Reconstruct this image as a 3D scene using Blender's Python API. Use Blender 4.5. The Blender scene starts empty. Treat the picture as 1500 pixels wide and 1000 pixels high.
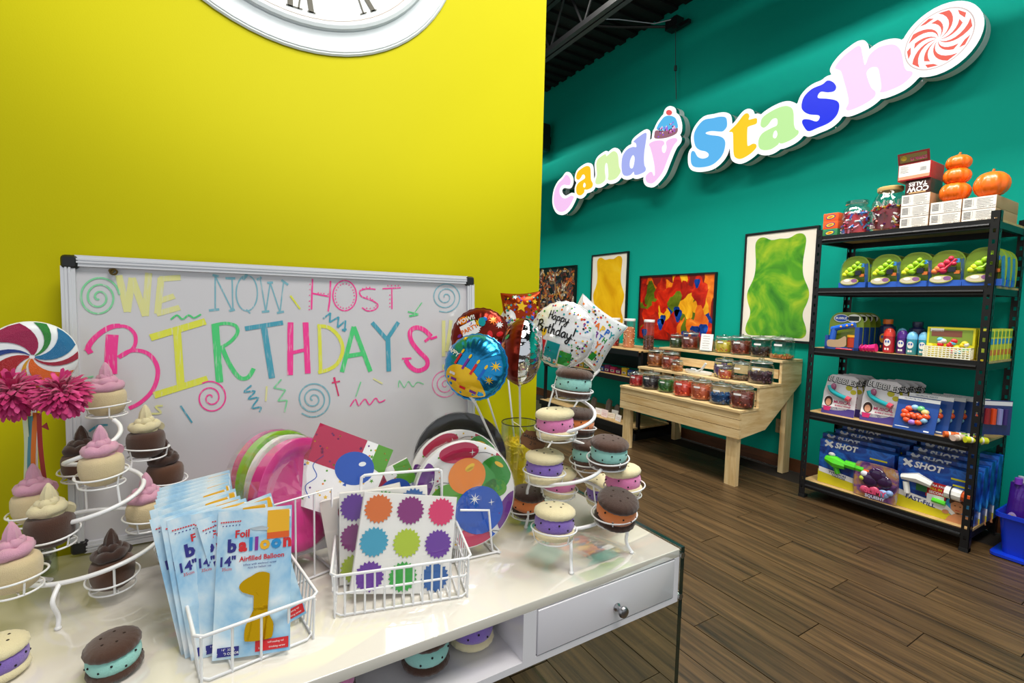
import bpy, bmesh, math, random
import numpy as np
from mathutils import Matrix, Vector
random.seed(7)
S = bpy.context.scene
COL = S.collection
R = math.radians
PI = math.pi

# ---------------------------------------------------------------- camera
H = 1.29
FPX = 707.33
_y, _p, _r = R(31.226), R(4.37), R(1.278)
FW = Vector((math.sin(_y)*math.cos(_p), math.cos(_y)*math.cos(_p), -math.sin(_p)))
_rt = Vector((math.cos(_y), -math.sin(_y), 0)); _up = _rt.cross(FW)
RT = _rt*math.cos(_r) + _up*math.sin(_r); UP = -_rt*math.sin(_r) + _up*math.cos(_r)
CAM = Vector((0, 0, H))
cd = bpy.data.cameras.new('camera'); cam = bpy.data.objects.new('camera', cd); COL.objects.link(cam)
cd.sensor_width = 36; cd.lens = FPX/1500*36; cd.clip_start = .02; cd.clip_end = 60
cam.matrix_world = Matrix(((RT.x, UP.x, -FW.x, 0), (RT.y, UP.y, -FW.y, 0), (RT.z, UP.z, -FW.z, H), (0, 0, 0, 1)))
S.camera = cam

def ray(x, y): return FW + RT*((x-750)/FPX) + UP*((500-y)/FPX)
def at(x, y, X=None, Y=None, Z=None):
    """where the line of sight through a pixel meets a real plane of the room"""
    d = ray(x, y)
    t = (X/d.x) if X is not None else (Y/d.y) if Y is not None else ((Z-H)/d.z)
    return CAM + d*t
def dep(x, y, d): return CAM + ray(x, y)*d

# ---------------------------------------------------------------- light and exposure
S.view_settings.view_transform = 'Standard'; S.view_settings.look = 'None'
S.view_settings.exposure = 0.0; S.view_settings.gamma = 1.0; S.view_settings.use_curve_mapping = False
w = bpy.data.worlds.new('daylight'); S.world = w; w.use_nodes = True
w.node_tree.nodes['Background'].inputs[0].default_value = (.93, .97, 1, 1)
w.node_tree.nodes['Background'].inputs[1].default_value = .68
def area(name, loc, target, sx, sy, power, col=(1, 1, 1), spread=180):
    l = bpy.data.lights.new(name, 'AREA'); l.shape = 'RECTANGLE'; l.size = sx; l.size_y = sy
    l.energy = power; l.color = col; l.spread = R(spread)
    o = bpy.data.objects.new(name, l); COL.objects.link(o); o.location = loc
    o.rotation_euler = (Vector(target)-Vector(loc)).to_track_quat('-Z', 'Y').to_euler()
    return o
def spot(name, loc, target, power, angle, blend=.5, col=(1, 1, 1), rad=.06):
    l = bpy.data.lights.new(name, 'SPOT'); l.energy = power; l.spot_size = R(angle); l.spot_blend = blend
    l.color = col; l.shadow_soft_size = rad
    o = bpy.data.objects.new(name, l); COL.objects.link(o); o.location = loc
    o.rotation_euler = (Vector(target)-Vector(loc)).to_track_quat('-Z', 'Y').to_euler()
    return o
area('ceiling_fill_light', (0.6, -0.4, 4.0), (0.6, -0.4, 0), 1.2, 1.2, 80, (1, .96, .90))
area('ceiling_fill_light', (2.2, 2.2, 4.0), (2.2, 2.2, 0), .6, 2.4, 85, (1, .97, .90))  # added to brighten the stand and teal wall, no fixture there
area('ceiling_fill_light', (2.3, 0.2, 4.0), (2.6, 0.6, 0), .6, 1.2, 34, (1, .97, .90))  # added to brighten the rack side, no fixture there
area('unseen_strip_light', (2.62, 1.2, 3.86), (3.95, 1.2, 2.3), 3.4, .05, 125, (1, .97, .93))  # unseen strip, set up to light the teal wall below a level edge
area('unseen_strip_light', (2.62, 6.0, 3.86), (3.95, 6.0, 2.3), 2.4, .05, 92, (1, .97, .93))  # second strip, added out of view to light the far stretch of wall
spot('track_spot_light', (0.60, -1.2, 3.05), (0.45, 1.44, 2.78), 200, 56, .5, (1, .98, .92), .10)

# ---------------------------------------------------------------- materials
def lin(h):
    h = h.lstrip('#'); c = [int(h[i:i+2], 16)/255 for i in (0, 2, 4)]
    return tuple(((x+.055)/1.055)**2.4 if x > .04045 else x/12.92 for x in c) + (1,)
_mats = {}
def M(col, r=.5, m=0., e=0., tr=0., coat=0., bump=0., bs=60., sheen=0., var=0., name=None, vs=8.):
    key = (col, r, m, e, tr, coat, bump, bs, sheen, var, vs)
    if key in _mats: return _mats[key]
    mt = bpy.data.materials.new(name or 'm_'+col.strip('#')); mt.use_nodes = True
    nt = mt.node_tree; b = nt.nodes['Principled BSDF']; c = lin(col)
    b.inputs['Base Color'].default_value = c; b.inputs['Roughness'].default_value = r
    b.inputs['Metallic'].default_value = m; b.inputs['Transmission Weight'].default_value = tr
    b.inputs['Coat Weight'].default_value = coat; b.inputs['Coat Roughness'].default_value = .08
    if sheen: b.inputs['Sheen Weight'].default_value = sheen
    if e: b.inputs['Emission Color'].default_value = c; b.inputs['Emission Strength'].default_value = e
    if bump or var:
        tc = nt.nodes.new('ShaderNodeTexCoord')
        n = nt.nodes.new('ShaderNodeTexNoise'); n.inputs['Scale'].default_value = bs; n.inputs['Detail'].default_value = 3
        nt.links.new(tc.outputs['Object'], n.inputs['Vector'])
        if bump:
            bp = nt.nodes.new('ShaderNodeBump'); bp.inputs['Strength'].default_value = bump; bp.inputs['Distance'].default_value = .004
            nt.links.new(n.outputs['Fac'], bp.inputs['Height']); nt.links.new(bp.outputs['Normal'], b.inputs['Normal'])
        if var:
            n2 = nt.nodes.new('ShaderNodeTexNoise'); n2.inputs['Scale'].default_value = vs; n2.inputs['Detail'].default_value = 4
            nt.links.new(tc.outputs['Object'], n2.inputs['Vector'])
            mx = nt.nodes.new('ShaderNodeMix'); mx.data_type = 'RGBA'
            mx.inputs[6].default_value = tuple(v*(1-var) for v in c[:3])+(1,); mx.inputs[7].default_value = tuple(min(1, v*(1+var)) for v in c[:3])+(1,)
            nt.links.new(n2.outputs['Fac'], mx.inputs[0]); nt.links.new(mx.outputs[2], b.inputs['Base Color'])
    if name and name.endswith('_paint'): b.inputs['Specular IOR Level'].default_value = .15
    _mats[key] = mt
    return mt
def wood(name, c1, c2, axis=0, stretch=14., scale=2.2, r=.45, rnd=0., bump=.15):
    mt = bpy.data.materials.new(name); mt.use_nodes = True; nt = mt.node_tree; b = nt.nodes['Principled BSDF']
    tc = nt.nodes.new('ShaderNodeTexCoord'); mp = nt.nodes.new('ShaderNodeMapping')
    sc = [stretch]*3; sc[axis] = 1.; mp.inputs['Scale'].default_value = sc
    nt.links.new(tc.outputs['Object'], mp.inputs['Vector'])
    oi = nt.nodes.new('ShaderNodeObjectInfo')
    n = nt.nodes.new('ShaderNodeTexNoise'); n.noise_dimensions = '4D'; n.inputs['Scale'].default_value = scale
    n.inputs['Detail'].default_value = 6; n.inputs['Roughness'].default_value = .65; n.inputs['Distortion'].default_value = .4
    ml = nt.nodes.new('ShaderNodeMath'); ml.operation = 'MULTIPLY'; ml.inputs[1].default_value = 37.
    nt.links.new(oi.outputs['Random'], ml.inputs[0]); nt.links.new(ml.outputs[0], n.inputs['W'])
    nt.links.new(mp.outputs['Vector'], n.inputs['Vector'])
    cr = nt.nodes.new('ShaderNodeValToRGB'); cr.color_ramp.elements[0].position = .32; cr.color_ramp.elements[1].position = .70
    cr.color_ramp.elements[0].color = lin(c1); cr.color_ramp.elements[1].color = lin(c2)
    nt.links.new(n.outputs['Fac'], cr.inputs['Fac'])
    hs = nt.nodes.new('ShaderNodeHueSaturation')
    mr = nt.nodes.new('ShaderNodeMapRange'); mr.inputs['To Min'].default_value = 1-rnd; mr.inputs['To Max'].default_value = 1+rnd
    nt.links.new(oi.outputs['Random'], mr.inputs['Value']); nt.links.new(mr.outputs['Result'], hs.inputs['Value'])
    nt.links.new(cr.outputs['Color'], hs.inputs['Color']); nt.links.new(hs.outputs['Color'], b.inputs['Base Color'])
    bp = nt.nodes.new('ShaderNodeBump'); bp.inputs['Strength'].default_value = bump; bp.inputs['Distance'].default_value = .003
    nt.links.new(n.outputs['Fac'], bp.inputs['Height']); nt.links.new(bp.outputs['Normal'], b.inputs['Normal'])
    b.inputs['Roughness'].default_value = r
    return mt
def clear(name, tint='#ffffff', gloss=.10, rough=.04):
    """thin clear plastic or glass: what is behind shows through, with a Fresnel sheen"""
    mt = bpy.data.materials.new(name); mt.use_nodes = True; nt = mt.node_tree; nt.nodes.clear()
    out = nt.nodes.new('ShaderNodeOutputMaterial'); mx = nt.nodes.new('ShaderNodeMixShader')
    t = nt.nodes.new('ShaderNodeBsdfTransparent'); t.inputs[0].default_value = lin(tint)
    g = nt.nodes.new('ShaderNodeBsdfGlossy'); g.inputs['Roughness'].default_value = rough
    lw = nt.nodes.new('ShaderNodeLayerWeight'); lw.inputs['Blend'].default_value = .35
    mr = nt.nodes.new('ShaderNodeMapRange'); mr.inputs['To Min'].default_value = gloss*.5; mr.inputs['To Max'].default_value = min(1, gloss*5)
    nt.links.new(lw.outputs['Facing'], mr.inputs['Value']); nt.links.new(mr.outputs['Result'], mx.inputs[0])
    nt.links.new(t.outputs[0], mx.inputs[1]); nt.links.new(g.outputs[0], mx.inputs[2]); nt.links.new(mx.outputs[0], out.inputs[0])
    return mt
CLEAR = clear('clear_plastic', '#f2f6f4'); GLASSG = clear('green_glass', '#f0f6f2', .07); WRAP = clear('shrink_wrap', '#ffffff', .11, .07)
WIRE = M('#f4f4f6', .35, coat=.4, name='white_wire'); BLACK = M('#141416', .4, name='black_metal')

# ---------------------------------------------------------------- geometry helpers
class MB:
    def __init__(s): s.v = []; s.f = []; s.m = []; s.T = Matrix(); s.mi = 0
    def pt(s, p): s.v.append(tuple(s.T @ Vector(p))); return len(s.v)-1
    def face(s, idx, mi=None): s.f.append(tuple(idx)); s.m.append(s.mi if mi is None else mi)
    def poly(s, pts, mi=None): s.face([s.pt(p) for p in pts], mi)
    def box(s, x0, y0, z0, x1, y1, z1, mi=None):
        i = [s.pt((x, y, z)) for z in (z0, z1) for x, y in ((x0, y0), (x1, y0), (x1, y1), (x0, y1))]
        for q in ((3, 2, 1, 0), (4, 5, 6, 7), (0, 1, 5, 4), (1, 2, 6, 5), (2, 3, 7, 6), (3, 0, 4, 7)): s.face([i[k] for k in q], mi)
    def cbox(s, c, d, mi=None): s.box(c[0]-d[0]/2, c[1]-d[1]/2, c[2]-d[2]/2, c[0]+d[0]/2, c[1]+d[1]/2, c[2]+d[2]/2, mi)
    def rings(s, rings, closed=True, caps=True, mi=None, loop=False):
        ids = [[s.pt(p) for p in r] for r in rings]; n = len(ids[0])
        m = len(ids)
        for a in range(m if loop else m-1):
            A, B = ids[a], ids[(a+1) % m]
            for k in range(n if closed else n-1):
                s.face((A[k], A[(k+1) % n], B[(k+1) % n], B[k]), mi)
        if caps and not loop:
            s.face(ids[0][::-1], mi); s.face(ids[-1], mi)
    def lathe(s, prof, n=24, mi=None, sx=1, sy=1, ripple=0, rn=0, caps=True):
        rr = []
        for r, z in prof:
            rr.append([((r*(1+ripple*math.cos(rn*2*PI*k/n)))*math.cos(2*PI*k/n)*sx, (r*(1+ripple*math.cos(rn*2*PI*k/n)))*math.sin(2*PI*k/n)*sy, z) for k in range(n)])
        s.rings(rr, True, caps, mi)
    def cyl(s, a, b, r, n=12, mi=None, r2=None): s.tube([a, b], r, n, mi, r2=r2)
    def tube(s, pts, r, n=8, mi=None, loop=False, r2=None, rad=None):
        P = [Vector(p) for p in pts]; m = len(P); rr = []
        prev = None
        for i in range(m):
            if loop: t = P[(i+1) % m]-P[(i-1) % m]
            else: t = P[min(i+1, m-1)]-P[max(i-1, 0)]
            t.normalize()
            if prev is None:
                u = t.orthogonal().normalized() if abs(t.z) > .9 else Vector((0, 0, 1)).cross(t).normalized()
            else:
                u = prev-t*prev.dot(t)
                u = u.normalized() if u.length > 1e-6 else t.orthogonal().normalized()
            prev = u; v = t.cross(u)
            q = rad[i] if rad else (r if r2 is None else r+(r2-r)*i/(m-1))
            rr.append([P[i]+(u*math.cos(2*PI*k/n)+v*math.sin(2*PI*k/n))*q for k in range(n)])
        s.rings(rr, True, True, mi, loop)
    def ring(s, c, R_, r, n=28, k=6, tilt=None, mi=None):
        c = Vector(c); Mx = tilt or Matrix()
        s.tube([c+(Mx @ Vector((R_*math.cos(2*PI*i/n), R_*math.sin(2*PI*i/n), 0))) for i in range(n)], r, k, mi, loop=True)
    def prism(s, pts, z0, z1, mi=None, side=None):
        a = [s.pt((x, y, z0)) for x, y in pts]; b = [s.pt((x, y, z1)) for x, y in pts]; n = len(pts)
        s.face(a[::-1], mi); s.face(b, mi)
        for k in range(n): s.face((a[k], a[(k+1) % n], b[(k+1) % n], b[k]), side if side is not None else mi)
    def ball(s, c, rx, ry=None, rz=None, n=12, m=8, mi=None):
        ry = ry or rx; rz = rz or rx
        s.rings([[(c[0]+rx*math.sin(PI*a/m)*math.cos(2*PI*k/n), c[1]+ry*math.sin(PI*a/m)*math.sin(2*PI*k/n), c[2]-rz*math.cos(PI*a/m)) for k in range(n)] for a in ([.15]+list(range(1, m))+[m-.15])], True, True, mi)
    def build(s, name, mats, parent=None, smooth=True, ang=35, loc=None, kind=None):
        me = bpy.data.meshes.new(name); me.from_pydata(s.v, [], s.f)
        if not isinstance(mats, (list, tuple)): mats = [mats]
        for m in mats: me.materials.append(m)
        me.polygons.foreach_set('material_index', s.m)
        if smooth:
            me.polygons.foreach_set('use_smooth', [True]*len(s.f)); me.set_sharp_from_angle(angle=R(ang))
        me.update()
        o = bpy.data.objects.new(name, me); COL.objects.link(o)
        if parent: o.parent = parent
        if loc is not None: o.location = loc
        if kind: o['kind'] = kind
        return o
def thing(name, label, cat, loc=(0, 0, 0), rz=0, group=None, rot=None, sc=1):
    o = bpy.data.objects.new(name, None); COL.objects.link(o); o.empty_display_size = .02
    o.location = loc; o.rotation_euler = rot or (0, 0, rz); o.scale = (sc, sc, sc) if not isinstance(sc, (tuple, list)) else sc
    o['label'] = label; o['category'] = cat
    if group: o['group'] = group
    return o
def tag(o, label, cat, group=None):
    o['label'] = label; o['category'] = cat
    if group: o['group'] = group
    return o
def struct(o): o['kind'] = 'structure'; return o
def dup(root, loc, rz=None, label=None, rot=None, sc=None, recolor=None):
    r = root.copy(); COL.objects.link(r); r.location = loc
    if rz is not None: r.rotation_euler = (0, 0, rz)
    if rot is not None: r.rotation_euler = rot
    if sc is not None: r.scale = (sc, sc, sc)
    if label: r['label'] = label
    for ch in root.children:
        c = ch.copy(); COL.objects.link(c); c.parent = r
        for g in ch.children:
            d = g.copy(); COL.objects.link(d); d.parent = c
    return r
def remat(root, mp):
    """copies get their own colours: swap materials by object slots"""
    for o in [root]+list(root.children_recursive):
        if o.type == 'MESH':
            for i, sl in enumerate(o.material_slots):
                if sl.material and sl.material.name in mp:
                    nm = mp[sl.material.name]; sl.link = 'OBJECT'; sl.material = nm
def spl(pts, n=6, closed=False):
    """Catmull-Rom through points of any dimension"""
    P = [np.array(p, float) for p in pts]; m = len(P); out = []
    for i in range(m if closed else m-1):
        if closed: a, b, c, d = P[(i-1) % m], P[i], P[(i+1) % m], P[(i+2) % m]
        else: a, b, c, d = P[max(i-1, 0)], P[i], P[i+1], P[min(i+2, m-1)]
        for k in range(n):
            t = k/n
            out.append(tuple(.5*((2*b)+(-a+c)*t+(2*a-5*b+4*c-d)*t*t+(-a+3*b-3*c+d)*t**3)))
    if not closed: out.append(tuple(P[-1]))
    return out
_txt = {}
def text_geo(s, size=1., align='CENTER', bold=0., shear=0.):
    k = (s, align, bold, shear)
    if k not in _txt:
        c = bpy.data.curves.new('t', 'FONT'); c.body = s; c.size = 1; c.align_x = align; c.align_y = 'CENTER'; c.resolution_u = 2
        c.offset = bold; c.shear = shear
        o = bpy.data.objects.new('t', c); COL.objects.link(o)
        dg = bpy.context.evaluated_depsgraph_get(); me = bpy.data.meshes.new_from_object(o.evaluated_get(dg))
        _txt[k] = ([(v.co.x, v.co.y) for v in me.vertices], [tuple(p.vertices) for p in me.polygons])
        bpy.data.objects.remove(o); bpy.data.curves.remove(c); bpy.data.meshes.remove(me)
    v, f = _txt[k]
    return [(x*size, y*size) for x, y in v], f
class Decal:
    """flat print laid on a surface: S(u, v) gives the point, shapes are drawn in u, v"""
    def __init__(s, mb, surf): s.mb = mb; s.S = surf
    def fan(s, pts, mi, c=None, rings=1):
        if c is None: c = (sum(p[0] for p in pts)/len(pts), sum(p[1] for p in pts)/len(pts))
        ci = s.mb.pt(s.S(*c)); prev = None; n = len(pts)
        for q in range(1, rings+1):
            t = q/rings; cur = [s.mb.pt(s.S(c[0]+(p[0]-c[0])*t, c[1]+(p[1]-c[1])*t)) for p in pts]
            for k in range(n):
                if prev is None: s.mb.face((ci, cur[k], cur[(k+1) % n]), mi)
                else: s.mb.face((prev[k], cur[k], cur[(k+1) % n], prev[(k+1) % n]), mi)
            prev = cur
    def ell(s, cx, cy, rx, ry, mi, a=0, n=14, rings=1, jag=0):
        p = []
        for k in range(n):
            q = 1+(jag if k % 2 else 0); x, y = rx*q*math.cos(2*PI*k/n), ry*q*math.sin(2*PI*k/n)
            p.append((cx+x*math.cos(a)-y*math.sin(a), cy+x*math.sin(a)+y*math.cos(a)))
        s.fan(p, mi, (cx, cy), rings)
    def star(s, cx, cy, r, mi, a=0, n=5, q=.45):
        s.fan([(cx+r*(1 if k % 2 == 0 else q)*math.sin(a+PI*k/n), cy+r*(1 if k % 2 == 0 else q)*math.cos(a+PI*k/n)) for k in range(2*n)], mi, (cx, cy))
    def rect(s, x0, y0, x1, y1, mi, nx=1, ny=1, a=0):
        cx, cy = (x0+x1)/2, (y0+y1)/2
        def f(x, y):
            x -= cx; y -= cy
            return s.S(cx+x*math.cos(a)-y*math.sin(a), cy+x*math.sin(a)+y*math.cos(a))
        g = [[s.mb.pt(f(x0+(x1-x0)*i/nx, y0+(y1-y0)*j/ny)) for i in range(nx+1)] for j in range(ny+1)]
        for j in range(ny):
            for i in range(nx): s.mb.face((g[j][i], g[j][i+1], g[j+1][i+1], g[j+1][i]), mi)
    def text(s, t, cx, cy, size, mi, a=0, align='CENTER', bold=0., sx=1., shear=0.):
        v, f = text_geo(t, size, align, bold, shear)
        ids = [s.mb.pt(s.S(cx+x*sx*math.cos(a)-y*math.sin(a), cy+x*sx*math.sin(a)+y*math.cos(a))) for x, y in v]
        for q in f: s.mb.face([ids[i] for i in q], mi)
    def stroke(s, pts, w, mi, n=5, smooth=True, taper=False):
        P = spl(pts, n) if smooth else pts
        L = []; m = len(P)
        for i, p in enumerate(P):
            a, b = P[max(i-1, 0)], P[min(i+1, m-1)]
            dx, dy = b[0]-a[0], b[1]-a[1]; l = math.hypot(dx, dy) or 1
            q = w/2*(math.sin(PI*(i+.6)/(m+.2))**.5 if taper else 1)
            L.append((s.mb.pt(s.S(p[0]-dy/l*q, p[1]+dx/l*q)), s.mb.pt(s.S(p[0]+dy/l*q, p[1]-dx/l*q))))
        for i in range(m-1): s.mb.face((L[i][0], L[i][1], L[i+1][1], L[i+1][0]), mi)
def plane(T, o=0.): return lambda u, v: T @ Vector((u, v, o))
def rbox(mb, x0, y0, z0, x1, y1, z1, r=.004, mi=None, n=3):
    """box with rounded vertical edges and softened top and bottom"""
    pts = []
    for cx, cy, a0 in ((x1-r, y1-r, 0), (x0+r, y1-r, 90), (x0+r, y0+r, 180), (x1-r, y0+r, 270)):
        for k in range(n+1): a = R(a0+90*k/n); pts.append((cx, cy, math.cos(a), math.sin(a)))
    h = min(r, (z1-z0)/2*.9)
    mb.rings([[(x+c*q, y+s_*q, z) for x, y, c, s_ in pts] for z, q in ((z0, r*.4), (z0+h*.5, r*.86), (z0+h, r), (z1-h, r), (z1-h*.5, r*.86), (z1, r*.4))], True, True, mi)
def frame_of(p00, p10, p01):
    """matrix whose x runs p00->p10, y towards p01, origin p00"""
    p00, p10, p01 = Vector(p00), Vector(p10), Vector(p01)
    x = (p10-p00).normalized(); z = x.cross(p01-p00).normalized(); y = z.cross(x)
    return Matrix(((x.x, y.x, z.x, p00.x), (x.y, y.y, z.y, p00.y), (x.z, y.z, z.z, p00.z), (0, 0, 0, 1)))

# ---------------------------------------------------------------- room
XT, YW, ZC = 3.95, 1.44, 4.27
FLOORW = wood('wood_look_tile', '#261c10', '#6a5031', axis=1, stretch=22, scale=1.9, r=.40, rnd=.20, bump=.1)
mb = MB(); mb.box(-3, -3, -.06, XT, 8, -.006); fl = struct(mb.build('floor', M('#231a12', .8, name='grout')))
PW, PL = .158, .94
pmesh = None; npl = 0
for i in range(29):
    x0 = -.9+i*PW
    if x0 > XT-.02: break
    off = (i*0.37 % 1)*PL
    for j in range(-3, 10):
        y0 = -.6+off+j*PL
        y1 = y0+PL
        if y1 < -.6 or y0 > 7.2: continue
        c = Vector((x0+PW/2, (y0+y1)/2, 0))
        k = (c-CAM).dot(FW)
        if k < .2: continue
        px = 750+FPX*(c-CAM).dot(RT)/k
        if px < 600 or px > 2100 or (y0 > 1.5 and c.x < .68*y0-1.7): continue
        if pmesh is None:
            b_ = MB(); b_.box(-PW/2+.0018, -PL/2+.0018, -.006, PW/2-.0018, PL/2-.0018, 0); po = b_.build('plank', FLOORW, fl, smooth=False); pmesh = po.data
        else:
            po = bpy.data.objects.new('plank', pmesh); COL.objects.link(po); po.parent = fl

        po.location = (c.x, c.y, random.uniform(-.0008, .0008)); npl += 1
# wooden floor left over outside the countable planks, same material, joined
b_ = MB()
b_.box(-3, -3, -.006, -.95, 8, -.001); struct(b_.build('floor', FLOORW, smooth=False))
mb = MB(); mb.box(XT, -3, 0, XT+.1, 8, ZC+.2)
TEAL = M('#009b88', .75, bump=.05, bs=300, var=.04, name='teal_paint', vs=3)
struct(mb.build('wall_right', TEAL, smooth=False))
mb = MB(); mb.box(-3, YW, 0, .981, YW+.12, ZC+.2)
YEL = M('#c8bf00', .6, bump=.05, bs=300, var=.03, name='lime_paint', vs=3)
struct(mb.build('wall_left', YEL, smooth=False))
mb = MB(); mb.box(-3, 8, 0, XT, 8.1, ZC+.2); struct(mb.build('wall_back', TEAL, smooth=False))
ceil_ = MB(); ceil_.box(-3, -3, ZC, XT+.1, 8.1, ZC+.1)
for k in range(60): ceil_.box(-3, -3+k*.18, ZC-.03, XT, -3+k*.18+.09, ZC)
struct(ceil_.build('ceiling', M('#0b0b0c', .8, name='black_deck'), smooth=False))
mb = MB(); mb.box(XT-.018, -3, 0, XT, 8, .10); struct(mb.build('baseboard_right', wood('brown_base', '#4a2a16', '#6d4122', 1), smooth=False))
mb = MB(); mb.box(-.95, YW-.012, 0, .981, YW, .10); struct(mb.build('baseboard_left', M('#3b2616', .5), smooth=False))
# open-web steel joists under the black deck
JM = M('#2a2a2c', .5, name='joist_steel')
def joist(x, y0, y1):
    b = MB()
    for z in (3.72, 4.2):
        for dx in (-.03, .03): b.cbox((x+dx, (y0+y1)/2, z), (.045, y1-y0, .045))
    o = struct(b.build('trim_1', JM, smooth=False))
    n = int((y1-y0)/.5)
    for k in range(n):
        q = MB(); a = y0+k*.5
        q.cyl((x, a, 3.74), (x, a+.25, 4.19), .011, 6); q.cyl((x, a+.25, 4.19), (x, a+.5, 3.74), .011, 6)
        q.build('web_rod', JM, o)
joist(2.78, -1, 8); joist(1.3, 1.6, 8)
# unseen housings added to cut the wall light off above a level line
for i, (a, b) in enumerate(((-.6, 3.0), (4.7, 7.3))):
    q = MB(); q.box(2.5, a, 3.93, 2.84, b, 3.95); q.box(2.5, a, 3.76, 2.52, b, 3.93); q.box(2.80, a, 3.775, 2.82, b, 3.93)
    for e in (a, b-.02): q.box(2.5, e, 3.76, 2.84, e+.02, 3.93)
    t = thing('light_cutoff_housing', ('near', 'far')[i]+' unseen black housing added to cut off the wall light', 'light blocker')
    q.build('housing', BLACK, t, smooth=False)
    for yy in (a+.4, b-.4): q = MB(); q.cyl((2.67, yy, 3.95), (2.67, yy, 4.27), .008, 6); q.build('hanger', BLACK, t)

# ---------------------------------------------------------------- clock on the yellow wall
CW = M('#cfd6da', .5, bump=.06, bs=40, name='white_distressed'); CB = M('#5a564a', .6)
t = thing('wall_clock', 'large round white clock with Roman numerals high on the yellow wall', 'clock', (.196, YW, 2.405), rot=(R(90), 0, 0))
q = MB(); q.lathe([(.30, 0), (.452, 0), (.458, .005), (.454, .009), (.43, .008), (.41, .004), (.40, .006), (.392, .010), (.38, .010), (.378, .002)], 72, caps=False); q.build('frame', CW, t)
q = MB(); q.ring((0, 0, .010), .386, .011, 72, 8); q.build('inner_bead', CW, t)
q = MB(); q.ring((0, 0, .0075), .447, .004, 72, 6); q.build('outer_bead', CW, t)
q = MB(); q.lathe([(.378, .004), (.378, .0075)], 72); face = q.build('dial', M('#dfe3e4', .45), t)
q = MB(); q.ring((0, 0, .0076), .370, .0012, 72, 4); q.build('minute_ring', M('#c9b9b0', .5), t)
for k, s_ in enumerate(('XII', 'I', 'II', 'III', 'IIII', 'V', 'VI', 'VII', 'VIII', 'IX', 'X', 'XI')):
    a = -2*PI*k/12; q = MB(); d = Decal(q, plane(Matrix.Rotation(a, 4, 'Z') @ Matrix.Translation((0, .302, .0095))))
    x = 0; ws = {'I': .025, 'V': .046, 'X': .046}; tot = sum(ws[c] for c in s_); x = -tot/2
    for c in s_:
        w_ = ws[c]; cx = x+w_/2; x += w_
        if c == 'I':
            d.rect(cx-.0065, -.055, cx+.0065, .055, 0)
            for yy in (-.055, .052): d.rect(cx-.010, yy, cx+.010, yy+.003, 0)
        else:
            for sg in (-1, 1):
                a0, a1 = ((cx+sg*.016, .055), (cx, -.055)) if c == 'V' else ((cx+sg*.016, .055), (cx-sg*.016, -.055))
                d.stroke([a0, a1], .013 if sg < 0 else .004, 0, smooth=False)
            for yy in ((.052,) if c == 'V' else (.052, -.055)):
                for sg in (-1, 1): d.rect(cx+sg*.016-.010, yy, cx+sg*.016+.010, yy+.003, 0)
    q.build('numeral', CB, face)
for ln, wd, a in ((.20, .016, R(-55)), (.29, .011, R(60))):
    q = MB(); q.T = Matrix.Rotation(a, 4, 'Z'); q.box(-wd/2, -.04, .012, wd/2, ln, .014); q.build('hand', CB, t)

# ---------------------------------------------------------------- whiteboard, leaning on the wall behind the desk
B0 = Vector((-.288, 1.362, .724)); B1 = Vector((.693, 1.362, .724)); B2 = Vector((-.288, 1.392, 1.375))
BT = frame_of(B0, B1, B2); BWd = (B1-B0).length; BH = (B2-B0).length
wbn = (BT.to_3x3() @ Vector((0, 0, 1))).normalized()
t = thing('whiteboard', 'framed whiteboard with WE NOW HOST BIRTHDAYS lettered in marker, leaning on the yellow wall', 'whiteboard', B0)
ML = Matrix.Translation(-B0) @ BT
q = MB(); q.T = ML; q.box(.02, .02, -.012, BWd-.02, BH-.02, .0); panel = q.build('writing_panel', M('#d6d4d8', .16, coat=.5, var=.02, name='whiteboard_enamel'), t, smooth=False)
ALU = M('#dcdde2', .35, .15, name='pale_aluminium'); GRV = M('#9b9ca4', .4)
for nm, x0, y0, x1, y1 in (('rail', .024, 0, BWd-.024, .024), ('rail', .024, BH-.024, BWd-.024, BH), ('rail', 0, .024, .024, BH-.024), ('rail', BWd-.024, .024, BWd, BH-.024)):
    q = MB(); q.T = ML; q.box(x0, y0, -.014, x1, y1, .010)
    if x1-x0 > y1-y0:
        for f in (.3, .55): q.box(x0, y0+.024*f, .010, x1, y0+.024*f+.004, .0125)
    else:
        for f in (.3, .55): q.box(x0+.024*f, y0, .010, x0+.024*f+.004, y1, .0125)
    q.build(nm, ALU, t, smooth=False)
for x0, y0 in ((0, BH-.030), (BWd-.030, BH-.030), (0, 0), (BWd-.030, 0)):
    q = MB(); q.T = ML; rbox(q, x0, y0, -.015, x0+.030, y0+.030, .014, .008); q.build('corner_cap', BLACK, t)
q = MB(); q.T = ML; q.box(.10, .024, .0, BWd-.10, .028, .020); q.box(.10, .024, .017, BWd-.10, .032, .020); q.build('pen_tray', ALU, t, smooth=False)
def bp(x, y):
    d = ray(x, y); tt = (B0-CAM).dot(wbn)/d.dot(wbn); P = BT.inverted() @ (CAM+d*tt)
    return P.x, P.y
def w7(pts): return [bp(80+x/3.847, 360+y/3.847) for x, y in pts]
def w8(pts): return [bp(400+x/4.166, 380+y/4.166) for x, y in pts]
INK = dict({'pink': M('#ff3f9c', .35), 'pinkl': M('#fb6fb2', .35), 'yel': M('#e8ea4a', .35), 'yell': M('#e6e49a', .35), 'grn': M('#4fd67e', .35), 'grnl': M('#86d9a2', .35),
       'blu': M('#4aa5bd', .35), 'blul': M('#7fb9c8', .35), 'red': M('#e0336e', .35)})
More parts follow.
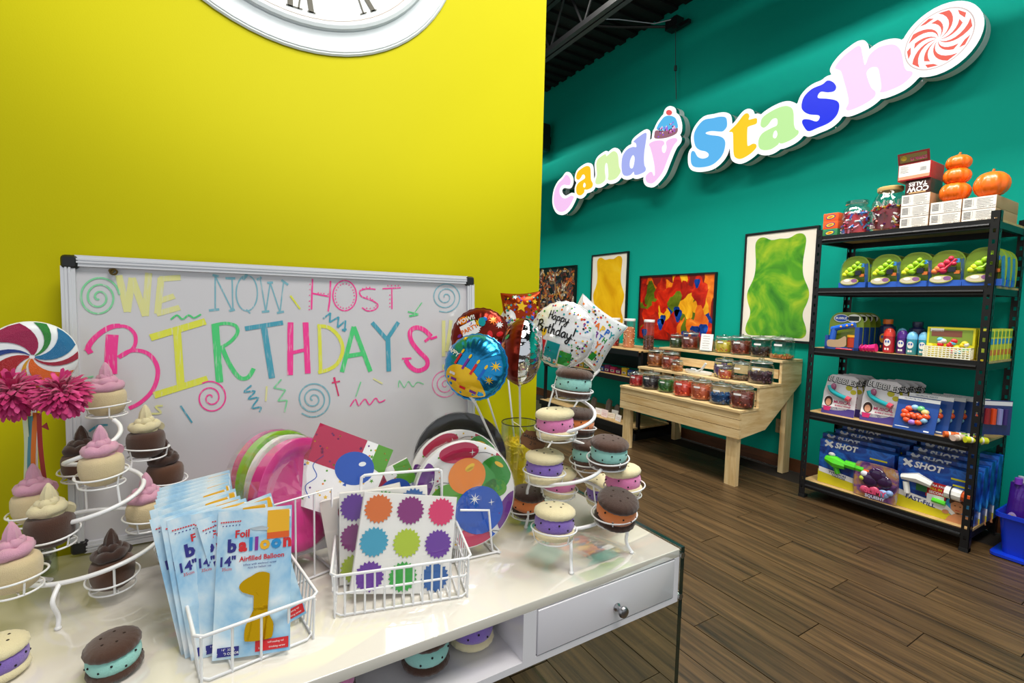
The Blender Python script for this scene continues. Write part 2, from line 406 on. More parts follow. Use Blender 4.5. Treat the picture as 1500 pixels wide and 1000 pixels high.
for m_ in INK.values():
    nt_ = m_.node_tree; b_ = nt_.nodes['Principled BSDF']; c_ = tuple(b_.inputs['Base Color'].default_value)
    tc_ = nt_.nodes.new('ShaderNodeTexCoord'); mp_ = nt_.nodes.new('ShaderNodeMapping'); mp_.inputs['Scale'].default_value = (260, 60, 28)
    n_ = nt_.nodes.new('ShaderNodeTexNoise'); n_.inputs['Scale'].default_value = 1.; n_.inputs['Detail'].default_value = 2; r_ = nt_.nodes.new('ShaderNodeValToRGB')
    r_.color_ramp.elements[0].position = .56; r_.color_ramp.elements[0].color = c_; r_.color_ramp.elements[1].position = .74; r_.color_ramp.elements[1].color = tuple(.45*x+.55*.75 for x in c_[:3])+(1,)
    nt_.links.new(tc_.outputs['Object'], mp_.inputs['Vector']); nt_.links.new(mp_.outputs['Vector'], n_.inputs['Vector']); nt_.links.new(n_.outputs['Fac'], r_.inputs['Fac']); nt_.links.new(r_.outputs['Color'], b_.inputs['Base Color'])
ILIFT = [.0006]
def ink(name, col, strokes, parent=panel):
    q = MB()
    for pts, w_ in strokes:
        ILIFT[0] += .000006; Decal(q, plane(ML, ILIFT[0])).stroke(pts, w_/700., 0, 4, len(pts) > 2)
    return q.build(name, INK[col], parent, smooth=False)
def lines(f, w_, *segs): return [(f(s_), w_) for s_ in segs]
def dots(f, pts, w_=2.2):
    o = []
    P = spl(pts, 6); acc = 0
    for a, b in zip(P[:-1], P[1:]):
        acc += math.hypot(b[0]-a[0], b[1]-a[1])
        if acc > 17: o.append((f([(b[0]-3, b[1]), (b[0]+4, b[1]+1)]), w_)); acc = 0
    return o
def el(cx, cy, rx, ry, a0=0, a1=2*PI, n=18): return [(cx+rx*math.cos(a0+(a1-a0)*k/n), cy+ry*math.sin(a0+(a1-a0)*k/n)) for k in range(n+1)]
def spiral(cx, cy, r, turns, s_=1, a0=0): return [(cx+r*(k/40)**.9*math.cos(a0+s_*turns*2*PI*k/40), cy+r*(k/40)**.9*math.sin(a0+s_*turns*2*PI*k/40)) for k in range(2, 41)]
L = 'marker_letter'
ink(L, 'yell', lines(w7, 9, [(362, 165), (410, 372)], [(410, 372), (437, 180)], [(437, 180), (512, 395)], [(512, 395), (530, 152)]))
ink(L, 'yell', lines(w7, 9, [(600, 180), (580, 382)], [(592, 187), (710, 178)], [(586, 312), (675, 282)], [(574, 383), (640, 365), (705, 347)]))
ink(L, 'blul', lines(w7, 2.2, [(905, 168), (905, 362)], [(905, 170), (1000, 362)], [(1000, 182), (1005, 362)]) + lines(w7, 4, [(890, 164), (925, 172)], [(870, 364), (928, 357)], [(963, 182), (1018, 183)], [(983, 367), (1015, 358)]))
ink(L, 'blul', [(w7(el(1083, 266, 60, 100, -1.4, 4.8)), 2.2)] + lines(w7, 5, [(1060, 190), (1085, 160)]) + lines(w7, 2.4, [(1080, 358), (1102, 380)]))
ink(L, 'blul', lines(w7, 2.2, [(1158, 182), (1190, 372)], [(1190, 372), (1215, 208)], [(1215, 208), (1270, 375)], [(1270, 375), (1290, 205)]) + lines(w7, 4, [(1140, 192), (1165, 176)], [(1168, 372), (1210, 368)], [(1198, 208), (1230, 206)], [(1252, 378), (1292, 370)], [(1278, 192), (1316, 220)]))
ink(L, 'pink', lines(w8, 3, [(240, 118), (234, 305)], [(350, 130), (346, 240), (336, 316)], [(238, 206), (345, 226)]) + dots(w8, [(225, 130), (220, 305)]) + dots(w8, [(250, 200), (335, 210)]))
ink(L, 'pink', [(w8(el(437, 220, 72, 92)), 2.4)] + dots(w8, el(437, 222, 58, 75)))
ink(L, 'pink', [(w8([(625, 182), (575, 178), (530, 192), (540, 225), (600, 248), (640, 275), (622, 305), (575, 313), (543, 292)]), 2.6)] + dots(w8, [(615, 170), (560, 170), (528, 190)]) + dots(w8, [(550, 215), (600, 240), (630, 270), (610, 295), (555, 295)]))
ink(L, 'pink', lines(w8, 2.6, [(667, 178), (778, 172)], [(725, 176), (725, 302)]) + dots(w8, [(667, 160), (778, 158)]) + dots(w8, [(712, 180), (712, 302)]))
ink(L, 'pink', [(w7([(326, 500), (318, 610), (318, 722)]), 15.5), (w7([(175, 590), (235, 515), (310, 465), (390, 452), (440, 480), (458, 525), (440, 580), (365, 628)]), 5), (w7([(205, 605), (190, 570), (235, 510), (310, 458), (370, 450)]), 7),
    (w7([(360, 628), (430, 590), (510, 598), (560, 640), (582, 700), (572, 770), (540, 830), (480, 885), (420, 915)]), 6)])
ink(L, 'yel', lines(w7, 11, [(540, 517), (850, 425)], [(690, 480), (712, 800)], [(560, 842), (862, 748)]))
ink(L, 'grn', [(w7([(905, 448), (930, 768)]), 11), (w7([(885, 450), (960, 436), (1020, 450), (1030, 490), (990, 540), (920, 582)]), 5.5), (w7([(945, 575), (985, 665), (1040, 740), (1090, 740), (1122, 690)]), 7)])
ink(L, 'blu', lines(w7, 8, [(1073, 466), (1287, 432)]) + lines(w7, 10, [(1180, 462), (1225, 745)]))
ink(L, 'pink', lines(w8, 10, [(106, 383), (104, 705)], [(198, 383), (212, 695)]) + lines(w8, 6.5, [(110, 570), (205, 548)]))
ink(L, 'yel', [(w8([(282, 400), (290, 692)]), 6.5), (w8([(270, 405), (340, 415), (400, 470), (425, 550), (395, 630), (340, 670), (275, 688)]), 7)])
ink(L, 'grn', lines(w8, 8.5, [(492, 410), (420, 686)], [(492, 410), (594, 682)], [(448, 590), (560, 572)]))
ink(L, 'blu', lines(w8, 8, [(604, 384), (696, 490)], [(764, 382), (692, 490)]) + lines(w8, 9.5, [(700, 470), (706, 682)]))
s_o = ink(L, 'pink', [(w8([(965, 470), (920, 428), (872, 415), (836, 440), (845, 500), (890, 560), (938, 610), (935, 655), (885, 678), (838, 655), (808, 610)]), 9.5), (w8([(925, 500), (962, 470)]), 6), (w8([(960, 485), (1000, 470)]), 5), (w8([(786, 605), (846, 602)]), 4)])
ink(L, 'yell', lines(w8, 8, [(1040, 372), (1040, 590)], [(1085, 370), (1060, 560)], [(1042, 640), (1046, 676)]))
D_ = 'marker_doodle'
ink(D_, 'grnl', [(w7(spiral(250, 290, 118, 2.9, 1, .5)), 2.6)])
ink(D_, 'pink', [(w7(spiral(880, 855, 95, 2.4, -1, .4)), 2.2)])
ink(D_, 'blul', [(w8(spiral(1052, 228, 95, 3, 1, 2)), 2.2)]); ink(D_, 'blul', [(w8(spiral(245, 850, 112, 3.2, 1, 1)), 2.4)])
ink(D_, 'pinkl', [(w8(spiral(1052, 765, 95, 3, 1, 0)), 1.8)])
ink(D_, 'grn', [(w7([(655, 415), (690, 390), (720, 413), (755, 390), (785, 405), (825, 385)]), 2.6)])
ink(D_, 'blu', [(w8([(305, 360), (350, 325)]), 3), (w8([(350, 325), (345, 382)]), 3), (w8([(345, 382), (400, 350)]), 3), (w8([(400, 350), (393, 415)]), 3), (w8([(393, 415), (442, 372)]), 3), (w8([(442, 372), (436, 440)]), 3), (w8([(420, 430), (448, 425)]), 4)])
ink(D_, 'grn', [(w8([(908, 262), (862, 325)]), 1.8), (w8([(822, 318), (885, 333)]), 3), (w8([(830, 345), (885, 335)]), 4)])
ink(D_, 'red', [(w8([(376, 735), (400, 832)]), 2.6), (w8([(372, 718), (380, 752)]), 4), (w8([(358, 752), (408, 742)]), 3)])
ink(D_, 'blu', [(w7([(1110, 785), (1068, 822), (1130, 818), (1092, 862), (1148, 855), (1112, 912), (1160, 908), (1155, 935)]), 2.8)])
ink(D_, 'yell', [(w7([(1195, 790), (1190, 875)]), 3)])
ink(D_, 'grnl', [(w8([(50, 730), (5, 782)]), 2.6), (w8([(5, 782), (76, 795)]), 2.6), (w8([(76, 795), (30, 862)]), 2.6), (w8([(30, 862), (85, 858)]), 2.6), (w8([(85, 858), (70, 930)]), 2.6)])
ink(D_, 'grnl', [(w8([(535, 745), (505, 835)]), 2.6)])
ink(D_, 'pink', [(w8([(470, 895), (502, 852), (522, 890), (560, 850), (588, 885), (625, 845), (648, 870), (685, 855)]), 2.4)])
ink(D_, 'yell', [(w8([(610, 725), (668, 757)]), 3)]); ink(D_, 'yel', [(w8([(105, 220), (165, 302)]), 3)])
ink(D_, 'grnl', [(w8([(765, 780), (770, 737), (800, 780), (825, 742), (852, 775), (880, 747), (918, 760)]), 2)])
ink(D_, 'blu', [(w7([(710, 900), (775, 995)]), 2.4)]); ink(D_, 'yell', [(w7([(610, 900), (570, 905), (600, 940), (540, 945)]), 3)])
ink(D_, 'grnl', [(w7([(155, 745), (220, 735)]), 2)]); ink(D_, 'blu', [(w7([(195, 1045), (245, 1012), (300, 1008)]), 3)])
q = MB(); q.T = ML @ Matrix.Translation((*bp(164, 397), 0)); q.cyl((0, 0, 0), (0, 0, .010), .005, 10); q.ring((0.004, -.002, .010), .006, .002, 14, 6); q.build('brass_hook', M('#5e4a22', .35, .8), t)

# ---------------------------------------------------------------- illuminated channel-letter sign
SX = 3.75
def sgp(crop, k):
    def f(pts): return [(-(p := at(crop[0]+x/k, crop[1]+y/k, X=SX)).y, p.z) for x, y in pts]
    return f
A_, B_, C_, E_ = sgp((800, 160), 6.25), sgp((930, 140), 6.667), sgp((1060, 60), 5.265), sgp((1200, 0), 5.0)
PKL, YLL, GRL, PRL, BLL = '#fbc9f6', '#ffd21f', '#cdf7a6', '#a9b4f4', '#5db8f2'
glyphs = [
 ('C', PKL, A_([(222,650),(205,612),(180,600),(150,640),(110,680),(80,740),(68,820),(75,880),(100,925),(135,940),(175,925),(215,880),(245,820),(250,800),(230,790),(210,800),(180,815),(150,810),(125,780),(120,740),(135,705),(165,690),(190,695),(215,690)]), None),
 ('a', '#ffc91f', A_([(275,630),(285,580),(320,545),(365,520),(395,525),(405,560),(408,640),(425,680),(415,715),(375,735),(350,735),(345,760),(320,785),(295,785),(278,765),(275,720),(290,680),(320,655),(355,630),(350,600),(330,600),(315,625),(295,645)]), A_([(350,670),(362,690),(355,715),(338,710),(338,685)])),
 ('n', '#dcf6b0', A_([(460,490),(480,450),(540,410),(552,430),(600,390),(630,385),(655,420),(665,520),(680,570),(640,630),(590,650),(565,640),(570,600),(560,500),(540,500),(535,560),(540,640),(500,680),(460,685),(450,660),(465,600),(460,530)]), None),
 ('d', PRL, A_([(800,295),(850,250),(910,215),(915,260),(895,400),(895,500),(910,540),(900,570),(850,595),(810,600),(800,570),(770,600),(730,610),(700,590),(690,520),(700,430),(740,370),(790,345),(825,345),(820,310)]), A_([(790,420),(765,470),(765,530),(790,540),(805,500),(810,440)])),
 ('y', PKL, B_([(140,470),(200,440),(270,440),(285,470),(262,500),(265,545),(285,560),(300,545),(310,500),(305,450),(350,420),(400,415),(412,440),(380,480),(350,540),(310,640),(270,740),(220,810),(170,855),(125,850),(105,820),(110,780),(140,750),(165,745),(180,780),(195,770),(190,680),(170,580),(150,510)]), None),
 ('S', BLL, B_([(575,400),(600,320),(670,240),(760,220),(830,205),(880,210),(895,240),(895,300),(860,345),(820,350),(750,345),(700,355),(690,370),(740,385),(820,395),(865,420),(880,470),(860,560),(810,630),(740,680),(650,700),(580,695),(550,660),(545,590),(555,545),(580,545),(610,595),(660,615),(710,600),(720,570),(690,545),(630,530),(590,490)]), None),
 ('t', YLL, B_([(920,350),(990,280),(1060,190),(1100,172),(1115,200),(1110,235),(1180,220),(1190,240),(1180,275),(1110,300),(1095,330),(1095,470),(1110,490),(1150,470),(1180,475),(1180,510),(1120,570),(1040,615),(990,610),(965,570),(960,450),(955,360)]), None),
 ('a', '#c4f4a2', C_([(285,640),(300,590),(370,540),(450,505),(505,505),(535,540),(540,640),(555,680),(575,690),(570,720),(520,760),(450,790),(425,785),(415,800),(360,835),(300,840),(270,815),(270,760),(300,710),(370,670),(410,650),(415,610),(400,595),(370,605),(340,645),(310,668),(290,660)]), C_([(405,690),(415,720),(400,750),(378,740),(385,700)])),
 ('s', '#0a2cf0', C_([(600,500),(620,430),(680,370),(760,335),(800,305),(840,315),(865,350),(850,385),(800,395),(750,390),(725,415),(730,440),(800,445),(870,460),(890,500),(870,570),(810,630),(720,670),(655,695),(625,670),(605,630),(615,605),(660,605),(715,620),(740,595),(730,572),(660,565),(615,540)]), None),
 ('h', '#fdd9fb', E_([(115,495),(160,430),(230,370),(295,335),(315,400),(330,470),(345,460),(370,400),(440,345),(530,325),(580,345),(605,400),(620,480),(640,515),(680,525),(670,560),(600,620),(500,665),(445,675),(455,640),(445,560),(430,500),(400,490),(365,500),(345,530),(355,580),(380,640),(410,670),(400,710),(330,760),(230,805),(195,800),(215,750),(205,680),(180,590),(160,525),(140,510)]), None)]
frost = B_([(215,330),(225,290),(250,250),(290,205),(340,195),(390,215),(412,270),(412,315),(350,330),(280,345)])
wrapc = B_([(205,340),(280,345),(350,330),(412,312),(400,370),(300,412),(198,418),(190,380)])
cherry = B_(el(332, 165, 28, 26, n=12)[:-1])
candy_c = (-1.297, 2.944); CR_ = .165
candy_poly = [(candy_c[0]+CR_*math.cos(2*PI*k/36), candy_c[1]+CR_*math.sin(2*PI*k/36)) for k in range(36)]
def pdist(G, poly):
    """signed distance of grid points to a polygon, negative inside"""
    P = np.array(poly); d = np.full(G.shape[0], 1e9); ins = np.zeros(G.shape[0], bool); n = len(P)
    for i in range(n):
        a, b = P[i], P[(i+1) % n]; e = b-a; w_ = G-a
        tt = np.clip((w_@e)/(e@e+1e-12), 0, 1); d = np.minimum(d, np.hypot(*(w_-tt[:, None]*e).T))
        c = ((a[1] > G[:, 1]) != (b[1] > G[:, 1])) & (G[:, 0] < (b[0]-a[0])*(G[:, 1]-a[1])/(b[1]-a[1]+1e-12)+a[0]); ins ^= c
    return np.where(ins, -d, d)
def contours(polys, off, h=.012, pad=.09, outer=True):
    A = np.array([p for q in polys for p in q]); x0, y0 = A.min(0)-pad; x1, y1 = A.max(0)+pad
    xs = np.arange(x0, x1, h); ys = np.arange(y0, y1, h); gx, gy = np.meshgrid(xs, ys, indexing='ij'); G = np.stack([gx.ravel(), gy.ravel()], 1)
    F = np.min([pdist(G, q) for q in polys], 0).reshape(gx.shape)-off
    segs = {}
    def ip(i, j, k, l):
        a, b = F[i, j], F[k, l]; t_ = a/(a-b); return (xs[i]+(xs[k]-xs[i])*t_, ys[j]+(ys[l]-ys[j])*t_)
    for i in range(len(xs)-1):
        for j in range(len(ys)-1):
            c = (F[i, j] < 0)+2*(F[i+1, j] < 0)+4*(F[i+1, j+1] < 0)+8*(F[i, j+1] < 0)
            if c in (0, 15): continue
            e = {'b': ((i, j, i+1, j)), 'r': (i+1, j, i+1, j+1), 't': (i, j+1, i+1, j+1), 'l': (i, j, i, j+1)}
            tab = {1: 'lb', 2: 'br', 3: 'lr', 4: 'rt', 5: 'lbrt', 6: 'bt', 7: 'lt', 8: 'tl', 9: 'tb', 10: 'tlbr', 11: 'tr', 12: 'rl', 13: 'rb', 14: 'bl'}[c]
            for k in range(0, len(tab), 2): segs[e[tab[k]]] = (e[tab[k+1]])
    loops = []
    while segs:
        s0, nx = segs.popitem(); lp = [ip(*s0)]
        while nx in segs: lp.append(ip(*nx)); nx = segs.pop(nx)
        lp.append(ip(*nx))
        if len(lp) > 8: loops.append(lp)
    if outer:
        keep = []
        for i, l in enumerate(loops):
            p = np.array([l[0]])
            if not any(j != i and pdist(p, m)[0] < 0 for j, m in enumerate(loops)): keep.append(l)
        loops = keep
    return loops
def chan(loops, x_front, x_back, name, mats, parent, org, bev=0):
    """a filled outline standing on the sign plane with real depth, as a mesh"""
    c = bpy.data.curves.new(name, 'CURVE'); c.dimensions = '2D'; c.fill_mode = 'BOTH'; c.extrude = abs(x_back-x_front)/2; c.bevel_depth = bev; c.bevel_resolution = 1
    for lp in loops:
        sp = c.splines.new('POLY'); sp.points.add(len(lp)-1); sp.use_cyclic_u = True
        for p, (x, y) in zip(sp.points, lp): p.co = (x, y, 0, 1)
    o = bpy.data.objects.new(name, c); COL.objects.link(o)
    me = bpy.data.meshes.new_from_object(o.evaluated_get(bpy.context.evaluated_depsgraph_get()))
    bpy.data.objects.remove(o); bpy.data.curves.remove(c)
    xm = (x_front+x_back)/2
    for v in me.vertices: x, y, z = v.co; v.co = (xm-z-org[0], -x-org[1], y-org[2])
    me.flip_normals() if False else None
    me.materials.clear()
    for m in mats: me.materials.append(m)
    if len(mats) > 1:
        for p in me.polygons: p.material_index = 0 if abs(p.normal.x) > .7 else 1
    o = bpy.data.objects.new(name, me); COL.objects.link(o); o.parent = parent
    return o
CHROME = M('#b9c4c4', .12, 1., name='mirror_return'); GREYR = M('#c6cccb', .35, .1)
def lit(c, e=1.0):
    k = ('lit', c, e)
    if k not in _mats:
        m = M('#0c0c0c', .35, name='lit_acrylic_'+c[1:], vs=len(_mats)+100.); b = m.node_tree.nodes['Principled BSDF']
        b.inputs['Emission Color'].default_value = lin(c); b.inputs['Emission Strength'].default_value = e; _mats[k] = m
    return _mats[k]
LIT = lit('#ffffff', 1.15)
def sign_word(label, idx, cup=False, candy=False):
    polys = []
    for i in idx: polys.append(spl(glyphs[i][2], 3, True))
    if cup: polys += [spl(frost, 3, True), spl(wrapc, 3, True), spl(cherry, 2, True)]
    if candy: polys.append(candy_poly)
    A = np.array([p for q in polys for p in q]); c = A.mean(0); org = (XT, -c[0], c[1])
    t = thing('channel_letter_sign', label, 'sign', org)
    out = contours(polys, .036)
    chan(out, SX+.006, SX+.022, 'lit_face', [LIT], t, org)
    chan(contours(polys, .032), SX+.022, SX+.075, 'mirror_return', [CHROME], t, org)
    chan(contours(polys, .033), SX+.075, SX+.14, 'grey_can', [GREYR], t, org)
    for i in idx:
        ch, col, pts, hole = glyphs[i]; lp = [spl(pts, 4, True)]
        if hole: lp.append(spl(hole, 3, True)[::-1])
        chan(lp, SX+.0, SX+.0055, 'letter', [lit(col)], t, org)
    if cup:
        chan([spl(frost, 4, True)], SX, SX+.0055, 'frosting', [lit('#5bbdf0')], t, org)
        chan([spl(wrapc, 4, True)], SX+.001, SX+.0055, 'cupcake_wrapper', [lit('#9a6a78')], t, org)
        chan([spl(cherry, 3, True)], SX, SX+.0055, 'cherry', [lit('#e8585c')], t, org)
        q = MB(); d = Decal(q, lambda u, v: (SX-.001-org[0], -u-org[1], v-org[2])); rs = random.Random(3)
        fx = np.array(frost); wx = np.array(wrapc)
        for k in range(46):
            a = rs.random(); b = rs.random()
            u = fx[:, 0].min()+.02+(fx[:, 0].max()-fx[:, 0].min()-.04)*a; vv = wx[:, 1].min()+.03+b*.09
            d.ell(u, vv+.0, .010, .008, rs.randrange(4), rs.random()*3, 6)
        q.build('sprinkles', [lit('#9b5be0'), lit('#e05bd0'), lit('#5a2a3a'), lit('#f4d0e0')], t, smooth=False, kind='stuff')
    if candy:
        q = MB(); d = Decal(q, lambda u, v: (SX-.0002-org[0], -u-org[1], v-org[2]))
        q.T = Matrix()
        cx, cy = candy_c
        for k in range(10):
            a = 2*PI*k/10+.3; b1 = []; b2 = []
            for j in range(9):
                r_ = .012+(CR_-.022)*j/8; tw = a+1.0*(j/8)**1.1; wd = .34*(.3+.7*j/8)
                b1.append((cx+r_*math.cos(tw), cy+r_*math.sin(tw))); b2.append((cx+r_*math.cos(tw+wd), cy+r_*math.sin(tw+wd)))
            for j in range(8):
                if j == 6 and k % 2: continue
                q.face([q.pt(d.S(*p)) for p in (b1[j], b2[j], b2[j+1], b1[j+1])], 0)
        q.build('peppermint_swirl', lit('#f2604e'), t, smooth=False)
        q = MB(); q.tube([(SX-.0-org[0], -(cx+CR_*math.cos(2*PI*k/48))-org[1], cy+CR_*math.sin(2*PI*k/48)-org[2]) for k in range(48)], .003, 5, loop=True); q.build('candy_rim', lit('#f3ded8', .8), t)
    # stand-offs to the wall
    for k in (.2, .5, .8):
        u = A[:, 0].min()+(A[:, 0].max()-A[:, 0].min())*k
        q = MB(); q.cyl((SX+.13-org[0], -u-org[1], 0), (0, -u-org[1], 0), .012, 8); q.build('standoff', GREYR, t)
    for k in range(4):
        u = A[:, 0].min()+(A[:, 0].max()-A[:, 0].min())*(k+.5)/4
        lo = min((p[1] for l in out for p in l if abs(p[0]-u) < .03), default=2.6)
        q = MB(); q.ball((SX+.045-org[0], -u-org[1], lo-org[2]+.002), .006, n=8, m=5); q.build('screw_head', M('#e8f0f0', .2, 1.), t)
    return t
sign_word('lit channel letter sign reading Candy with a cupcake over the y', range(0, 5), cup=True)
sign_word('lit channel letter sign reading Stash ending in a peppermint candy', range(5, 10), candy=True)

# conduit, clamp and drop wire that feed the sign
t = thing('sign_feed', 'black pipe clamp high on the teal wall with a thin drop wire to the sign', 'cable', (XT, 3.45, 4.0))
q = MB(); q.tube([(-.75, .95, .30), (-.35, .45, .16), (-.10, .06, .06)], .014, 8); q.build('pipe', BLACK, t)
q = MB(); q.tube([(-.75, .9, .33), (-.4, .45, .22), (-.2, .15, .10), (-.10, -.05, .09)], .006, 6); q.build('silver_cable', M('#9aa3a6', .3, .8), t)
q = MB(); q.cbox((-.08, .0, .06), (.10, .14, .09)); q.cbox((-.05, -.08, .03), (.04, .16, .035)); q.cyl((-.09, -.02, 0), (-.09, -.02, .12), .025, 10); q.build('clamp', BLACK, t)
q = MB(); q.tube([(-.06, .0, .02), (-.065, -.03, -.4), (-.06, -.05, -.66)], .004, 6); q.cbox((-.068, -.03, -.36), (.02, .02, .05)); q.build('drop_wire', M('#31403f', .5), t)
t = thing('loudspeaker', 'small black loudspeaker high on the far teal wall beside the yellow wall edge', 'speaker', (XT, 5.63, 3.55))
q = MB(); rbox(q, -.26, -.12, -.18, -.06, .12, .18, .03); q.build('cabinet', BLACK, t); q = MB(); q.box(-.06, -.03, -.05, 0, .03, .05); q.build('bracket', BLACK, t)
q = MB(); q.box(-.262, -.10, -.16, -.258, .10, .16); q.build('grille', M('#222224', .8), t)

# ---------------------------------------------------------------- framed pictures along the teal wall
def picture(label, y0, y1, z0, z1, art_fn, border='#0d0d0f'):
    t = thing('framed_picture', label, 'picture', (XT, (y0+y1)/2, z0), group='candy pictures on the teal wall')
    W_ = y0-y1; H_ = z1-z0
    q = MB(); fw = .014
    for a, b, c, d in ((-W_/2, 0, W_/2, fw), (-W_/2, H_-fw, W_/2, H_), (-W_/2, fw, -W_/2+fw, H_-fw), (W_/2-fw, fw, W_/2, H_-fw)): q.box(-.028, a, b, 0, c, d)
    q.build('frame', M(border, .4), t, smooth=False)
    q = MB(); d = Decal(q, lambda u, v: (-.018, W_/2-u*W_, v*H_)); mats = art_fn(q, d, W_, H_)
    q.build('print', mats, t, smooth=False)
    return t
def noise_mat(name, stops, scale, r=.25, vor=False, dist=1.2):
    mt = bpy.data.materials.new(name); mt.use_nodes = True; nt = mt.node_tree; b = nt.nodes['Principled BSDF']
    tc = nt.nodes.new('ShaderNodeTexCoord')
    n = nt.nodes.new('ShaderNodeTexVoronoi' if vor else 'ShaderNodeTexNoise'); n.inputs['Scale'].default_value = scale
    if not vor: n.inputs['Detail'].default_value = 5; n.inputs['Distortion'].default_value = dist
    nt.links.new(tc.outputs['Object'], n.inputs['Vector'])
    cr = nt.nodes.new('ShaderNodeValToRGB'); el_ = cr.color_ramp.elements
    while len(el_) < len(stops): el_.new(.5)
    for e, (p, c) in zip(el_, stops): e.position = p; e.color = lin(c)
    nt.links.new((n.outputs['Color'] if vor else n.outputs['Fac']), cr.inputs['Fac']); nt.links.new(cr.outputs['Color'], b.inputs['Base Color'])
    b.inputs['Roughness'].default_value = r
    return mt
def art_bear(mat, s_=1):
    def f(q, d, W_, H_):
        d.rect(.02, .02, .98, .98, 0); d0 = d.S; d.S = lambda u, v: (-.0185, W_/2-u*W_, v*H_)
        half = [(0, .925), (.12, .92), (.22, .95), (.30, .945), (.345, .90), (.34, .82), (.325, .72), (.33, .62), (.36, .55), (.41, .48), (.43, .42), (.41, .35), (.37, .28), (.37, .22), (.41, .15), (.425, .09), (.39, .05), (.3, .04), (0, .05)]
        H2 = spl(half, 3)
        d.fan([(.5+x, y) for x, y in H2]+[(.5-x, y) for x, y in H2[::-1]], 1, (.5, .5), rings=4)
        return [M('#efe6d6', .4), mat]
    return f
YB = noise_mat('amber_jelly', [(.3, '#d99a00'), (.55, '#f0bd12'), (.75, '#f6cf3a')], 3.0); GB = noise_mat('green_jelly', [(.3, '#256f04'), (.46, '#4f9a0a'), (.58, '#86b012'), (.72, '#b4c81c')], 4.2, .15)
def art_collage(cols, n, sz, seed, bg, shape='blob'):
    def f(q, d, W_, H_):
        d.rect(.01, .01, .99, .99, 0); rs = random.Random(seed)
        for k in range(n):
            o = -.0182-.000004*k
            d.S = (lambda o_: (lambda u, v: (o_, W_/2-u*W_, v*H_)))(o)
            u, v = rs.uniform(.06, .94), rs.uniform(.06, .94); a = rs.random()*PI; c = 1+rs.randrange(len(cols))
            if shape == 'wrap':
                ln, wd = sz*rs.uniform(.8, 1.3), sz*.30; ca, sa = math.cos(a), math.sin(a)
                P = [(-ln, -wd), (ln, -wd), (ln*1.15, 0), (ln, wd), (-ln, wd), (-ln*1.15, 0)]
                d.fan([(min(.985, max(.015, u+(x*ca-y*sa)/W_)), min(.985, max(.015, v+(x*sa+y*ca)/H_))) for x, y in P], c)
                d.S = (lambda o_: (lambda u, v: (o_, W_/2-u*W_, v*H_)))(o-.000002)
                P = [(-ln*.5, -wd*.4), (ln*.5, -wd*.4), (ln*.5, wd*.4), (-ln*.5, wd*.4)]
                d.fan([(min(.985, max(.015, u+(x*ca-y*sa)/W_)), min(.985, max(.015, v+(x*sa+y*ca)/H_))) for x, y in P], 1+rs.randrange(len(cols)))
            else:
                P = []
                for j in range(16):
                    r_ = sz*(1+.28*math.sin(3*j*2*PI/16+a)+.12*rs.random()); P.append((min(.985, max(.015, u+r_*math.cos(2*PI*j/16+a)*.8/W_)), min(.985, max(.015, v+r_*math.sin(2*PI*j/16+a)*1.1/H_))))
                d.fan(P, c)
        if shape != 'wrap':
            for (u, v, r_) in ((.33, .26, .06), (.36, .33, .05), (.56, .40, .065), (.54, .46, .05), (.66, .10, .06), (.78, .16, .075), (.88, .20, .07), (.78, .86, .045), (.10, .10, .05)):
                d.S = lambda u, v: (-.0188, W_/2-u*W_, v*H_)
                d.fan([(min(.985, max(.015, u+r_*(1+.2*math.sin(3*j*2*PI/14))*math.cos(2*PI*j/14)*.7/W_)), min(.985, max(.015, v+r_*(1+.2*math.sin(3*j*2*PI/14))*math.sin(2*PI*j/14)/H_))) for j in range(14)], 7)
        return [M(bg, .3)]+cols
    return f
GUM = [noise_mat('gum_'+c, [(.3, a), (.6, b), (.78, e)], 7, .2) for c, a, b, e in (('red', '#8e0d06', '#d2260c', '#f05a20'), ('red_deep', '#6e0c08', '#b8200e', '#e0401a'), ('orange', '#c84a08', '#f08018', '#ffb040'), ('yellow', '#d98c08', '#f6b81c', '#ffd85a'), ('blue', '#04103a', '#0d3f9e', '#1b68d0'), ('olive', '#3c4a08', '#6a7a14', '#b0922a'))]
CAN = [M(c, .35) for c in ('#3a2016', '#7a3b1c', '#b8541e', '#2a2a38', '#8a6a4a', '#641a1e', '#c48a3a', '#1f2c4a', '#5c4a3c', '#d0c0a8')]
picture('dark collage print of wrapped candy bars at the far end beside the yellow wall edge', 5.86, 4.93, 1.02, 1.815, art_collage(CAN, 260, .055, 2, '#20140e', 'wrap'))
picture('tall print of one amber gummy bear on cream behind the white balloons', 4.63, 4.01, 1.05, 1.915, art_bear(YB))
picture('print of piled red, yellow and blue gummy bears above the candy jars', 3.82, 2.87, .95, 1.632, art_collage([GUM[0], GUM[1], GUM[0], GUM[2], GUM[3], GUM[1], GUM[4], GUM[0], GUM[5], GUM[2]], 60, .10, 11, '#7a120a'))
picture('tall print of one green gummy bear beside the black shelving rack', 2.60, 1.995, 1.035, 1.945, art_bear(GB))
for y, z in ((2.20, .42), (.96, .50)):
    pt_ = at(1143, 624, X=XT) if y > 2 else at(1442, 678, X=XT)
    t = thing('wall_outlet', 'beige wall outlet plate low on the teal wall '+('beside the wooden candy stand' if y > 2 else 'behind the black rack'), 'outlet', (XT, pt_.y, pt_.z))
    q = MB(); rbox(q, -.006, -.037, -.058, 0, .037, .058, .004); q.build('plate', M('#c9b68e' if y > 2 else '#e0dccf', .4), t)
    for z_ in (-.02, .02):
        q = MB(); q.cbox((-.007, 0, z_), (.004, .03, .026)); q.build('socket', M('#b8a67c', .5), t)

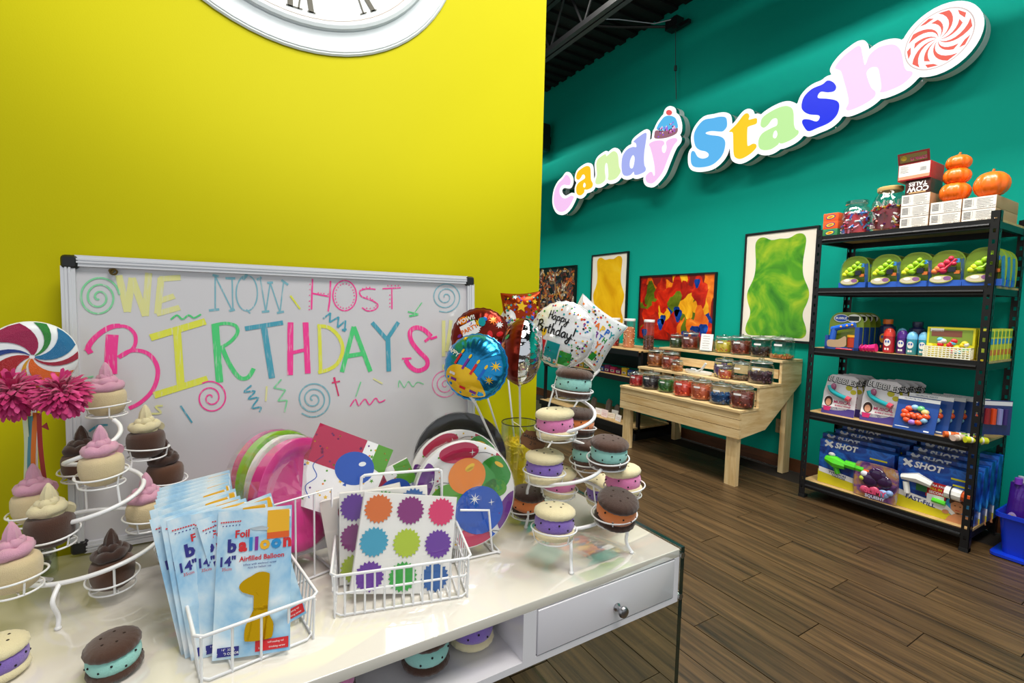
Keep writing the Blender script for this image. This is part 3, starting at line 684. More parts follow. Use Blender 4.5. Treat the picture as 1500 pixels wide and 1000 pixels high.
# ---------------------------------------------------------------- white desk with glass side panels
DZ = .72; DX0, DX1, DY0, DY1 = -.56, .926, .735, 1.375
LAC = M('#eceaf0', .16, coat=.7, name='white_lacquer'); LACT = M('#ece6dc', .05, coat=1., name='white_lacquer_top'); LACT.node_tree.nodes['Principled BSDF'].inputs['Coat IOR'].default_value = 1.8; LACT.node_tree.nodes['Principled BSDF'].inputs['Coat Roughness'].default_value = .03
GAP_SHADE = M('#5d5a63', .6)
t = thing('desk', 'glossy white desk with a drawer, an open cubby and green-edged glass sides', 'desk', (0, 0, 0))
q = MB(); rbox(q, DX0, DY0, DZ-.020, DX1, DY1, DZ, .0015, n=1); q.build('desktop', LACT, t, ang=50)
q = MB(); q.box(DX0, DY0, .589, DX1, DY1, .603); q.build('bottom_panel', LAC, t, smooth=False)
q = MB(); q.box(DX0, DY1-.016, .605, DX1, DY1, DZ-.020); q.build('back_panel', LAC, t, smooth=False)
for x in (DX0, -.085, .502-.016, DX1-.014):
    q = MB(); q.box(x, DY0+.001, .603, x+.014, DY1-.016, DZ-.020); q.build('upright_panel', LAC, t, smooth=False)
for x0, x1 in ((.519, .908), (DX0+.02, -.09)):
    q = MB(); q.box(x0-.004, DY0+.004, .6015, x1+.004, DY0+.012, .7); q.build('gap_shade_strip', GAP_SHADE, t, smooth=False)  # dark strip stands in for the shade inside the drawer gaps
    for a, b in ((x0-.0335, x0-.0028), (x1+.0014, x1+.0175)): q = MB(); q.box(a, DY0, .603, b, DY0+.016, .70); q.build('face_stile', LAC, t, smooth=False)
    q = MB(); rbox(q, x0, DY0-.0015, .6055, x1, DY0+.02, .6975, .001, n=1); dr = q.build('drawer', LAC, t, ang=50)
    q = MB(); q.T = Matrix.Translation(((x0+x1)/2+.012, DY0, .640)) @ Matrix.Rotation(R(90), 4, 'X')
    q.lathe([(.009, 0), (.009, .004), (.0055, .008), (.0055, .012), (.011, .018), (.0125, .023), (.011, .027), (.006, .029)], 20); q.build('knob', M('#a9a9ac', .28, 1., name='brushed_nickel'), dr)
for x in (DX1+.001, DX0-.013):
    q = MB(); q.box(x, DY0-.002, 0, x+.012, DY1, DZ+.003); g = q.build('glass_panel', GLASSG, t, smooth=False)
    q = MB()
    q.box(x-.0002, DY0-.0028, 0, x+.0122, DY0-.002, DZ+.003); q.box(x-.0002, DY0-.0028, DZ+.003, x+.0122, DY1, DZ+.0038); q.build('glass_edge', M('#10261f', .15, coat=.6), g, smooth=False)
    for z in (.703, .600):
        q = MB(); q.cyl((x+.006, DY0-.004, z), (x+.006, DY0+.012, z), .0075, 12); q.build('glass_clip', M('#b8bcbc', .2, 1.), t)

# ---------------------------------------------------------------- plush cupcakes and sandwich cookies
CREAM, TAN, BROWN, DARK, PINKF, CHOC = [M(c, .95, bump=.5, bs=700, sheen=.4, name='felt_'+c[1:]) for c in ('#f0e6c6', '#d9c294', '#4c2c1a', '#331c13', '#dfa3bd', '#3a2017')]
CAKE0, SWIRL0 = M('#dcc79c', .95, bump=.5, bs=700, sheen=.4, name='cake_felt'), M('#dda2bb', .95, bump=.5, bs=700, sheen=.4, name='swirl_felt')
def make_cupcake():
    t = thing('plush_cupcake', '', 'plush cupcake')
    q = MB(); q.lathe([(.010, .000), (.026, .002), (.036, .010), (.0415, .026), (.043, .042), (.0425, .055), (.039, .064), (.030, .069), (.010, .071)], 28, ripple=.012, rn=9)
    q.build('cake', CAKE0, t, ang=80)
    q = MB(); P = []; rd = []
    for k in range(70):
        f = k/69; a = f*2*PI*2.35; r_ = .0275*(1-f)**.8+.003
        P.append((r_*math.cos(a), r_*math.sin(a), .073+.032*f+.0012*math.sin(k*1.15))); rd.append(.0132*(1-f*.38)*(1+.13*math.sin(k*1.15+.6)))
    q.tube(P, .01, 10, rad=rd); q.lathe([(.026, .069), (.024, .083), (.016, .101), (.004, .108)], 16)
    sw = q.build('frosting_swirl', SWIRL0, t, ang=80)
    q = MB(); q.lathe([(.012, .098), (.0135, .106), (.0115, .119), (.007, .131), (.002, .140)], 21, ripple=.14, rn=7); q.build('tip', SWIRL0, sw, ang=80)
    return t
TOP0, FILL0 = M('#4b2d1e', .95, bump=.5, bs=700, sheen=.4, name='cookie_felt'), M('#9edcd2', .95, bump=.4, bs=700, sheen=.3, name='filling_felt')
SPK = M('#1c1a1c', .9)
def make_cookie():
    t = thing('plush_sandwich_cookie', '', 'plush cookie')
    for nm, z in (('bottom_cookie', 0), ('top_cookie', .044)):
        q = MB(); q.lathe([(.008, z+.002), (.026, z), (.038, z+.002), (.0445, z+.008), (.0455, z+.0125), (.0435, z+.018), (.036, z+.0235), (.020, z+.0265), (.006, z+.0268)], 64, ripple=.014, rn=20)
        o = q.build(nm, TOP0, t, ang=80)
        if z:
            q = MB()
            for k in range(5): a = 2*PI*k/5+.3; q.ball((.019*math.cos(a), .019*math.sin(a), z+.0262), .0028, .0028, .0012, 8, 5)
            q.build('stitch_dimples', M('#2a1810', .95), o, kind='stuff')
    q = MB(); q.lathe([(.030, .016), (.040, .019), (.0432, .028), (.0436, .034), (.0428, .042), (.039, .050), (.03, .053)], 40); fo = q.build('filling', FILL0, t, ang=80)
    q = MB()
    for k in range(13):
        a = 2*PI*k/13+.2; z = .028+.012*(k % 2)+.004*(k % 3 == 0); q.ball((.0434*math.cos(a), .0434*math.sin(a), z), .0021, n=7, m=5)
    q.build('chips', SPK, fo, kind='stuff')
    return t
cup0, cook0 = make_cupcake(), make_cookie()
first = {id(cup0): True, id(cook0): True}
def place(proto, loc, label, group, sw, rz=0, tilt=(0, 0), sc=1.):
    rot = (tilt[0], tilt[1], rz)
    if first[id(proto)]: first[id(proto)] = False; o = proto; o.location = loc; o.rotation_euler = rot; o['label'] = label; o.scale = (sc,)*3
    else: o = dup(proto, loc, label=label, rot=rot, sc=sc)
    o['group'] = group; PEND.append((o, sw)); return o
PEND = []

# tiered wire stand, left: cupcakes
def stand(name, label, foot_z, axis, items, rr, spiral_pts, feet, wire_r=.0042):
    t = thing(name, label, 'display stand', (axis[0], axis[1], foot_z))
    A = Vector((axis[0], axis[1], foot_z))
    q = MB(); P = [Vector((r_*math.cos(a), r_*math.sin(a), z)) for a, r_, z in spl(spiral_pts, 10)]
    q.tube(P, wire_r, 8); q.build('spiral_rail', WIRE, t, ang=80)
    for (x, y) in feet:
        b = Vector((x-axis[0], y-axis[1], .004)); nr = min(P[:len(P)//2], key=lambda p: (p-b).length)
        q = MB(); q.tube(spl([nr, nr+(b-nr)*.35+Vector((b.x*.12, b.y*.12, .004)), b+(nr-b)*.25, b], 5), wire_r*.9, 8); q.ball((b.x, b.y, .003), .0055, .0055, .004, 8, 6); q.build('leg', WIRE, t, ang=80)
    for c in items:
        c = Vector(c)-A
        q = MB(); q.ring(c+Vector((0, 0, .021)), rr*1.04, .0018, 30, 6, Matrix.Rotation(.10, 4, Vector((math.sin(c.x*90), math.cos(c.y*70), 0)))); q.ring(c+Vector((0, 0, .0)), rr*.88, .0018, 30, 6); 
        nr = min(P, key=lambda p: (p-c).length); dv = (nr-c); dv.z = 0; dv = dv.normalized() if dv.length > 1e-4 else Vector((1, 0, 0))
        for k in range(3):
            a = math.atan2(dv.y, dv.x)+2*PI*k/3; e = Vector((math.cos(a), math.sin(a), 0)); q.tube([c+e*rr*.88, c+e*rr+Vector((0, 0, .021))], .0016, 6)
        e = Vector((math.cos(math.atan2(dv.y, dv.x)), math.sin(math.atan2(dv.y, dv.x)), 0))
        q.tube([c+e*rr*.88, nr], .0022, 6)
        for k in range(2):
            e2 = Vector((math.cos(k*PI/2+.4), math.sin(k*PI/2+.4), 0)); q.tube([c-e2*rr*.88, c+e2*rr*.88], .0014, 6)
        q.build('holder_ring', WIRE, t, ang=80)
    return t
LAX = (-.205, 1.19)
CUPS = [((157, 607), 1.03, 'pink frosted cream', 'topmost on the wire stand', 'pc'), ((150, 708), .91, 'pink frosted cream', 'mid stand, in front of a dark one', 'pc'),
        ((215, 668), 1.035, 'cream frosted brown', 'high on the wire stand in front of the whiteboard', 'cb'), ((124, 697), 1.03, 'dark frosted brown', 'half hidden behind the middle pink one', 'db'),
        ((243, 714), 1.07, 'dark frosted brown', 'behind the pink one next to the balloon packets', 'db'), ((216, 770), .99, 'pink frosted cream', 'on the wire stand next to the balloon packets', 'pc'),
        ((52, 762), .93, 'pink frosted cream', 'hidden behind the cream and brown one', 'pc'), ((75, 797), .86, 'cream frosted brown', 'low on the wire stand beside the lollipop', 'cb'),
        ((22, 862), .78, 'pink frosted cream', 'on the lowest ring, cut by the picture edge', 'pc'), ((166, 858), .91, 'dark chocolate frosted brown', 'on the lowest ring of the wire stand', 'db'),
        ((262, 812), 1.0, 'dark brown', 'mostly hidden behind the balloon packets', 'db')]
cpos = []
for (px, d, lk, wh_, sw) in CUPS:
    p = dep(px[0], px[1], d); p.y = min(p.y, 1.315); cpos.append(p)
    place(cup0, p, lk+' plush cupcake '+wh_, 'plush cupcakes on the spiral wire stand', sw, rz=random.uniform(0, 6), sc=.80)
sp_l = [(R(200), .125, .062), (R(245), .125, .064), (R(290), .125, .068), (R(340), .12, .075), (R(20), .11, .085), ]
def spir(a0, turns, r0, r1, z0, z1, n=26): return [(R(a0)+2*PI*turns*k/n, r0+(r1-r0)*k/n, z0+(z1-z0)*(k/n)**1.15) for k in range(n+1)]
stand('wire_cupcake_stand', 'white spiral wire cupcake stand beside the whiteboard', DZ, LAX, cpos, .039, spir(190, 2.6, .116, .03, .060, .325), [(-.247, 1.065), (-.10, 1.16), (-.30, 1.26)])

RAX = (.715, .905)
COOKS = [((838, 582), 1.17, 'mint filled brown', 'topmost on the small wire stand', 'mb', (0, .10)), ((814, 641), 1.13, 'pink filled cream', 'just below the top mint one', 'pk', (.0, -.08)), ((797, 703), 1.13, 'purple filled cream', 'in front of the yellow paper vase', 'pu', (0, 0)),
         ((862, 684), 1.26, 'mint filled brown', 'behind the other mint one on the middle ring', 'mb', (0, .1)), ((890, 682), 1.16, 'mint filled brown', 'on the right of the middle ring', 'mb', (0, -.08)), ((914, 722), 1.20, 'pink filled cream', 'on the right, above the orange one', 'pk', (0, .12)),
         ((771, 752), 1.28, 'orange filled dark brown', 'between the vase and the patterned plates', 'or', (0, -.1)), ((811, 786), 1.06, 'purple filled cream', 'lowest at the front of the small stand', 'pu', (0, .08)), ((899, 764), 1.08, 'orange filled dark brown', 'tilted on the lowest ring over the drawer', 'or', (.15, .22)),
         ((846, 636), 1.31, 'orange filled brown', 'peeking out behind the pink one near the top', 'or', (0, 0)), ((818, 724), 1.26, 'pink filled cream', 'behind the purple one on the middle ring', 'pk', (0, 0)), ((884, 736), 1.30, 'purple filled cream', 'behind the pink one on the right', 'pu', (0, .1))]
kpos = []
for (px, d, lk, wh_, sw, tl) in COOKS:
    p = dep(px[0], px[1], d); kpos.append(p)
    place(cook0, p, lk+' plush sandwich cookie '+wh_, 'plush cookies on the small wire stand', sw, rz=random.uniform(0, 6), tilt=tl)
stand('wire_cookie_stand', 'white spiral wire stand of plush cookies on the right end of the desk', DZ, RAX, kpos, .048, spir(215, 2.7, .115, .05, .075, .365), [(.631, .775), (.808, .776), (.66, 1.0)])
place(cook0, (-.146, .900, DZ+.002), 'mint filled brown plush sandwich cookie lying alone on the desktop', 'loose plush cookies on the desk', 'mb', 1.2, (R(-2), R(-4)), .78)
p = at(2, 1000, Z=DZ); place(cook0, (p.x-.008, p.y+.02, DZ+.001), 'purple filled cream plush sandwich cookie at the bottom left picture corner', 'loose plush cookies on the desk', 'pu', .5, (0, 0), .78)
place(cook0, (.322, .822, .6065), 'mint filled brown plush sandwich cookie inside the desk cubby', 'plush cookies in the desk cubby', 'mb', 2.)
place(cook0, (.425, .835, .6065), 'purple filled cream plush sandwich cookie deeper inside the desk cubby', 'plush cookies in the desk cubby', 'pu', 1.)
place(cook0, (.148, .83, .6065), 'pink filled brown plush sandwich cookie at the dark end of the desk cubby', 'plush cookies in the desk cubby', 'pb', 1.)
FM = lambda c: M(c, .95, bump=.5, bs=700, sheen=.4, name='felt_'+c[1:])
SW = {'pc': {'cake_felt': FM('#dcc79c'), 'swirl_felt': FM('#dda2bb')}, 'cb': {'cake_felt': FM('#492a1b'), 'swirl_felt': FM('#e6d9ae')}, 'db': {'cake_felt': FM('#5a3722'), 'swirl_felt': FM('#3a2015')},
      'mb': {}, 'pk': {'cookie_felt': FM('#ecdfb4'), 'filling_felt': FM('#ea86bd')}, 'pu': {'cookie_felt': FM('#ecdfb4'), 'filling_felt': FM('#8a6cc4')}, 'or': {'cookie_felt': FM('#3d241a'), 'filling_felt': FM('#f08a4a')}, 'pb': {'filling_felt': FM('#ea86bd')}}
for o, sw in PEND: remat(o, SW[sw])

# ---------------------------------------------------------------- wire baskets
def basket(name, label, org, rz, W_, D_, h, nx, ny, mid=(), taper=.0, handle=None, zfoot=.004):
    t = thing(name, label, 'basket', (org[0], org[1], DZ), rz)
    def rect(z, e, r_=.0028, nm='rim', x0=0, x1=W_):
        q = MB(); c = .010
        P = [(x0-e+c, -e, z), (x1+e-c, -e, z), (x1+e, -e+c, z), (x1+e, D_+e-c, z), (x1+e-c, D_+e, z), (x0-e+c, D_+e, z), (x0-e, D_+e-c, z), (x0-e, -e+c, z)]
        q.tube(P, r_, 8, loop=True); q.build(nm, WIRE, t, ang=80)
    rect(h, taper); rect(zfoot, 0, .0022, 'base_frame')
    for m in mid: rect(zfoot+(h-zfoot)*m, taper*m, .0022, 'middle_frame')
    for k in range(nx+1):
        x = W_*k/nx
        for y, s_ in ((0, -1), (D_, 1)):
            q = MB(); q.tube([(x, y, zfoot-.003), (x, y+s_*taper, h)], .0020, 6); q.build('upright_wire', WIRE, t, ang=80)
        q = MB(); q.tube([(x, 0, zfoot), (x, D_, zfoot)], .0015, 6); q.build('floor_wire', WIRE, t, ang=80)
    for k in range(1, ny):
        y = D_*k/ny
        for x, s_ in ((0, -1), (W_, 1)):
            q = MB(); q.tube([(x, y, zfoot-.003), (x+s_*taper, y, h)], .0017, 6); q.build('upright_wire', WIRE, t, ang=80)
    if handle:
        y, hz, x0, x1 = handle; q = MB(); q.tube(spl([(x0, y, h*.6), (x0, y, hz-.018), (x0+.006, y, hz-.003), (x0+.02, y, hz), (x1-.02, y, hz), (x1-.006, y, hz-.003), (x1, y, hz-.018), (x1, y, h*.6)], 3), .0032, 8); q.build('handle', WIRE, t, ang=80)
    return t
BK1 = ((-.034, .806), R(8.5)); BK2 = ((.166, .868), R(-14))
basket('wire_basket', 'white wire basket packed with blue foil balloon packets', BK1[0], BK1[1], .160, .285, .078, 4, 16, (), .007)
basket('wire_basket', 'white wire basket of polka dot napkins with an upright handle', BK2[0], BK2[1], .243, .195, .082, 14, 10, (.55,), .006, (.155, .205, .045, .215))

# foil balloon packets, standing in the first basket
PW_, PH_ = .114, .222
cloudm = noise_mat('sky_print', [(.36, '#7cbbe6'), (.5, '#bfe0f4'), (.64, '#f6fafb')], 13., .22, dist=.3)
def make_packet():
    t = thing('balloon_packet', '', 'balloon packet')
    q = MB(); rr = random.Random(2)
    g = 6; nx, ny = 8, 14
    def zz(u, v): return .0028*math.sin(PI*min(1, max(0, (u/PW_+.5))))*(.4+.6*math.sin(PI*v/PH_))+.0006*math.sin(u*190+v*70)*math.sin(v*60)
    fr = [[q.pt((-PW_/2+PW_*i/nx, PH_*j/ny, zz(-PW_/2+PW_*i/nx, PH_*j/ny))) for i in range(nx+1)] for j in range(ny+1)]
    bk = [[q.pt((-PW_/2+PW_*i/nx, PH_*j/ny, -.0015)) for i in range(nx+1)] for j in range(ny+1)]
    for j in range(ny):
        for i in range(nx): q.face((fr[j][i], fr[j][i+1], fr[j+1][i+1], fr[j+1][i])); q.face((bk[j][i+1], bk[j][i], bk[j+1][i], bk[j+1][i+1]))
    for j in range(ny): q.face((bk[j][0], fr[j][0], fr[j+1][0], bk[j+1][0])); q.face((fr[j][nx], bk[j][nx], bk[j+1][nx], fr[j+1][nx]))
    for i in range(nx): q.face((fr[0][i], bk[0][i], bk[0][i+1], fr[0][i+1])); q.face((bk[ny][i], fr[ny][i], fr[ny][i+1], bk[ny][i+1]))
    q.build('wrapped_card', cloudm, t, ang=60)
    q = MB(); d = Decal(q, lambda u, v: (u, v, zz(u, v)+.0011))
    d.fan([(-.008, .192+.0), (.012, .194), (.022, .190), (.02, .186), (.0, .188)], 6)
    d.rect(.020, .182, .054, .217, 3); d.rect(.020, .172, .054, .182, 4); d.rect(.036, .204, .056, .216, 0)
    d.text('Foil', -.018, .184, .016, 2, bold=.03)
    cols = (1, 2, 5, 7, 3, 5, 2); xx = -.042
    for k, ch in enumerate('balloon'):
        wch = {'b': .66, 'a': .62, 'l': .33, 'o': .66, 'n': .64}[ch]*.026; d.text(ch, xx+wch/2, .166, .027, cols[k], bold=.05); xx += wch
    d.text('14"', -.040, .143, .020, 1, bold=.03); d.text('35cm', -.040, .132, .007, 2)
    d.text('Airfilled Balloon', .013, .145, .0105, 2, bold=.02); d.text('Inflate with enclosed straw', .010, .136, .0046, 1); d.text('Not for helium use', .010, .131, .0046, 1)
    d.rect(-.050, .004, -.018, .017, 1); d.text('14"  35cm', -.034, .0135, .005, 0); d.text('SOLID COLOR', -.034, .0078, .005, 0, bold=.02)
    d.rect(.006, .005, .055, .021, 2); d.text('Includes self-sealing valve', .0305, .0165, .0042, 0); d.text('Includes drinking straw', .0305, .0095, .0042, 0)
    for k in range(9): d.rect(-.052+k*.0036, .2035, -.0495+k*.0036, .2055, 2)
    for k in range(6): d.rect(-.049+k*.005, .198, -.047+k*.005, .1995, 1)
    q.build('printing', [M('#f7f7f7', .4), M('#2a2a86', .35), M('#d8262c', .35), M('#f2b51c', .35), M('#e8621c', .35), M('#1f8fd0', .35), M('#b9c6cf', .4), M('#8a2a9a', .35)], t, smooth=False)
    q = MB(); d = Decal(q, lambda u, v: (u, v, zz(u, v)+.0016+.0022*max(0, 1-abs(u-.008)/.03)))
    d.fan(spl([(-.010, .026), (-.008, .046), (.002, .050), (.002, .098), (-.006, .098), (-.014, .095), (-.020, .104), (-.014, .112), (-.002, .118), (.010, .123), (.024, .120), (.026, .110), (.024, .050), (.032, .046), (.032, .028), (.026, .022), (-.004, .022)], 3, True), 0, (.012, .085), 3)
    q.build('gold_foil_one', M('#d4a516', .14, 1., bump=.35, bs=26, name='gold_foil'), t)
    return t
pk0 = make_packet()
def basis(pos, n, up=(0, 0, 1), roll=0):
    n = Vector(n).normalized(); up = Vector(up); x = up.cross(n).normalized(); y = n.cross(x)
    m = Matrix(((x.x, y.x, n.x, pos[0]), (x.y, y.y, n.y, pos[1]), (x.z, y.z, n.z, pos[2]), (0, 0, 0, 1)))
    return m @ Matrix.Rotation(roll, 4, 'Z')
B1M = Matrix.Translation((BK1[0][0], BK1[0][1], DZ)) @ Matrix.Rotation(BK1[1], 4, 'Z')
def bask_pt(M_, x, y, z): return M_ @ Vector((x, y, z))
packs = [(.068, .010, .008, -30, 17, 3), (.108, .050, .007, -4, 14, 12), (.060, .040, .007, -24, 14, 7), (.050, .056, .007, -12, 15, 9), (.044, .074, .007, -4, 14, 7), (.040, .094, .007, 2, 14, 8), (.044, .114, .007, 0, 14, 6),
         (.040, .134, .007, 4, 14, 7), (.046, .154, .007, -2, 13, 8), (.042, .174, .007, 3, 13, 5), (.046, .194, .007, 0, 11, 6), (.042, .214, .007, 3, 10, 4), (.048, .236, .007, 0, 9, 5)]
ordn = ('', '', 'second', 'third', 'fourth', 'fifth', 'sixth', 'seventh', 'eighth', 'ninth', 'tenth', 'eleventh', 'rearmost')
for i, (x, y, z, az, lean, rl) in enumerate(packs):
    p = bask_pt(B1M, x, y, z)
    n = Matrix.Rotation(R(az)+BK1[1], 3, 'Z') @ Vector((0, -math.cos(R(lean)), math.sin(R(lean))))
    m = basis(p, n, (0, 0, 1), R(rl))
    lb = ('frontmost light blue balloon packet with a full gold number one', 'light blue balloon packet poking out at the lower right of the basket')[i] if i < 2 else 'light blue balloon packet, '+ordn[i]+' from the front in the packed row'
    if i == 0: o = pk0; o['label'] = lb
    else: o = dup(pk0, (0, 0, 0), label=lb)
    o.matrix_world = m; o['group'] = 'foil balloon packets in the wire basket'

# polka dot napkin packs
def napkin_pack(label, m, W_, H_, T_, draw, base='#f4f2ee', edge='#e9e4da', layers=6):
    t = thing('napkin_pack', label, 'napkins'); t.matrix_world = m
    q = MB()
    for k in range(layers):
        z0 = -T_+T_*k/layers; q.box(-W_/2+.0008*(k % 2), 0.0008*(k % 2), z0, W_/2-.0008*(k % 2), H_-.0008*(k % 2), z0+T_/layers*.86)
    q.build('folded_napkins', M(base, .7), t, smooth=False, kind='stuff')
    q = MB(); d = Decal(q, lambda u, v: (u, v, .0012)); mats = draw(d, W_, H_)
    q.build('printing', mats, t, smooth=False)
    q = MB(); nx, ny = 10, 10; rs = random.Random(W_*1000)
    def wz(i, j): return .0022+.0018*rs.random() if 0 < i < nx and 0 < j < ny else .0014
    g = [[q.pt((-W_/2-.003+(W_+.006)*i/nx, -.003+(H_+.006)*j/ny, wz(i, j))) for i in range(nx+1)] for j in range(ny+1)]
    for j in range(ny):
        for i in range(nx): q.face((g[j][i], g[j][i+1], g[j+1][i+1], g[j+1][i]))
    q.build('shrink_wrap', WRAP, t, ang=10)
    return t
DOTC = ['#e0701c', '#8a1a78', '#e0286a', '#3aa3c4', '#b5cc1f', '#6a2aa0', '#6a2aa0', '#2fa83a', '#1a5ea8']
def draw_dots(d, W_, H_):
    for j in range(3):
        for i in range(3):
            k = (j*3+i); p = W_/3; cx, cy = -W_/2+p*(i+.5), H_-H_/3*(j+.5)
            d.ell(cx, cy, .0235, .0235, k, n=40, jag=.2)
    return [M(c, .4) for c in DOTC]
B2M = Matrix.Translation((BK2[0][0], BK2[0][1], DZ)) @ Matrix.Rotation(BK2[1], 4, 'Z')
def inb(M_, x, y, z, az, lean, roll=0, rzb=0):
    n = Matrix.Rotation(R(az)+rzb, 3, 'Z') @ Vector((0, -math.cos(R(lean)), math.sin(R(lean))))
    return basis(bask_pt(M_, x, y, z), n, (0, 0, 1), R(roll))
def draw_half(d, W_, H_):
    for j in range(3):
        for i in range(3): d.ell(-W_/2+W_/3*(i+.5), H_-H_/3*(j+.5), .0235, .0235, (5, 7, 8, 1, 0, 3, 4, 2, 6)[j*3+i], n=40, jag=.2)
    return [M(c, .4) for c in DOTC]
napkin_pack('front pack of white napkins with nine jagged colourful dots', inb(B2M, .118, .030, .008, 4, 20, -10, BK2[1]), .190, .184, .020, draw_dots)
napkin_pack('white dotted napkin pack half hidden behind the front dotted pack', inb(B2M, .092, .085, .008, -6, 14, 2, BK2[1]), .178, .178, .020, draw_half)
def draw_red(d, W_, H_):
    d.rect(-W_/2, 0, W_/2, H_, 0); d.ell(0, H_*.8, .05, .035, 1, n=24); d.ell(.02, H_*.4, .05, .05, 2, n=24)
    return [M('#f3ece2', .4), M('#c81f30', .35), M('#2a9ad0', .35)]
napkin_pack('napkin pack with a red balloon print behind the polka dot packs', inb(B2M, .070, .125, .012, -10, 10, 12, BK2[1]), .165, .16, .022, draw_red)

# printed balloon parts, shared by the party plates and napkins
BALC = ['#ffffff', '#c2184e', '#f28a12', '#5aa51a', '#1556c0', '#6a1f8a', '#2f9a2a', '#f4c81f', '#2a2a2a', '#f8fafc']
def balloon_print(d, cx, cy, rx, ry, c, a=0, glint=True):
    d.ell(cx, cy, rx, ry, c, a, 26, 2)
    d.fan([(cx+ry*math.sin(a)*1.0-.004, cy-ry*math.cos(a)*1.0), (cx+ry*math.sin(a)*1.0+.004, cy-ry*math.cos(a)*1.0), (cx+ry*math.sin(a)*1.14, cy-ry*math.cos(a)*1.14)], c)
def draw_balloon_napkin(d, W_, H_):
    S0 = d.S; d.rect(-W_/2, 0, W_/2, H_, 0)
    d.S = lambda u, v: Vector(S0(u, v))+Vector((0, 0, .0002))
    d.rect(-W_/2, H_-.082, W_/2-.062, H_, 1); d.fan([(W_/2-.036, H_), (W_/2, H_), (W_/2, H_-.06), (W_/2-.036, H_-.05)], 3)
    rs = random.Random(5)
    for k in range(40): d.ell(rs.uniform(-.48, .48)*W_, rs.uniform(.03, .97)*H_, .0022, .0022, (2, 7, 3, 4, 5)[k % 5], n=8)
    for k in range(14): d.star(rs.uniform(-.46, .46)*W_, rs.uniform(.05, .95)*H_, .005, (3, 7, 5)[k % 3], rs.random())
    d.stroke([(-.05, .11), (-.062, .085), (-.045, .065), (-.058, .04), (-.04, .02)], .0018, 4)
    d.S = lambda u, v: Vector(S0(u, v))+Vector((0, 0, .0004))
    d.ell(.022, H_*.62, .042, .036, 4, .2, 28); d.fan([(.012, H_*.38), (.02, H_*.38), (.017, H_*.44)], 4)
    d.S = lambda u, v: Vector(S0(u, v))+Vector((0, 0, .0006)); d.ell(.034, H_*.70, .008, .005, 9, .5)
    return [M(c, .35) for c in BALC]

# party plates
def pbox(m, W_, h, d_): pass
def plate_pack(label, m, col, rim=None, n=8, R_=.115, pattern=None, wrap=True):
    t = thing('plate_pack', label, 'party plates'); t.matrix_world = m
    mt = M(col, .35, coat=.3)
    prof = lambda z: [(R_*.02, z), (R_*.68, z), (R_*.74, z+.004), (R_*.80, z+.008), (R_*.985, z+.0115), (R_, z+.010), (R_*.99, z+.009), (R_*.80, z+.0065), (R_*.7, z-.0015), (R_*.02, z-.0015)]
    for k in range(n):
        q = MB(); q.lathe(prof(-.0035*k), 40, ripple=.0); q.build('plate', mt, t, ang=60)
    q = MB(); d = Decal(q, lambda u, v: (u, v, pz(math.hypot(u, v), R_)))
    if pattern: q.build('printing', pattern(d, R_), t, smooth=False)
    if wrap:
        q = MB(); rs = random.Random(int(R_*1e4)+len(label)); rr = [[((R_+.002)*f*math.cos(2*PI*k/24), (R_+.002)*f*math.sin(2*PI*k/24), (.012+.0015*rs.random() if f > .75 else .004+.004*rs.random())) for k in range(24)] for f in (.05, .35, .65, .85, 1.)]
        rr.append([((R_+.003)*math.cos(2*PI*k/24), (R_+.003)*math.sin(2*PI*k/24), -.0035*n) for k in range(24)]); q.rings(rr, True, False); q.build('shrink_wrap', WRAP, t, ang=12)
    return t
def pz(r, R_):
    f = r/R_
    pts = [(0, 0), (.68, 0), (.74, .004), (.80, .008), (.985, .0115), (1.2, .0115)]
    for (a, za), (b, zb) in zip(pts[:-1], pts[1:]):
        if a <= f <= b: return za+(zb-za)*(f-a)/(b-a)+.0007
    return .0007
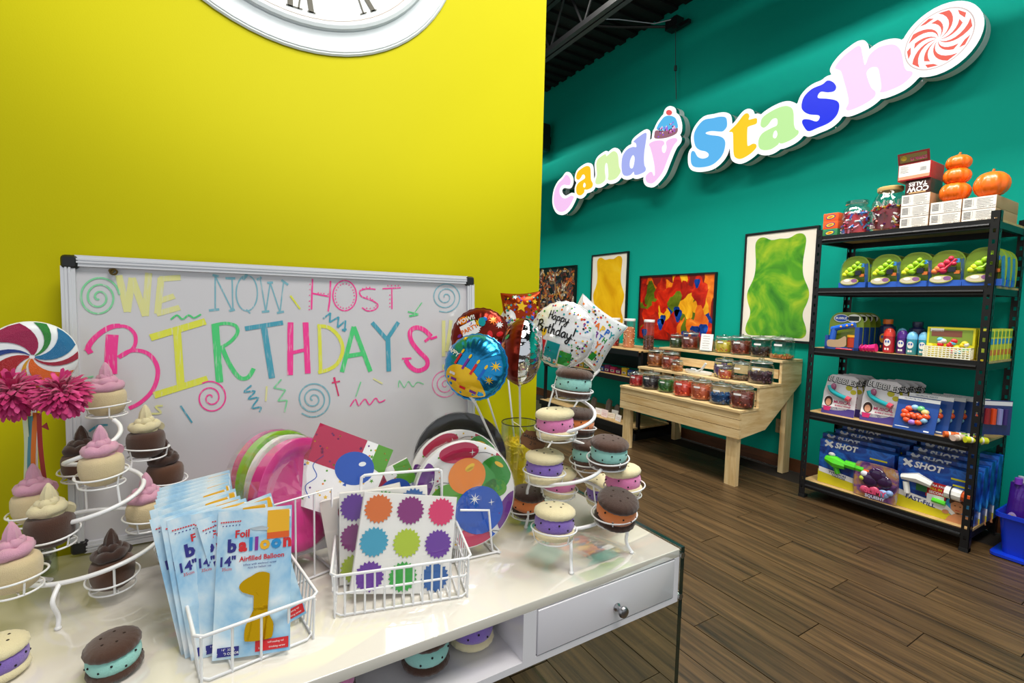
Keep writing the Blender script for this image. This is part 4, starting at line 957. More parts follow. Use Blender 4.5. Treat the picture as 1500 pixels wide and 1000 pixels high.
def pat_balloons(d, R_):
    S0 = d.S; rs = random.Random(9)
    def lay(o): d.S = lambda u, v: (u, v, S0(u, v)[2]+o)
    lay(0)
    for k in range(70):
        a, r_ = rs.random()*2*PI, R_*math.sqrt(rs.random())*.95; d.ell(r_*math.cos(a), r_*math.sin(a), .0024, .0024, (7, 2, 5, 4, 1, 3)[k % 6], n=7)
    lay(.0003)
    def ce(cx, cy, rx, ry, c, a=0):
        P = []
        for k in range(26):
            x, y = rx*math.cos(2*PI*k/26), ry*math.sin(2*PI*k/26); u, v = (cx+x*math.cos(a)-y*math.sin(a))*R_, (cy+x*math.sin(a)+y*math.cos(a))*R_
            m_ = math.hypot(u, v); k_ = min(1, .975*R_/max(m_, 1e-6)); P.append((u*k_, v*k_))
        m_ = math.hypot(cx, cy); k_ = min(1, .85/max(m_, 1e-6)); d.fan(P, c, (cx*k_*R_, cy*k_*R_), 4)
    ce(-.10, .78, .40, .20, 1, .05); ce(-.80, .30, .20, .36, 5, -.3); ce(.86, -.42, .20, .40, 5, -.5); ce(.10, -.86, .34, .22, 1, .1); ce(-.72, -.55, .22, .30, 4, .6); ce(.82, .56, .14, .22, 1, .7)
    for x0, y0, x1, y1 in ((.28, .74, .62, .66), (-.58, .20, -.30, .22), (.40, -.80, .62, -.78)): d.stroke([(x0*R_, y0*R_), ((x0+x1)/2*R_, (y0+y1)/2*R_+.004), (x1*R_, y1*R_)], .0012, 8)
    lay(.0006); ce(.62, .30, .32, .36, 6, R(-20)); ce(-.36, -.10, .36, .30, 3, R(20)); ce(.60, .02, .24, .18, 3)
    lay(.0010); ce(.06, .32, .38, .34, 2, R(10))
    lay(.0014); ce(.26, -.34, .48, .44, 4, R(10)); ce(.50, -.84, .05, .04, 4)
    lay(.0018); ce(.12, .48, .11, .05, 7, .5); ce(.70, .48, .10, .04, 7, -.6)
    d.star(.022, -.016, .014, 9, .2, 8, .25); d.star(.062, -.028, .008, 9, 0, 4, .2); d.star(-.075, .035, .009, 9, 0, 4, .2); d.star(.02, .09, .008, 9, 0, 4, .2); d.ell(.014, .052, .010, .004, 7, .4)
    return [M(c, .3) for c in BALC]
def facing(pos, az, lean, roll=0):
    """disc or card facing azimuth az (0 = towards -Y, positive turns towards +X), leaning back"""
    n = Vector((math.sin(R(az))*math.cos(R(lean)), -math.cos(R(az))*math.cos(R(lean)), math.sin(R(lean))))
    return basis(pos, n, (0, 0, 1), R(roll))
PL_ = lambda px, d: dep(px[0], px[1], d)
plate_pack('pack of paper plates printed with big party balloons in the right plate rack', facing(PL_((681, 722), 1.10), -8, 12), '#f6f4f2', n=8, R_=.118, pattern=pat_balloons)
plate_pack('second pack of balloon print plates behind the first one', facing(PL_((671, 700), 1.18), -12, 12, 20), '#f6f4f2', n=6, R_=.117, pattern=pat_balloons)
plate_pack('pack of black plates at the back of the right plate rack', facing(PL_((675, 672), 1.27), -12, 10), '#111114', n=8, R_=.122)
plate_pack('front pack of hot pink plates in the left plate rack', facing(PL_((440, 722), 1.02), 38, 10), '#dc3590', n=8, R_=.115)
plate_pack('pack of white plates with a dark rim between pink and lime plates', facing(PL_((423, 712), 1.07), 40, 10), '#e9e6e2', n=5, R_=.113)
plate_pack('pack of lime green plates in the left plate rack', facing(PL_((413, 704), 1.12), 40, 10), '#8cc21f', n=7, R_=.115)
plate_pack('pack of bright pink plates rearmost in the left plate rack', facing(PL_((402, 700), 1.165), 40, 10), '#dc3590', n=6, R_=.115)
napkin_pack('pack of blue balloon print napkins standing on its corner beside the pink plates', basis(PL_((474, 752), 1.03), (-.15, -.9, .30), (0, 0, 1), R(-25)), .172, .172, .018, draw_balloon_napkin)
napkin_pack('pack of lime balloon print napkins peeking out behind the wire basket handle', basis(PL_((592, 792), 1.10), (-.25, -.95, .2), (0, 0, 1), R(24)), .165, .165, .018, draw_balloon_napkin)
napkin_pack('pack of balloon print napkins standing behind the leaning one, blue wave on white', basis(PL_((494, 797), 1.09), (-.1, -.95, .2), (0, 0, 1), R(7)), .165, .15, .016, draw_balloon_napkin)
def plate_rack(label, pts, foot, rungs):
    """bent-wire plate rack: front loop, side ladder, floor wires"""
    t = thing('wire_plate_rack', label, 'plate rack', (0, 0, 0))
    q = MB(); q.tube(spl([pts[0], pts[1]], 1)+[pts[2], pts[3]] if len(pts) > 3 else pts, .0028, 8); q.build('front_loop', WIRE, t, ang=80)
    for a, b in foot: q = MB(); q.tube([a, b], .0024, 8); q.build('floor_wire', WIRE, t, ang=80)
    for a, b in rungs: q = MB(); q.tube([a, b], .0020, 6); q.build('rung', WIRE, t, ang=80)
    return t
a1, a2 = at(716, 747, Y=.915), at(721, 806, Z=DZ+.004); a3 = at(733, 809, Z=DZ+.004)
zf = DZ+.004
plate_rack('white bent wire rack holding the balloon print plates', [tuple(at(674, 747, Y=.935)), tuple(a1), (a2.x, a2.y, zf), (a3.x, a3.y, zf)],
    [((.36, .94, zf), (a3.x, .925, zf)), ((.36, 1.14, zf), (a3.x+.02, 1.13, zf)), ((a2.x, a2.y, zf), (a2.x+.02, 1.13, zf)), ((a3.x, a3.y, zf), (a3.x+.02, 1.13, zf))], [((a2.x+.02*k/5, .932+.035*k, zf), (a3.x+.02*k/5, .925+.035*k, zf)) for k in range(1, 6)])
l0, l1 = at(372, 748, Y=.99), at(486, 715, Y=1.03)
plate_rack('white bent wire rack holding the pink and green plates', [(l0.x, l0.y, DZ+.02), tuple(l0), tuple(l1), (l1.x, l1.y, DZ+.02)],
    [((l0.x, l0.y, zf), (l1.x, l1.y, zf)), ((l0.x-.04, l0.y+.17, zf), (l1.x-.04, l1.y+.15, zf)), ((l0.x, l0.y, zf), (l0.x-.04, l0.y+.17, zf)), ((l1.x, l1.y, zf), (l1.x-.04, l1.y+.15, zf))], [((l0.x+(l1.x-l0.x)*k/4, l0.y+(l1.y-l0.y)*k/4, DZ+.002), (l0.x+(l1.x-l0.x)*k/4, l0.y+(l1.y-l0.y)*k/4, l0.z+(l1.z-l0.z)*k/4)) for k in range(1, 4)])

# ---------------------------------------------------------------- balloon bouquet in a glass vase
VGL = clear('vase_glass', '#f6faf4', .07)
VP = Vector((.745, 1.175, DZ))
t = thing('glass_vase', 'clear glass cylinder vase filled with yellow shredded paper on the desk', 'vase', VP)
q = MB(); q.lathe([(.052, .0), (.054, .004), (.054, .228), (.0515, .228), (.0515, .010), (.02, .009)], 32, caps=False); q.build('glass_wall', VGL, t)
q = MB(); q.ring((0, 0, .228), .0528, .0016, 32, 6); q.build('rim', M('#3c4038', .2, .3), t)
q = MB(); rs = random.Random(4)
for k in range(700):
    a, r_ = rs.random()*2*PI, .044*math.sqrt(rs.random()); z = .014+.165*rs.random(); p = Vector((r_*math.cos(a), r_*math.sin(a), z)); e = Vector((rs.gauss(0, 1), rs.gauss(0, 1), rs.gauss(0, .7))).normalized()*.016; f = e.orthogonal().normalized()*.0022
    b_ = Vector((rs.gauss(0, .004), rs.gauss(0, .004), rs.gauss(0, .004)))
    pts = [p-e-f, p-e+f, p+b_+f, p+b_-f, p+e-f, p+e+f]
    pts = [Vector((v.x, v.y, max(.011, v.z))) if math.hypot(v.x, v.y) < .05 else Vector((v.x*.05/math.hypot(v.x, v.y), v.y*.05/math.hypot(v.x, v.y), max(.011, v.z))) for v in pts]
    q.poly([pts[0], pts[1], pts[2], pts[3]]); q.poly([pts[3], pts[2], pts[5], pts[4]])
q.lathe([(.040, .012), (.0455, .08), (.043, .165), (.01, .17)], 14)
q.build('shredded_paper', M('#f4d418', .7), t, smooth=False, kind='stuff')
t = thing('price_tag', 'scalloped brown tag reading BALLOONS tied to the vase rim', 'tag'); t.matrix_world = facing(dep(781, 645, 1.135), -20, 5, -22)
q = MB(); ol = []
for k in range(40):
    a = 2*PI*k/40; c, s_ = math.cos(a), math.sin(a); ol.append((.030*math.copysign(abs(c)**.5, c)*(1+.05*math.cos(6*a)), .020*math.copysign(abs(s_)**.6, s_)*(1+.10*math.cos(8*a))))
q.prism(ol, -.0008, .0008); q.build('card', M('#6b4526', .7), t, smooth=False)
q = MB(); d = Decal(q, lambda u, v: (u, v, .0012)); d.text('BALLOONS', 0, .005, .0105, 0, bold=.02); d.text('2', -.003, -.008, .013, 0); d.text('99', .006, -.006, .007, 0); q.build('lettering', M('#140c08', .6), t, smooth=False)
q = MB(); q.tube([(-.024, .006, .001), (-.040, .020, -.01), (-.055, .022, -.03)], .0008, 5); q.build('string', M('#d8cfae', .8), t)

def foil(col, r=.12, bump=.25): return M(col, r, .9, bump=bump, bs=28, name='foil_'+col[1:])
SIL = M('#e4e6ea', .07, 1., bump=.7, bs=34, name='silver_foil')
def bsurf(R_, th, sq=False):
    def f(u, v, o=0.):
        if sq:
            m = max(abs(u), abs(v))/R_; e = (1-min(1, abs(u)/R_)**2)*(1-min(1, abs(v)/R_)**2); k = 1-.10*(1-max(abs(u), abs(v))/R_*0)*(1-(min(abs(u), abs(v))/max(abs(u), abs(v), 1e-6))**2)*m**2
            return Vector((u*k, v*k, th*max(0, e)**.42+o))
        r_ = math.hypot(u, v)/R_; a = math.atan2(v, u)
        e = max(0, 1-min(1, r_)**2)**.5; wr = 1-.012*r_**8*(1+math.cos(26*a))
        return Vector((u*wr, v*wr, th*e*(1+.07*r_**4*math.cos(26*a))+o))
    return f
def balloon(label, m, R_, th, front, back, draw, stick_to, sq=False, group='foil balloons on white sticks'):
    t = thing('foil_balloon', label, 'balloon'); t.matrix_world = m; t['group'] = group
    f = bsurf(R_, th, sq)
    for nm, sg, mt in (('front_foil', 1, front), ('back_foil', -1, back)):
        q = MB()
        if sq:
            n = 24; sx_ = [math.sin(PI/2*(2*i/n-1)) for i in range(n+1)]
            g = [[q.pt((lambda p: (p.x, p.y, sg*p.z))(f(R_*sx_[i], R_*sx_[j]))) for i in range(n+1)] for j in range(n+1)]
            for j in range(n):
                for i in range(n): q.face((g[j][i], g[j][i+1], g[j+1][i+1], g[j+1][i]) if sg > 0 else (g[j][i], g[j+1][i], g[j+1][i+1], g[j][i+1]))
        else:
            rr = []
            for k in range(13):
                rr.append([(lambda p: (p.x, p.y, sg*p.z))(f(R_*math.sin(PI/2*max(.02, k/12))*math.cos(2*PI*a/104), R_*math.sin(PI/2*max(.02, k/12))*math.sin(2*PI*a/104))) for a in range(104)])
            q.rings(rr, True, False); q.face(range(104) if sg > 0 else range(103, -1, -1))
        q.build(nm, mt, t, ang=60)
    q = MB()
    if sq:
        P = []
        n = 16
        for (ax, ay, bx, by) in ((-1, -1, 1, -1), (1, -1, 1, 1), (1, 1, -1, 1), (-1, 1, -1, -1)):
            for k in range(n): P.append(f(R_*(ax+(bx-ax)*k/n), R_*(ay+(by-ay)*k/n)))
        q.tube([(p.x*1.01, p.y*1.01, 0) for p in P], .0018, 6, loop=True)
    else: q.tube([((R_*(1.0-.012*(1+math.cos(26*2*PI*k/104)))+.001)*math.cos(2*PI*k/104), (R_*(1.0-.012*(1+math.cos(26*2*PI*k/104)))+.001)*math.sin(2*PI*k/104), 0) for k in range(104)], .0018, 6, loop=True)
    q.build('seam', front, t)
    q = MB(); d = Decal(q, lambda u, v: f(u, v, .0014)); mats = draw(d, R_, f)
    q.build('printing', mats, t, ang=60)
    # stick with its cup, from the bottom of the balloon down into the vase
    inv = m.inverted(); yb = -R_*(1.0 if not sq else 1.28)
    if sq: s0 = Vector((-R_*.92, -R_*.92, 0))
    else: s0 = Vector((0, -R_*.97, 0))
    wd = m @ s0
    dirs = sorted([m @ Vector((R_*.95*math.cos(a), R_*.95*math.sin(a), 0)) for a in [k*PI/12 for k in range(24)]], key=lambda p: p.z)
    wd = dirs[0] if not sq else min([m @ Vector((sx_*R_*.97, sy_*R_*.97, 0)) for sx_ in (-1, 1) for sy_ in (-1, 1)], key=lambda p: p.z)
    q = MB(); e = VP+Vector(stick_to); dv = (e-wd).normalized()
    q.T = inv; q.tube([wd-dv*.004, e], .0028, 8); st = q.build('stick', M('#f2f2f2', .4), t)
    q = MB(); q.T = inv; q.tube([wd-dv*.012, wd+dv*.012], .009, 10, r2=.0045); q.build('stick_cup', M('#f2f2f2', .4), st)
    return t
CF = ['#f2c21a', '#d8232a', '#1a66c8', '#2a9a3a', '#7a2a96', '#f07a1a', '#18a0a8', '#f4f4f4', '#141414']
CFM = [M(c, .25, .3) for c in CF]
def dr_cake(d, R_, f):
    def lay(o): d.S = lambda u, v: f(u, v, o)
    lay(.0014)
    d.fan(spl([(-.045, -.030), (-.02, -.012), (.02, -.010), (.055, -.030), (.062, -.045), (.03, -.068), (-.01, -.074), (-.045, -.058)], 3, True), 0, (.005, -.04), 3)
    lay(.0022)
    for k, (x, c) in enumerate(((-.036, 1), (-.012, 4), (.012, 1), (.034, 2))):
        d.rect(x-.003, -.018, x+.003, .010, c); d.ell(x, .017, .003, .006, 0, 0, 8)
    for x, y, c in ((-.02, -.05, 4), (.01, -.055, 1), (.036, -.05, 4), (-.03, -.04, 7)): d.rect(x-.008, y-.003, x+.008, y+.003, c, a=.2)
    for x, y, r_ in ((.05, .03, .013), (.055, -.005, .011), (-.055, .045, .008)): d.star(x, y, r_, 0, .2, 8, .3)
    d.text('HAPPY', -.062, .002, .015, 7, bold=.02)
    return CFM
def dr_party(seed):
    def g(d, R_, f):
        rs = random.Random(seed)
        def lay(o): d.S = lambda u, v: f(u, v, o)
        for k in range(60):
            lay(.0014+.00003*k); a, r_ = rs.random()*2*PI, R_*.92*math.sqrt(rs.random()); u, v = r_*math.cos(a), r_*math.sin(a)
            if r_ > R_*.82: continue
            s_ = rs.uniform(.007, .015)
            if k % 3: d.ell(u, v, s_, s_*rs.uniform(.6, 1), rs.choice((1, 1, 2, 3, 4, 5, 6)), rs.random()*3, 12)
            else: d.star(u, v, s_, rs.choice((0, 7, 0, 5)), rs.random()*2, rs.choice((5, 8)), .45)
        lay(.0036); d.rect(-.05, .005, .0, .045, 7, 2, 2, .3); lay(.0042); d.text('PARTY', -.025, .025, .018, 5, .3, bold=.03)
        d.text('WOW!!', -.035, .055, .018, 7, .2, bold=.04)
        lay(.0036); d.rect(.0, -.045, .05, -.01, 7, 2, 2, -.2); lay(.0042); d.text('UP', .025, -.027, .024, 3, -.2, bold=.04)
        return CFM
    return g
def confetti(d, n, rs, R_, sq, sizes=(.0018, .0034), avoid=None):
    for k in range(n):
        if sq: u, v = rs.uniform(-.88, .88)*R_, rs.uniform(-.88, .88)*R_
        else: a, r_ = rs.random()*2*PI, R_*.93*math.sqrt(rs.random()); u, v = r_*math.cos(a), r_*math.sin(a)
        if avoid and avoid(u, v): continue
        c = rs.choice((0, 1, 2, 3, 4, 5, 6, 8)); s_ = rs.uniform(*sizes)
        if sq and k % 2: d.star(u, v, s_*2.4, c, rs.random())
        else: d.ell(u, v, s_, s_*rs.uniform(.7, 1.4), c, rs.random()*3, 7)
SCR = {  # hand-drawn script strokes on a unit x-height
 'H': [[(0, 2), (.1, 1), (0, 0)], [(.7, 2.1), (.75, 1), (.8, .1)], [(-.1, .95), (.8, 1.1)]], 'a': [[(.7, .85), (.35, 1), (0, .5), (.25, 0), (.6, .35), (.7, .95), (.72, .2), (.95, .1)]],
 'p': [[(.05, 1), (.05, 0), (0, -.9)], [(.05, .6), (.4, 1), (.75, .6), (.45, .05), (.1, .2)], [(.6, .2), (.95, .15)]], 'y': [[(0, .95), (.1, .3), (.4, .1), (.7, .5)], [(.75, 1), (.65, 0), (.35, -.9), (0, -.6), (.4, -.1), (1, .3)]],
 'B': [[(.15, 2), (.1, 1), (0, 0)], [(-.1, 1.8), (.5, 2.1), (.85, 1.6), (.25, 1.1)], [(.25, 1.1), (.95, .9), (.8, .15), (.2, -.05), (-.1, .1)]], 'i': [[(.1, 1), (.1, .2), (.4, .1)], [(.15, 1.35), (.2, 1.45)]],
 'r': [[(.05, 1), (.08, 0)], [(.08, .6), (.3, .95), (.55, .9)]], 't': [[(.2, 1.7), (.15, .3), (.45, .1)], [(-.05, 1.15), (.5, 1.25)]], 'h': [[(.1, 2), (.08, 0)], [(.1, .6), (.4, 1), (.6, .7), (.62, .15), (.85, .1)]],
 'd': [[(.65, .85), (.3, 1), (0, .5), (.25, 0), (.65, .4)], [(.72, 2), (.68, .3), (.9, .1)]], '!': [[(.15, 2.2), (.1, .7)], [(.08, .15), (.1, .05)]]}
def script(d, s_, x, y, h, mi, w_, a=0):
    for c in s_:
        for st in SCR.get(c, []):
            d.stroke([(x+(u*math.cos(a)-v*math.sin(a))*h, y+(u*math.sin(a)+v*math.cos(a))*h) for u, v in st], w_, mi, 5, len(st) > 2)
        x += h*1.02*math.cos(a)*(.62 if c in 'ir!t' else 1); y += h*1.02*math.sin(a)*(.62 if c in 'ir!t' else 1)
def dr_script(d, R_, f):
    def lay(o): d.S = lambda u, v: f(u, v, o)
    rs = random.Random(8); lay(.0012); confetti(d, 190, rs, R_, False, avoid=lambda u, v: -.045 < v < .055 and u < .035 and abs(u) < .07)
    lay(.0016); d.rect(-.066, -.085, -.032, -.030, 1, 2, 3); d.rect(-.028, -.093, .014, -.028, 6, 3, 3); d.rect(.018, -.086, .055, -.045, 3, 3, 3)
    d.rect(-.048, -.030, -.045, -.018, 5); d.ell(-.046, -.008, .008, .012, 0, 0, 10)
    lay(.0022); script(d, 'Happy', -.048, .034, .013, 8, .0030, .06); script(d, 'Birthday!', -.074, -.010, .0165, 8, .0042, .04)
    return CFM
def dr_pillow(d, R_, f):
    def lay(o): d.S = lambda u, v: f(u, v, o)
    rs = random.Random(12); lay(.0012); confetti(d, 130, rs, R_, True, (.0016, .0030), avoid=lambda u, v: -.05 < u < .068 and -.04 < v < .05)
    lay(.0018); cs = (1, 5, 0, 2, 6)
    for k, ch in enumerate('HAPPY'): d.text(ch, -.022+.020*k, .030, .030, cs[k], bold=.03)
    for k, ch in enumerate('BIRTH'): d.text(ch, -.026+.018*k, .004, .024, (5, 1, 4, 2, 3)[k], bold=.03)
    for k, ch in enumerate('DAY!'): d.text(ch, -.006+.020*k, -.023, .030, (2, 2, 5, 1)[k], bold=.03)
    for k in range(4): d.rect(-.045+.026*k, -.075, -.026+.026*k, -.052+.004*(k % 2), (4, 3, 5, 3)[k]); d.ell(-.036+.026*k, -.043, .004, .006, 0, 0, 8)
    return CFM
def dr_stars(d, R_, f):
    def lay(o): d.S = lambda u, v: f(u, v, o)
    rs = random.Random(14); lay(.0013); d.ell(-.05, -.02, .03, .03, 7, 0, 18, 2); confetti(d, 110, rs, R_, True, (.002, .004))
    lay(.002); d.star(.0, .015, .020, 0, .2); d.star(.045, .03, .010, 0, .1); d.star(-.02, .05, .010, 7, .4); d.rect(-.07, -.06, .02, -.035, 0, 3, 1, .3)
    return CFM
BLUEF = foil('#2a93cf', .22); REDF = foil('#7a2418', .3); WHF = M('#f0f0f2', .2, .25, bump=.25, bs=28, name='white_foil'); BRF = foil('#a83a16', .28)
balloon('blue foil balloon with a birthday cake print, lowest of the bouquet', facing(dep(697, 537, 1.16), -46, 12, -30), .079, .040, BLUEF, SIL, dr_cake, (-.02, -.02, .03))
balloon('round red party print foil balloon behind the blue cake balloon', facing(dep(704, 494, 1.45), -36, 8, 10), .088, .036, REDF, SIL, dr_party(4), (.0, .015, .03))
balloon('silver backed party print foil balloon seen edge on above the vase', facing(dep(765, 515, 1.31), -128, 4, -6), .092, .055, REDF, SIL, dr_party(6), (.01, .0, .03))
balloon('brown pillow shaped foil balloon with stars, rearmost of the bouquet', facing(dep(764, 457, 1.57), -30, 8, 4), .064, .026, BRF, SIL, dr_stars, (.015, .02, .03), True)
balloon('round white foil balloon lettered Happy Birthday with confetti', facing(dep(824, 490, 1.46), -52, 6, -16), .100, .042, WHF, SIL, dr_script, (.018, -.01, .03))
balloon('square white foil balloon lettered HAPPY BIRTHDAY standing on its corner', facing(dep(864, 489, 1.60), -22, 4, -34), .094, .034, WHF, SIL, dr_pillow, (.025, .01, .03), True)

# ---------------------------------------------------------------- lollipop decoration at the left edge
LC = dep(47, 522, .93)
t = thing('lollipop_decoration', 'giant swirl lollipop with pink flowers and ribbons at the left picture edge', 'decoration'); LM = facing(LC, 14, 4, 8); t.matrix_world = LM
q = MB(); q.lathe([(.002, -.012), (.05, -.012), (.066, -.006), (.068, 0), (.066, .006), (.05, .012), (.002, .014)], 48); q.build('candy_disc', M('#eef1f4', .4), t, ang=60)
def lz(r_): return .0125+(.0015*(1-r_/.05) if r_ < .05 else -.0065*((r_-.05)/.016)**1.2)+.0012
wedge = ['#1672a6', '#f4f6f8', '#b0154e', '#e86a1a', '#e2a81a', '#a01224', '#f4f6f8', '#1c3f90', '#8c0f46', '#2e9a3c']
for k, (c, a0, a1) in enumerate((('#1a77ab', 10, 48), ('#2c8a3a', 62, 78), ('#a10f4d', 95, 150), ('#1c3f90', 172, 186), ('#b01d26', 200, 245), ('#e0a51c', 262, 276), ('#ea6c1c', 285, 325), ('#a51238', 345, 358))):
    q = MB(); d = Decal(q, None)
    for j in range(8):
        r0, r1 = .004+.062*j/8, .004+.062*(j+1)/8
        for s_ in range(4):
            f0, f1 = a0+(a1-a0)*s_/4, a0+(a1-a0)*(s_+1)/4; pts = []
            for r_, f in ((r0, f0), (r1, f0), (r1, f1), (r0, f1)): a = R(f)-1.1*(1-r_/.066)*.9; pts.append((r_*math.cos(a), r_*math.sin(a), lz(r_)))
            q.poly(pts)
    q.build('swirl_wedge', M(c, .35, bump=.6, bs=900, name='glitter_'+c[1:]), t, ang=60)
q = MB(); q.T = LM.inverted(); q.tube([tuple(LC), (-.324, 1.293, DZ+.02)], .004, 8); q.build('stick', M('#efefef', .5), t)
FL = [M('#c2186a', .6, sheen=.3), M('#e0428c', .6, sheen=.3)]
for (px, d_, rad) in (((20, 578), .885, .047), ((92, 578), .885, .044)):
    q = MB(); rs = random.Random(px[0]); c = LM.inverted() @ dep(px[0], px[1], d_)
    for k in range(300):
        z = 1-2*(k+.5)/300; a = k*2.39996; e = Vector((math.sqrt(1-z*z)*math.cos(a), math.sqrt(1-z*z)*math.sin(a), z))
        if e.z < -.55: continue
        e = (e+Vector((rs.gauss(0, .12), rs.gauss(0, .12)-.12, rs.gauss(0, .12)))).normalized(); s_ = e.cross(Vector((0, 1, .3))).normalized()*(rad*.10); up_ = e.cross(s_).normalized()*rad*.10; ln = rad*rs.uniform(.8, 1.12)
        i0 = [q.pt(c+e*ln*.25), q.pt(c+e*ln*.65-s_+up_*.3), q.pt(c+e*ln*.65+s_+up_*.3), q.pt(c+e*ln*.95-s_*.7+up_), q.pt(c+e*ln*.95+s_*.7+up_), q.pt(c+e*ln+up_*1.6), q.pt(c+e*ln*.7-up_*.9)]
        mi = rs.random() < .3
        for f in ((0, 2, 1), (1, 2, 4, 3), (3, 4, 5), (0, 1, 6), (0, 6, 2), (1, 3, 6), (2, 6, 4), (6, 3, 5), (6, 5, 4)): q.face([i0[x] for x in f], int(mi))
    q.ball(tuple(c), rad*.45, n=10, m=6, mi=0)
    q.build('flower', FL, t, ang=70)
for i, (c, x0, x1, top, bot) in enumerate((('#dfe9c8', 36, 41, 610, 742), ('#4d97ab', 43, 46, 610, 730), ('#ee7a1c', 50, 50, 605, 750), ('#b01622', 57, 68, 605, 752))):
    q = MB(); a, b = dep(x0, top, .905), dep(x1, bot, .985); q.T = LM.inverted()
    rr = []
    for k in range(11):
        f = k/10; p = a.lerp(b, f)+Vector((0, .006*math.sin(f*6+i), 0)); s_ = RT*.0048; rr.append([p-s_, p+s_, p+s_+Vector((0, .0006, 0)), p-s_+Vector((0, .0006, 0))])
    q.rings(rr); q.build('ribbon', M(c, .4, sheen=.3), t, ang=60)
q = MB(); q.T = LM.inverted(); p = dep(66, 600, .885); q.tube(spl([p, p+Vector((.012, 0, .010)), p+Vector((.018, 0, -.004)), p+Vector((.006, 0, -.006))], 5), .0022, 6); q.build('bow', M('#17708c', .5), t)
q = MB(); q.T = LM.inverted(); p = dep(60, 625, .885); q.poly([p, p+RT*.014-UP*.006, p+RT*.010+UP*.008]); q.poly([p+FW*.001, p+FW*.001+RT*.010+UP*.008, p+FW*.001+RT*.014-UP*.006]); q.build('bow', M('#a3141f', .5), t)
vp = Vector((-.325, 1.294, DZ))
t = thing('bud_vase', 'clear glass vase with green moss holding the lollipop stick', 'vase', vp)
q = MB(); q.lathe([(.028, 0), (.030, .004), (.030, .115), (.028, .115), (.028, .008), (.01, .007)], 24, caps=False); q.build('glass_wall', GLASSG, t)
q = MB(); rs = random.Random(6)
for k in range(60): a, r_ = rs.random()*2*PI, .024*rs.random()**.5; q.ball((r_*math.cos(a), r_*math.sin(a), .015+.04*rs.random()), .007, n=6, m=4, mi=int(k % 3 == 0))
q.build('moss', [M('#8a8a1c', .9), M('#4a4214', .9)], t, kind='stuff')

# ---------------------------------------------------------------- tiered wooden candy stand
PINE = wood('pine_along_y', '#caa468', '#f2daa8', axis=1, stretch=9, scale=3., r=.55, rnd=.06, bump=.08)
PINEX = wood('pine_along_x', '#caa468', '#f2daa8', axis=0, stretch=9, scale=3., r=.55, rnd=.06, bump=.08)
PINEZ = wood('pine_upright', '#caa468', '#f2daa8', axis=2, stretch=9, scale=3., r=.55, rnd=.06, bump=.08)
SY0, SY1 = 2.06, 3.26
t = thing('candy_stand', 'stepped pale pine display stand crowded with candy jars by the teal wall', 'display stand', (3.55, 2.66, 0))
TM = Matrix.Translation((-3.55, -2.66, 0))
def bx(nm, b, mt, par=t, T=TM):
    q = MB(); q.T = T; q.box(*b); return q.build(nm, mt, par, smooth=False)
for k in range(3): bx('front_board', (3.165, SY0-.002, .362+.0705*k, 3.186, SY1+.002, .362+.0705*k+.0662), PINE)
for x0, z in ((3.165, .57), (3.385, .735), (3.662, .91)):
    wd = (.235, .285, .285)[(.57, .735, .91).index(z)]
    for k in range(2): bx('tier_board', (x0-.008+wd*k/2+.001, SY0-.004, z-.018, x0-.008+wd*(k+1)/2-.001, SY1+.004, z), PINE)
for x, z in ((3.392, .655), (3.668, .80)): bx('riser_slat', (x, SY0+.03, z-.035, x+.016, SY1-.03, z+.035), PINE)
bx('riser_slat', (3.392, SY0+.03, .575, 3.408, SY1-.03, .612), PINE)
prof = [(3.186, .362), (3.49, .395), (3.945, .72), (3.945, .892), (3.664, .892), (3.664, .717), (3.388, .717), (3.388, .552), (3.186, .552)]
for y in (SY0, SY1-.02):
    q = MB(); q.T = TM @ Matrix.Translation((0, y+.02, 0)) @ Matrix.Rotation(R(90), 4, 'X'); q.prism(prof, 0, .02); q.build('end_panel', PINEX, t, smooth=False)
for x, y, h in ((3.188, SY0+.022, .54), (3.188, SY1-.111, .54), (3.80, SY0+.022, .70), (3.80, SY1-.111, .70)): bx('leg', (x, y, 0, x+.04 if x < 3.5 else x+.09, y+.089 if x < 3.5 else y+.04, h), PINEZ)
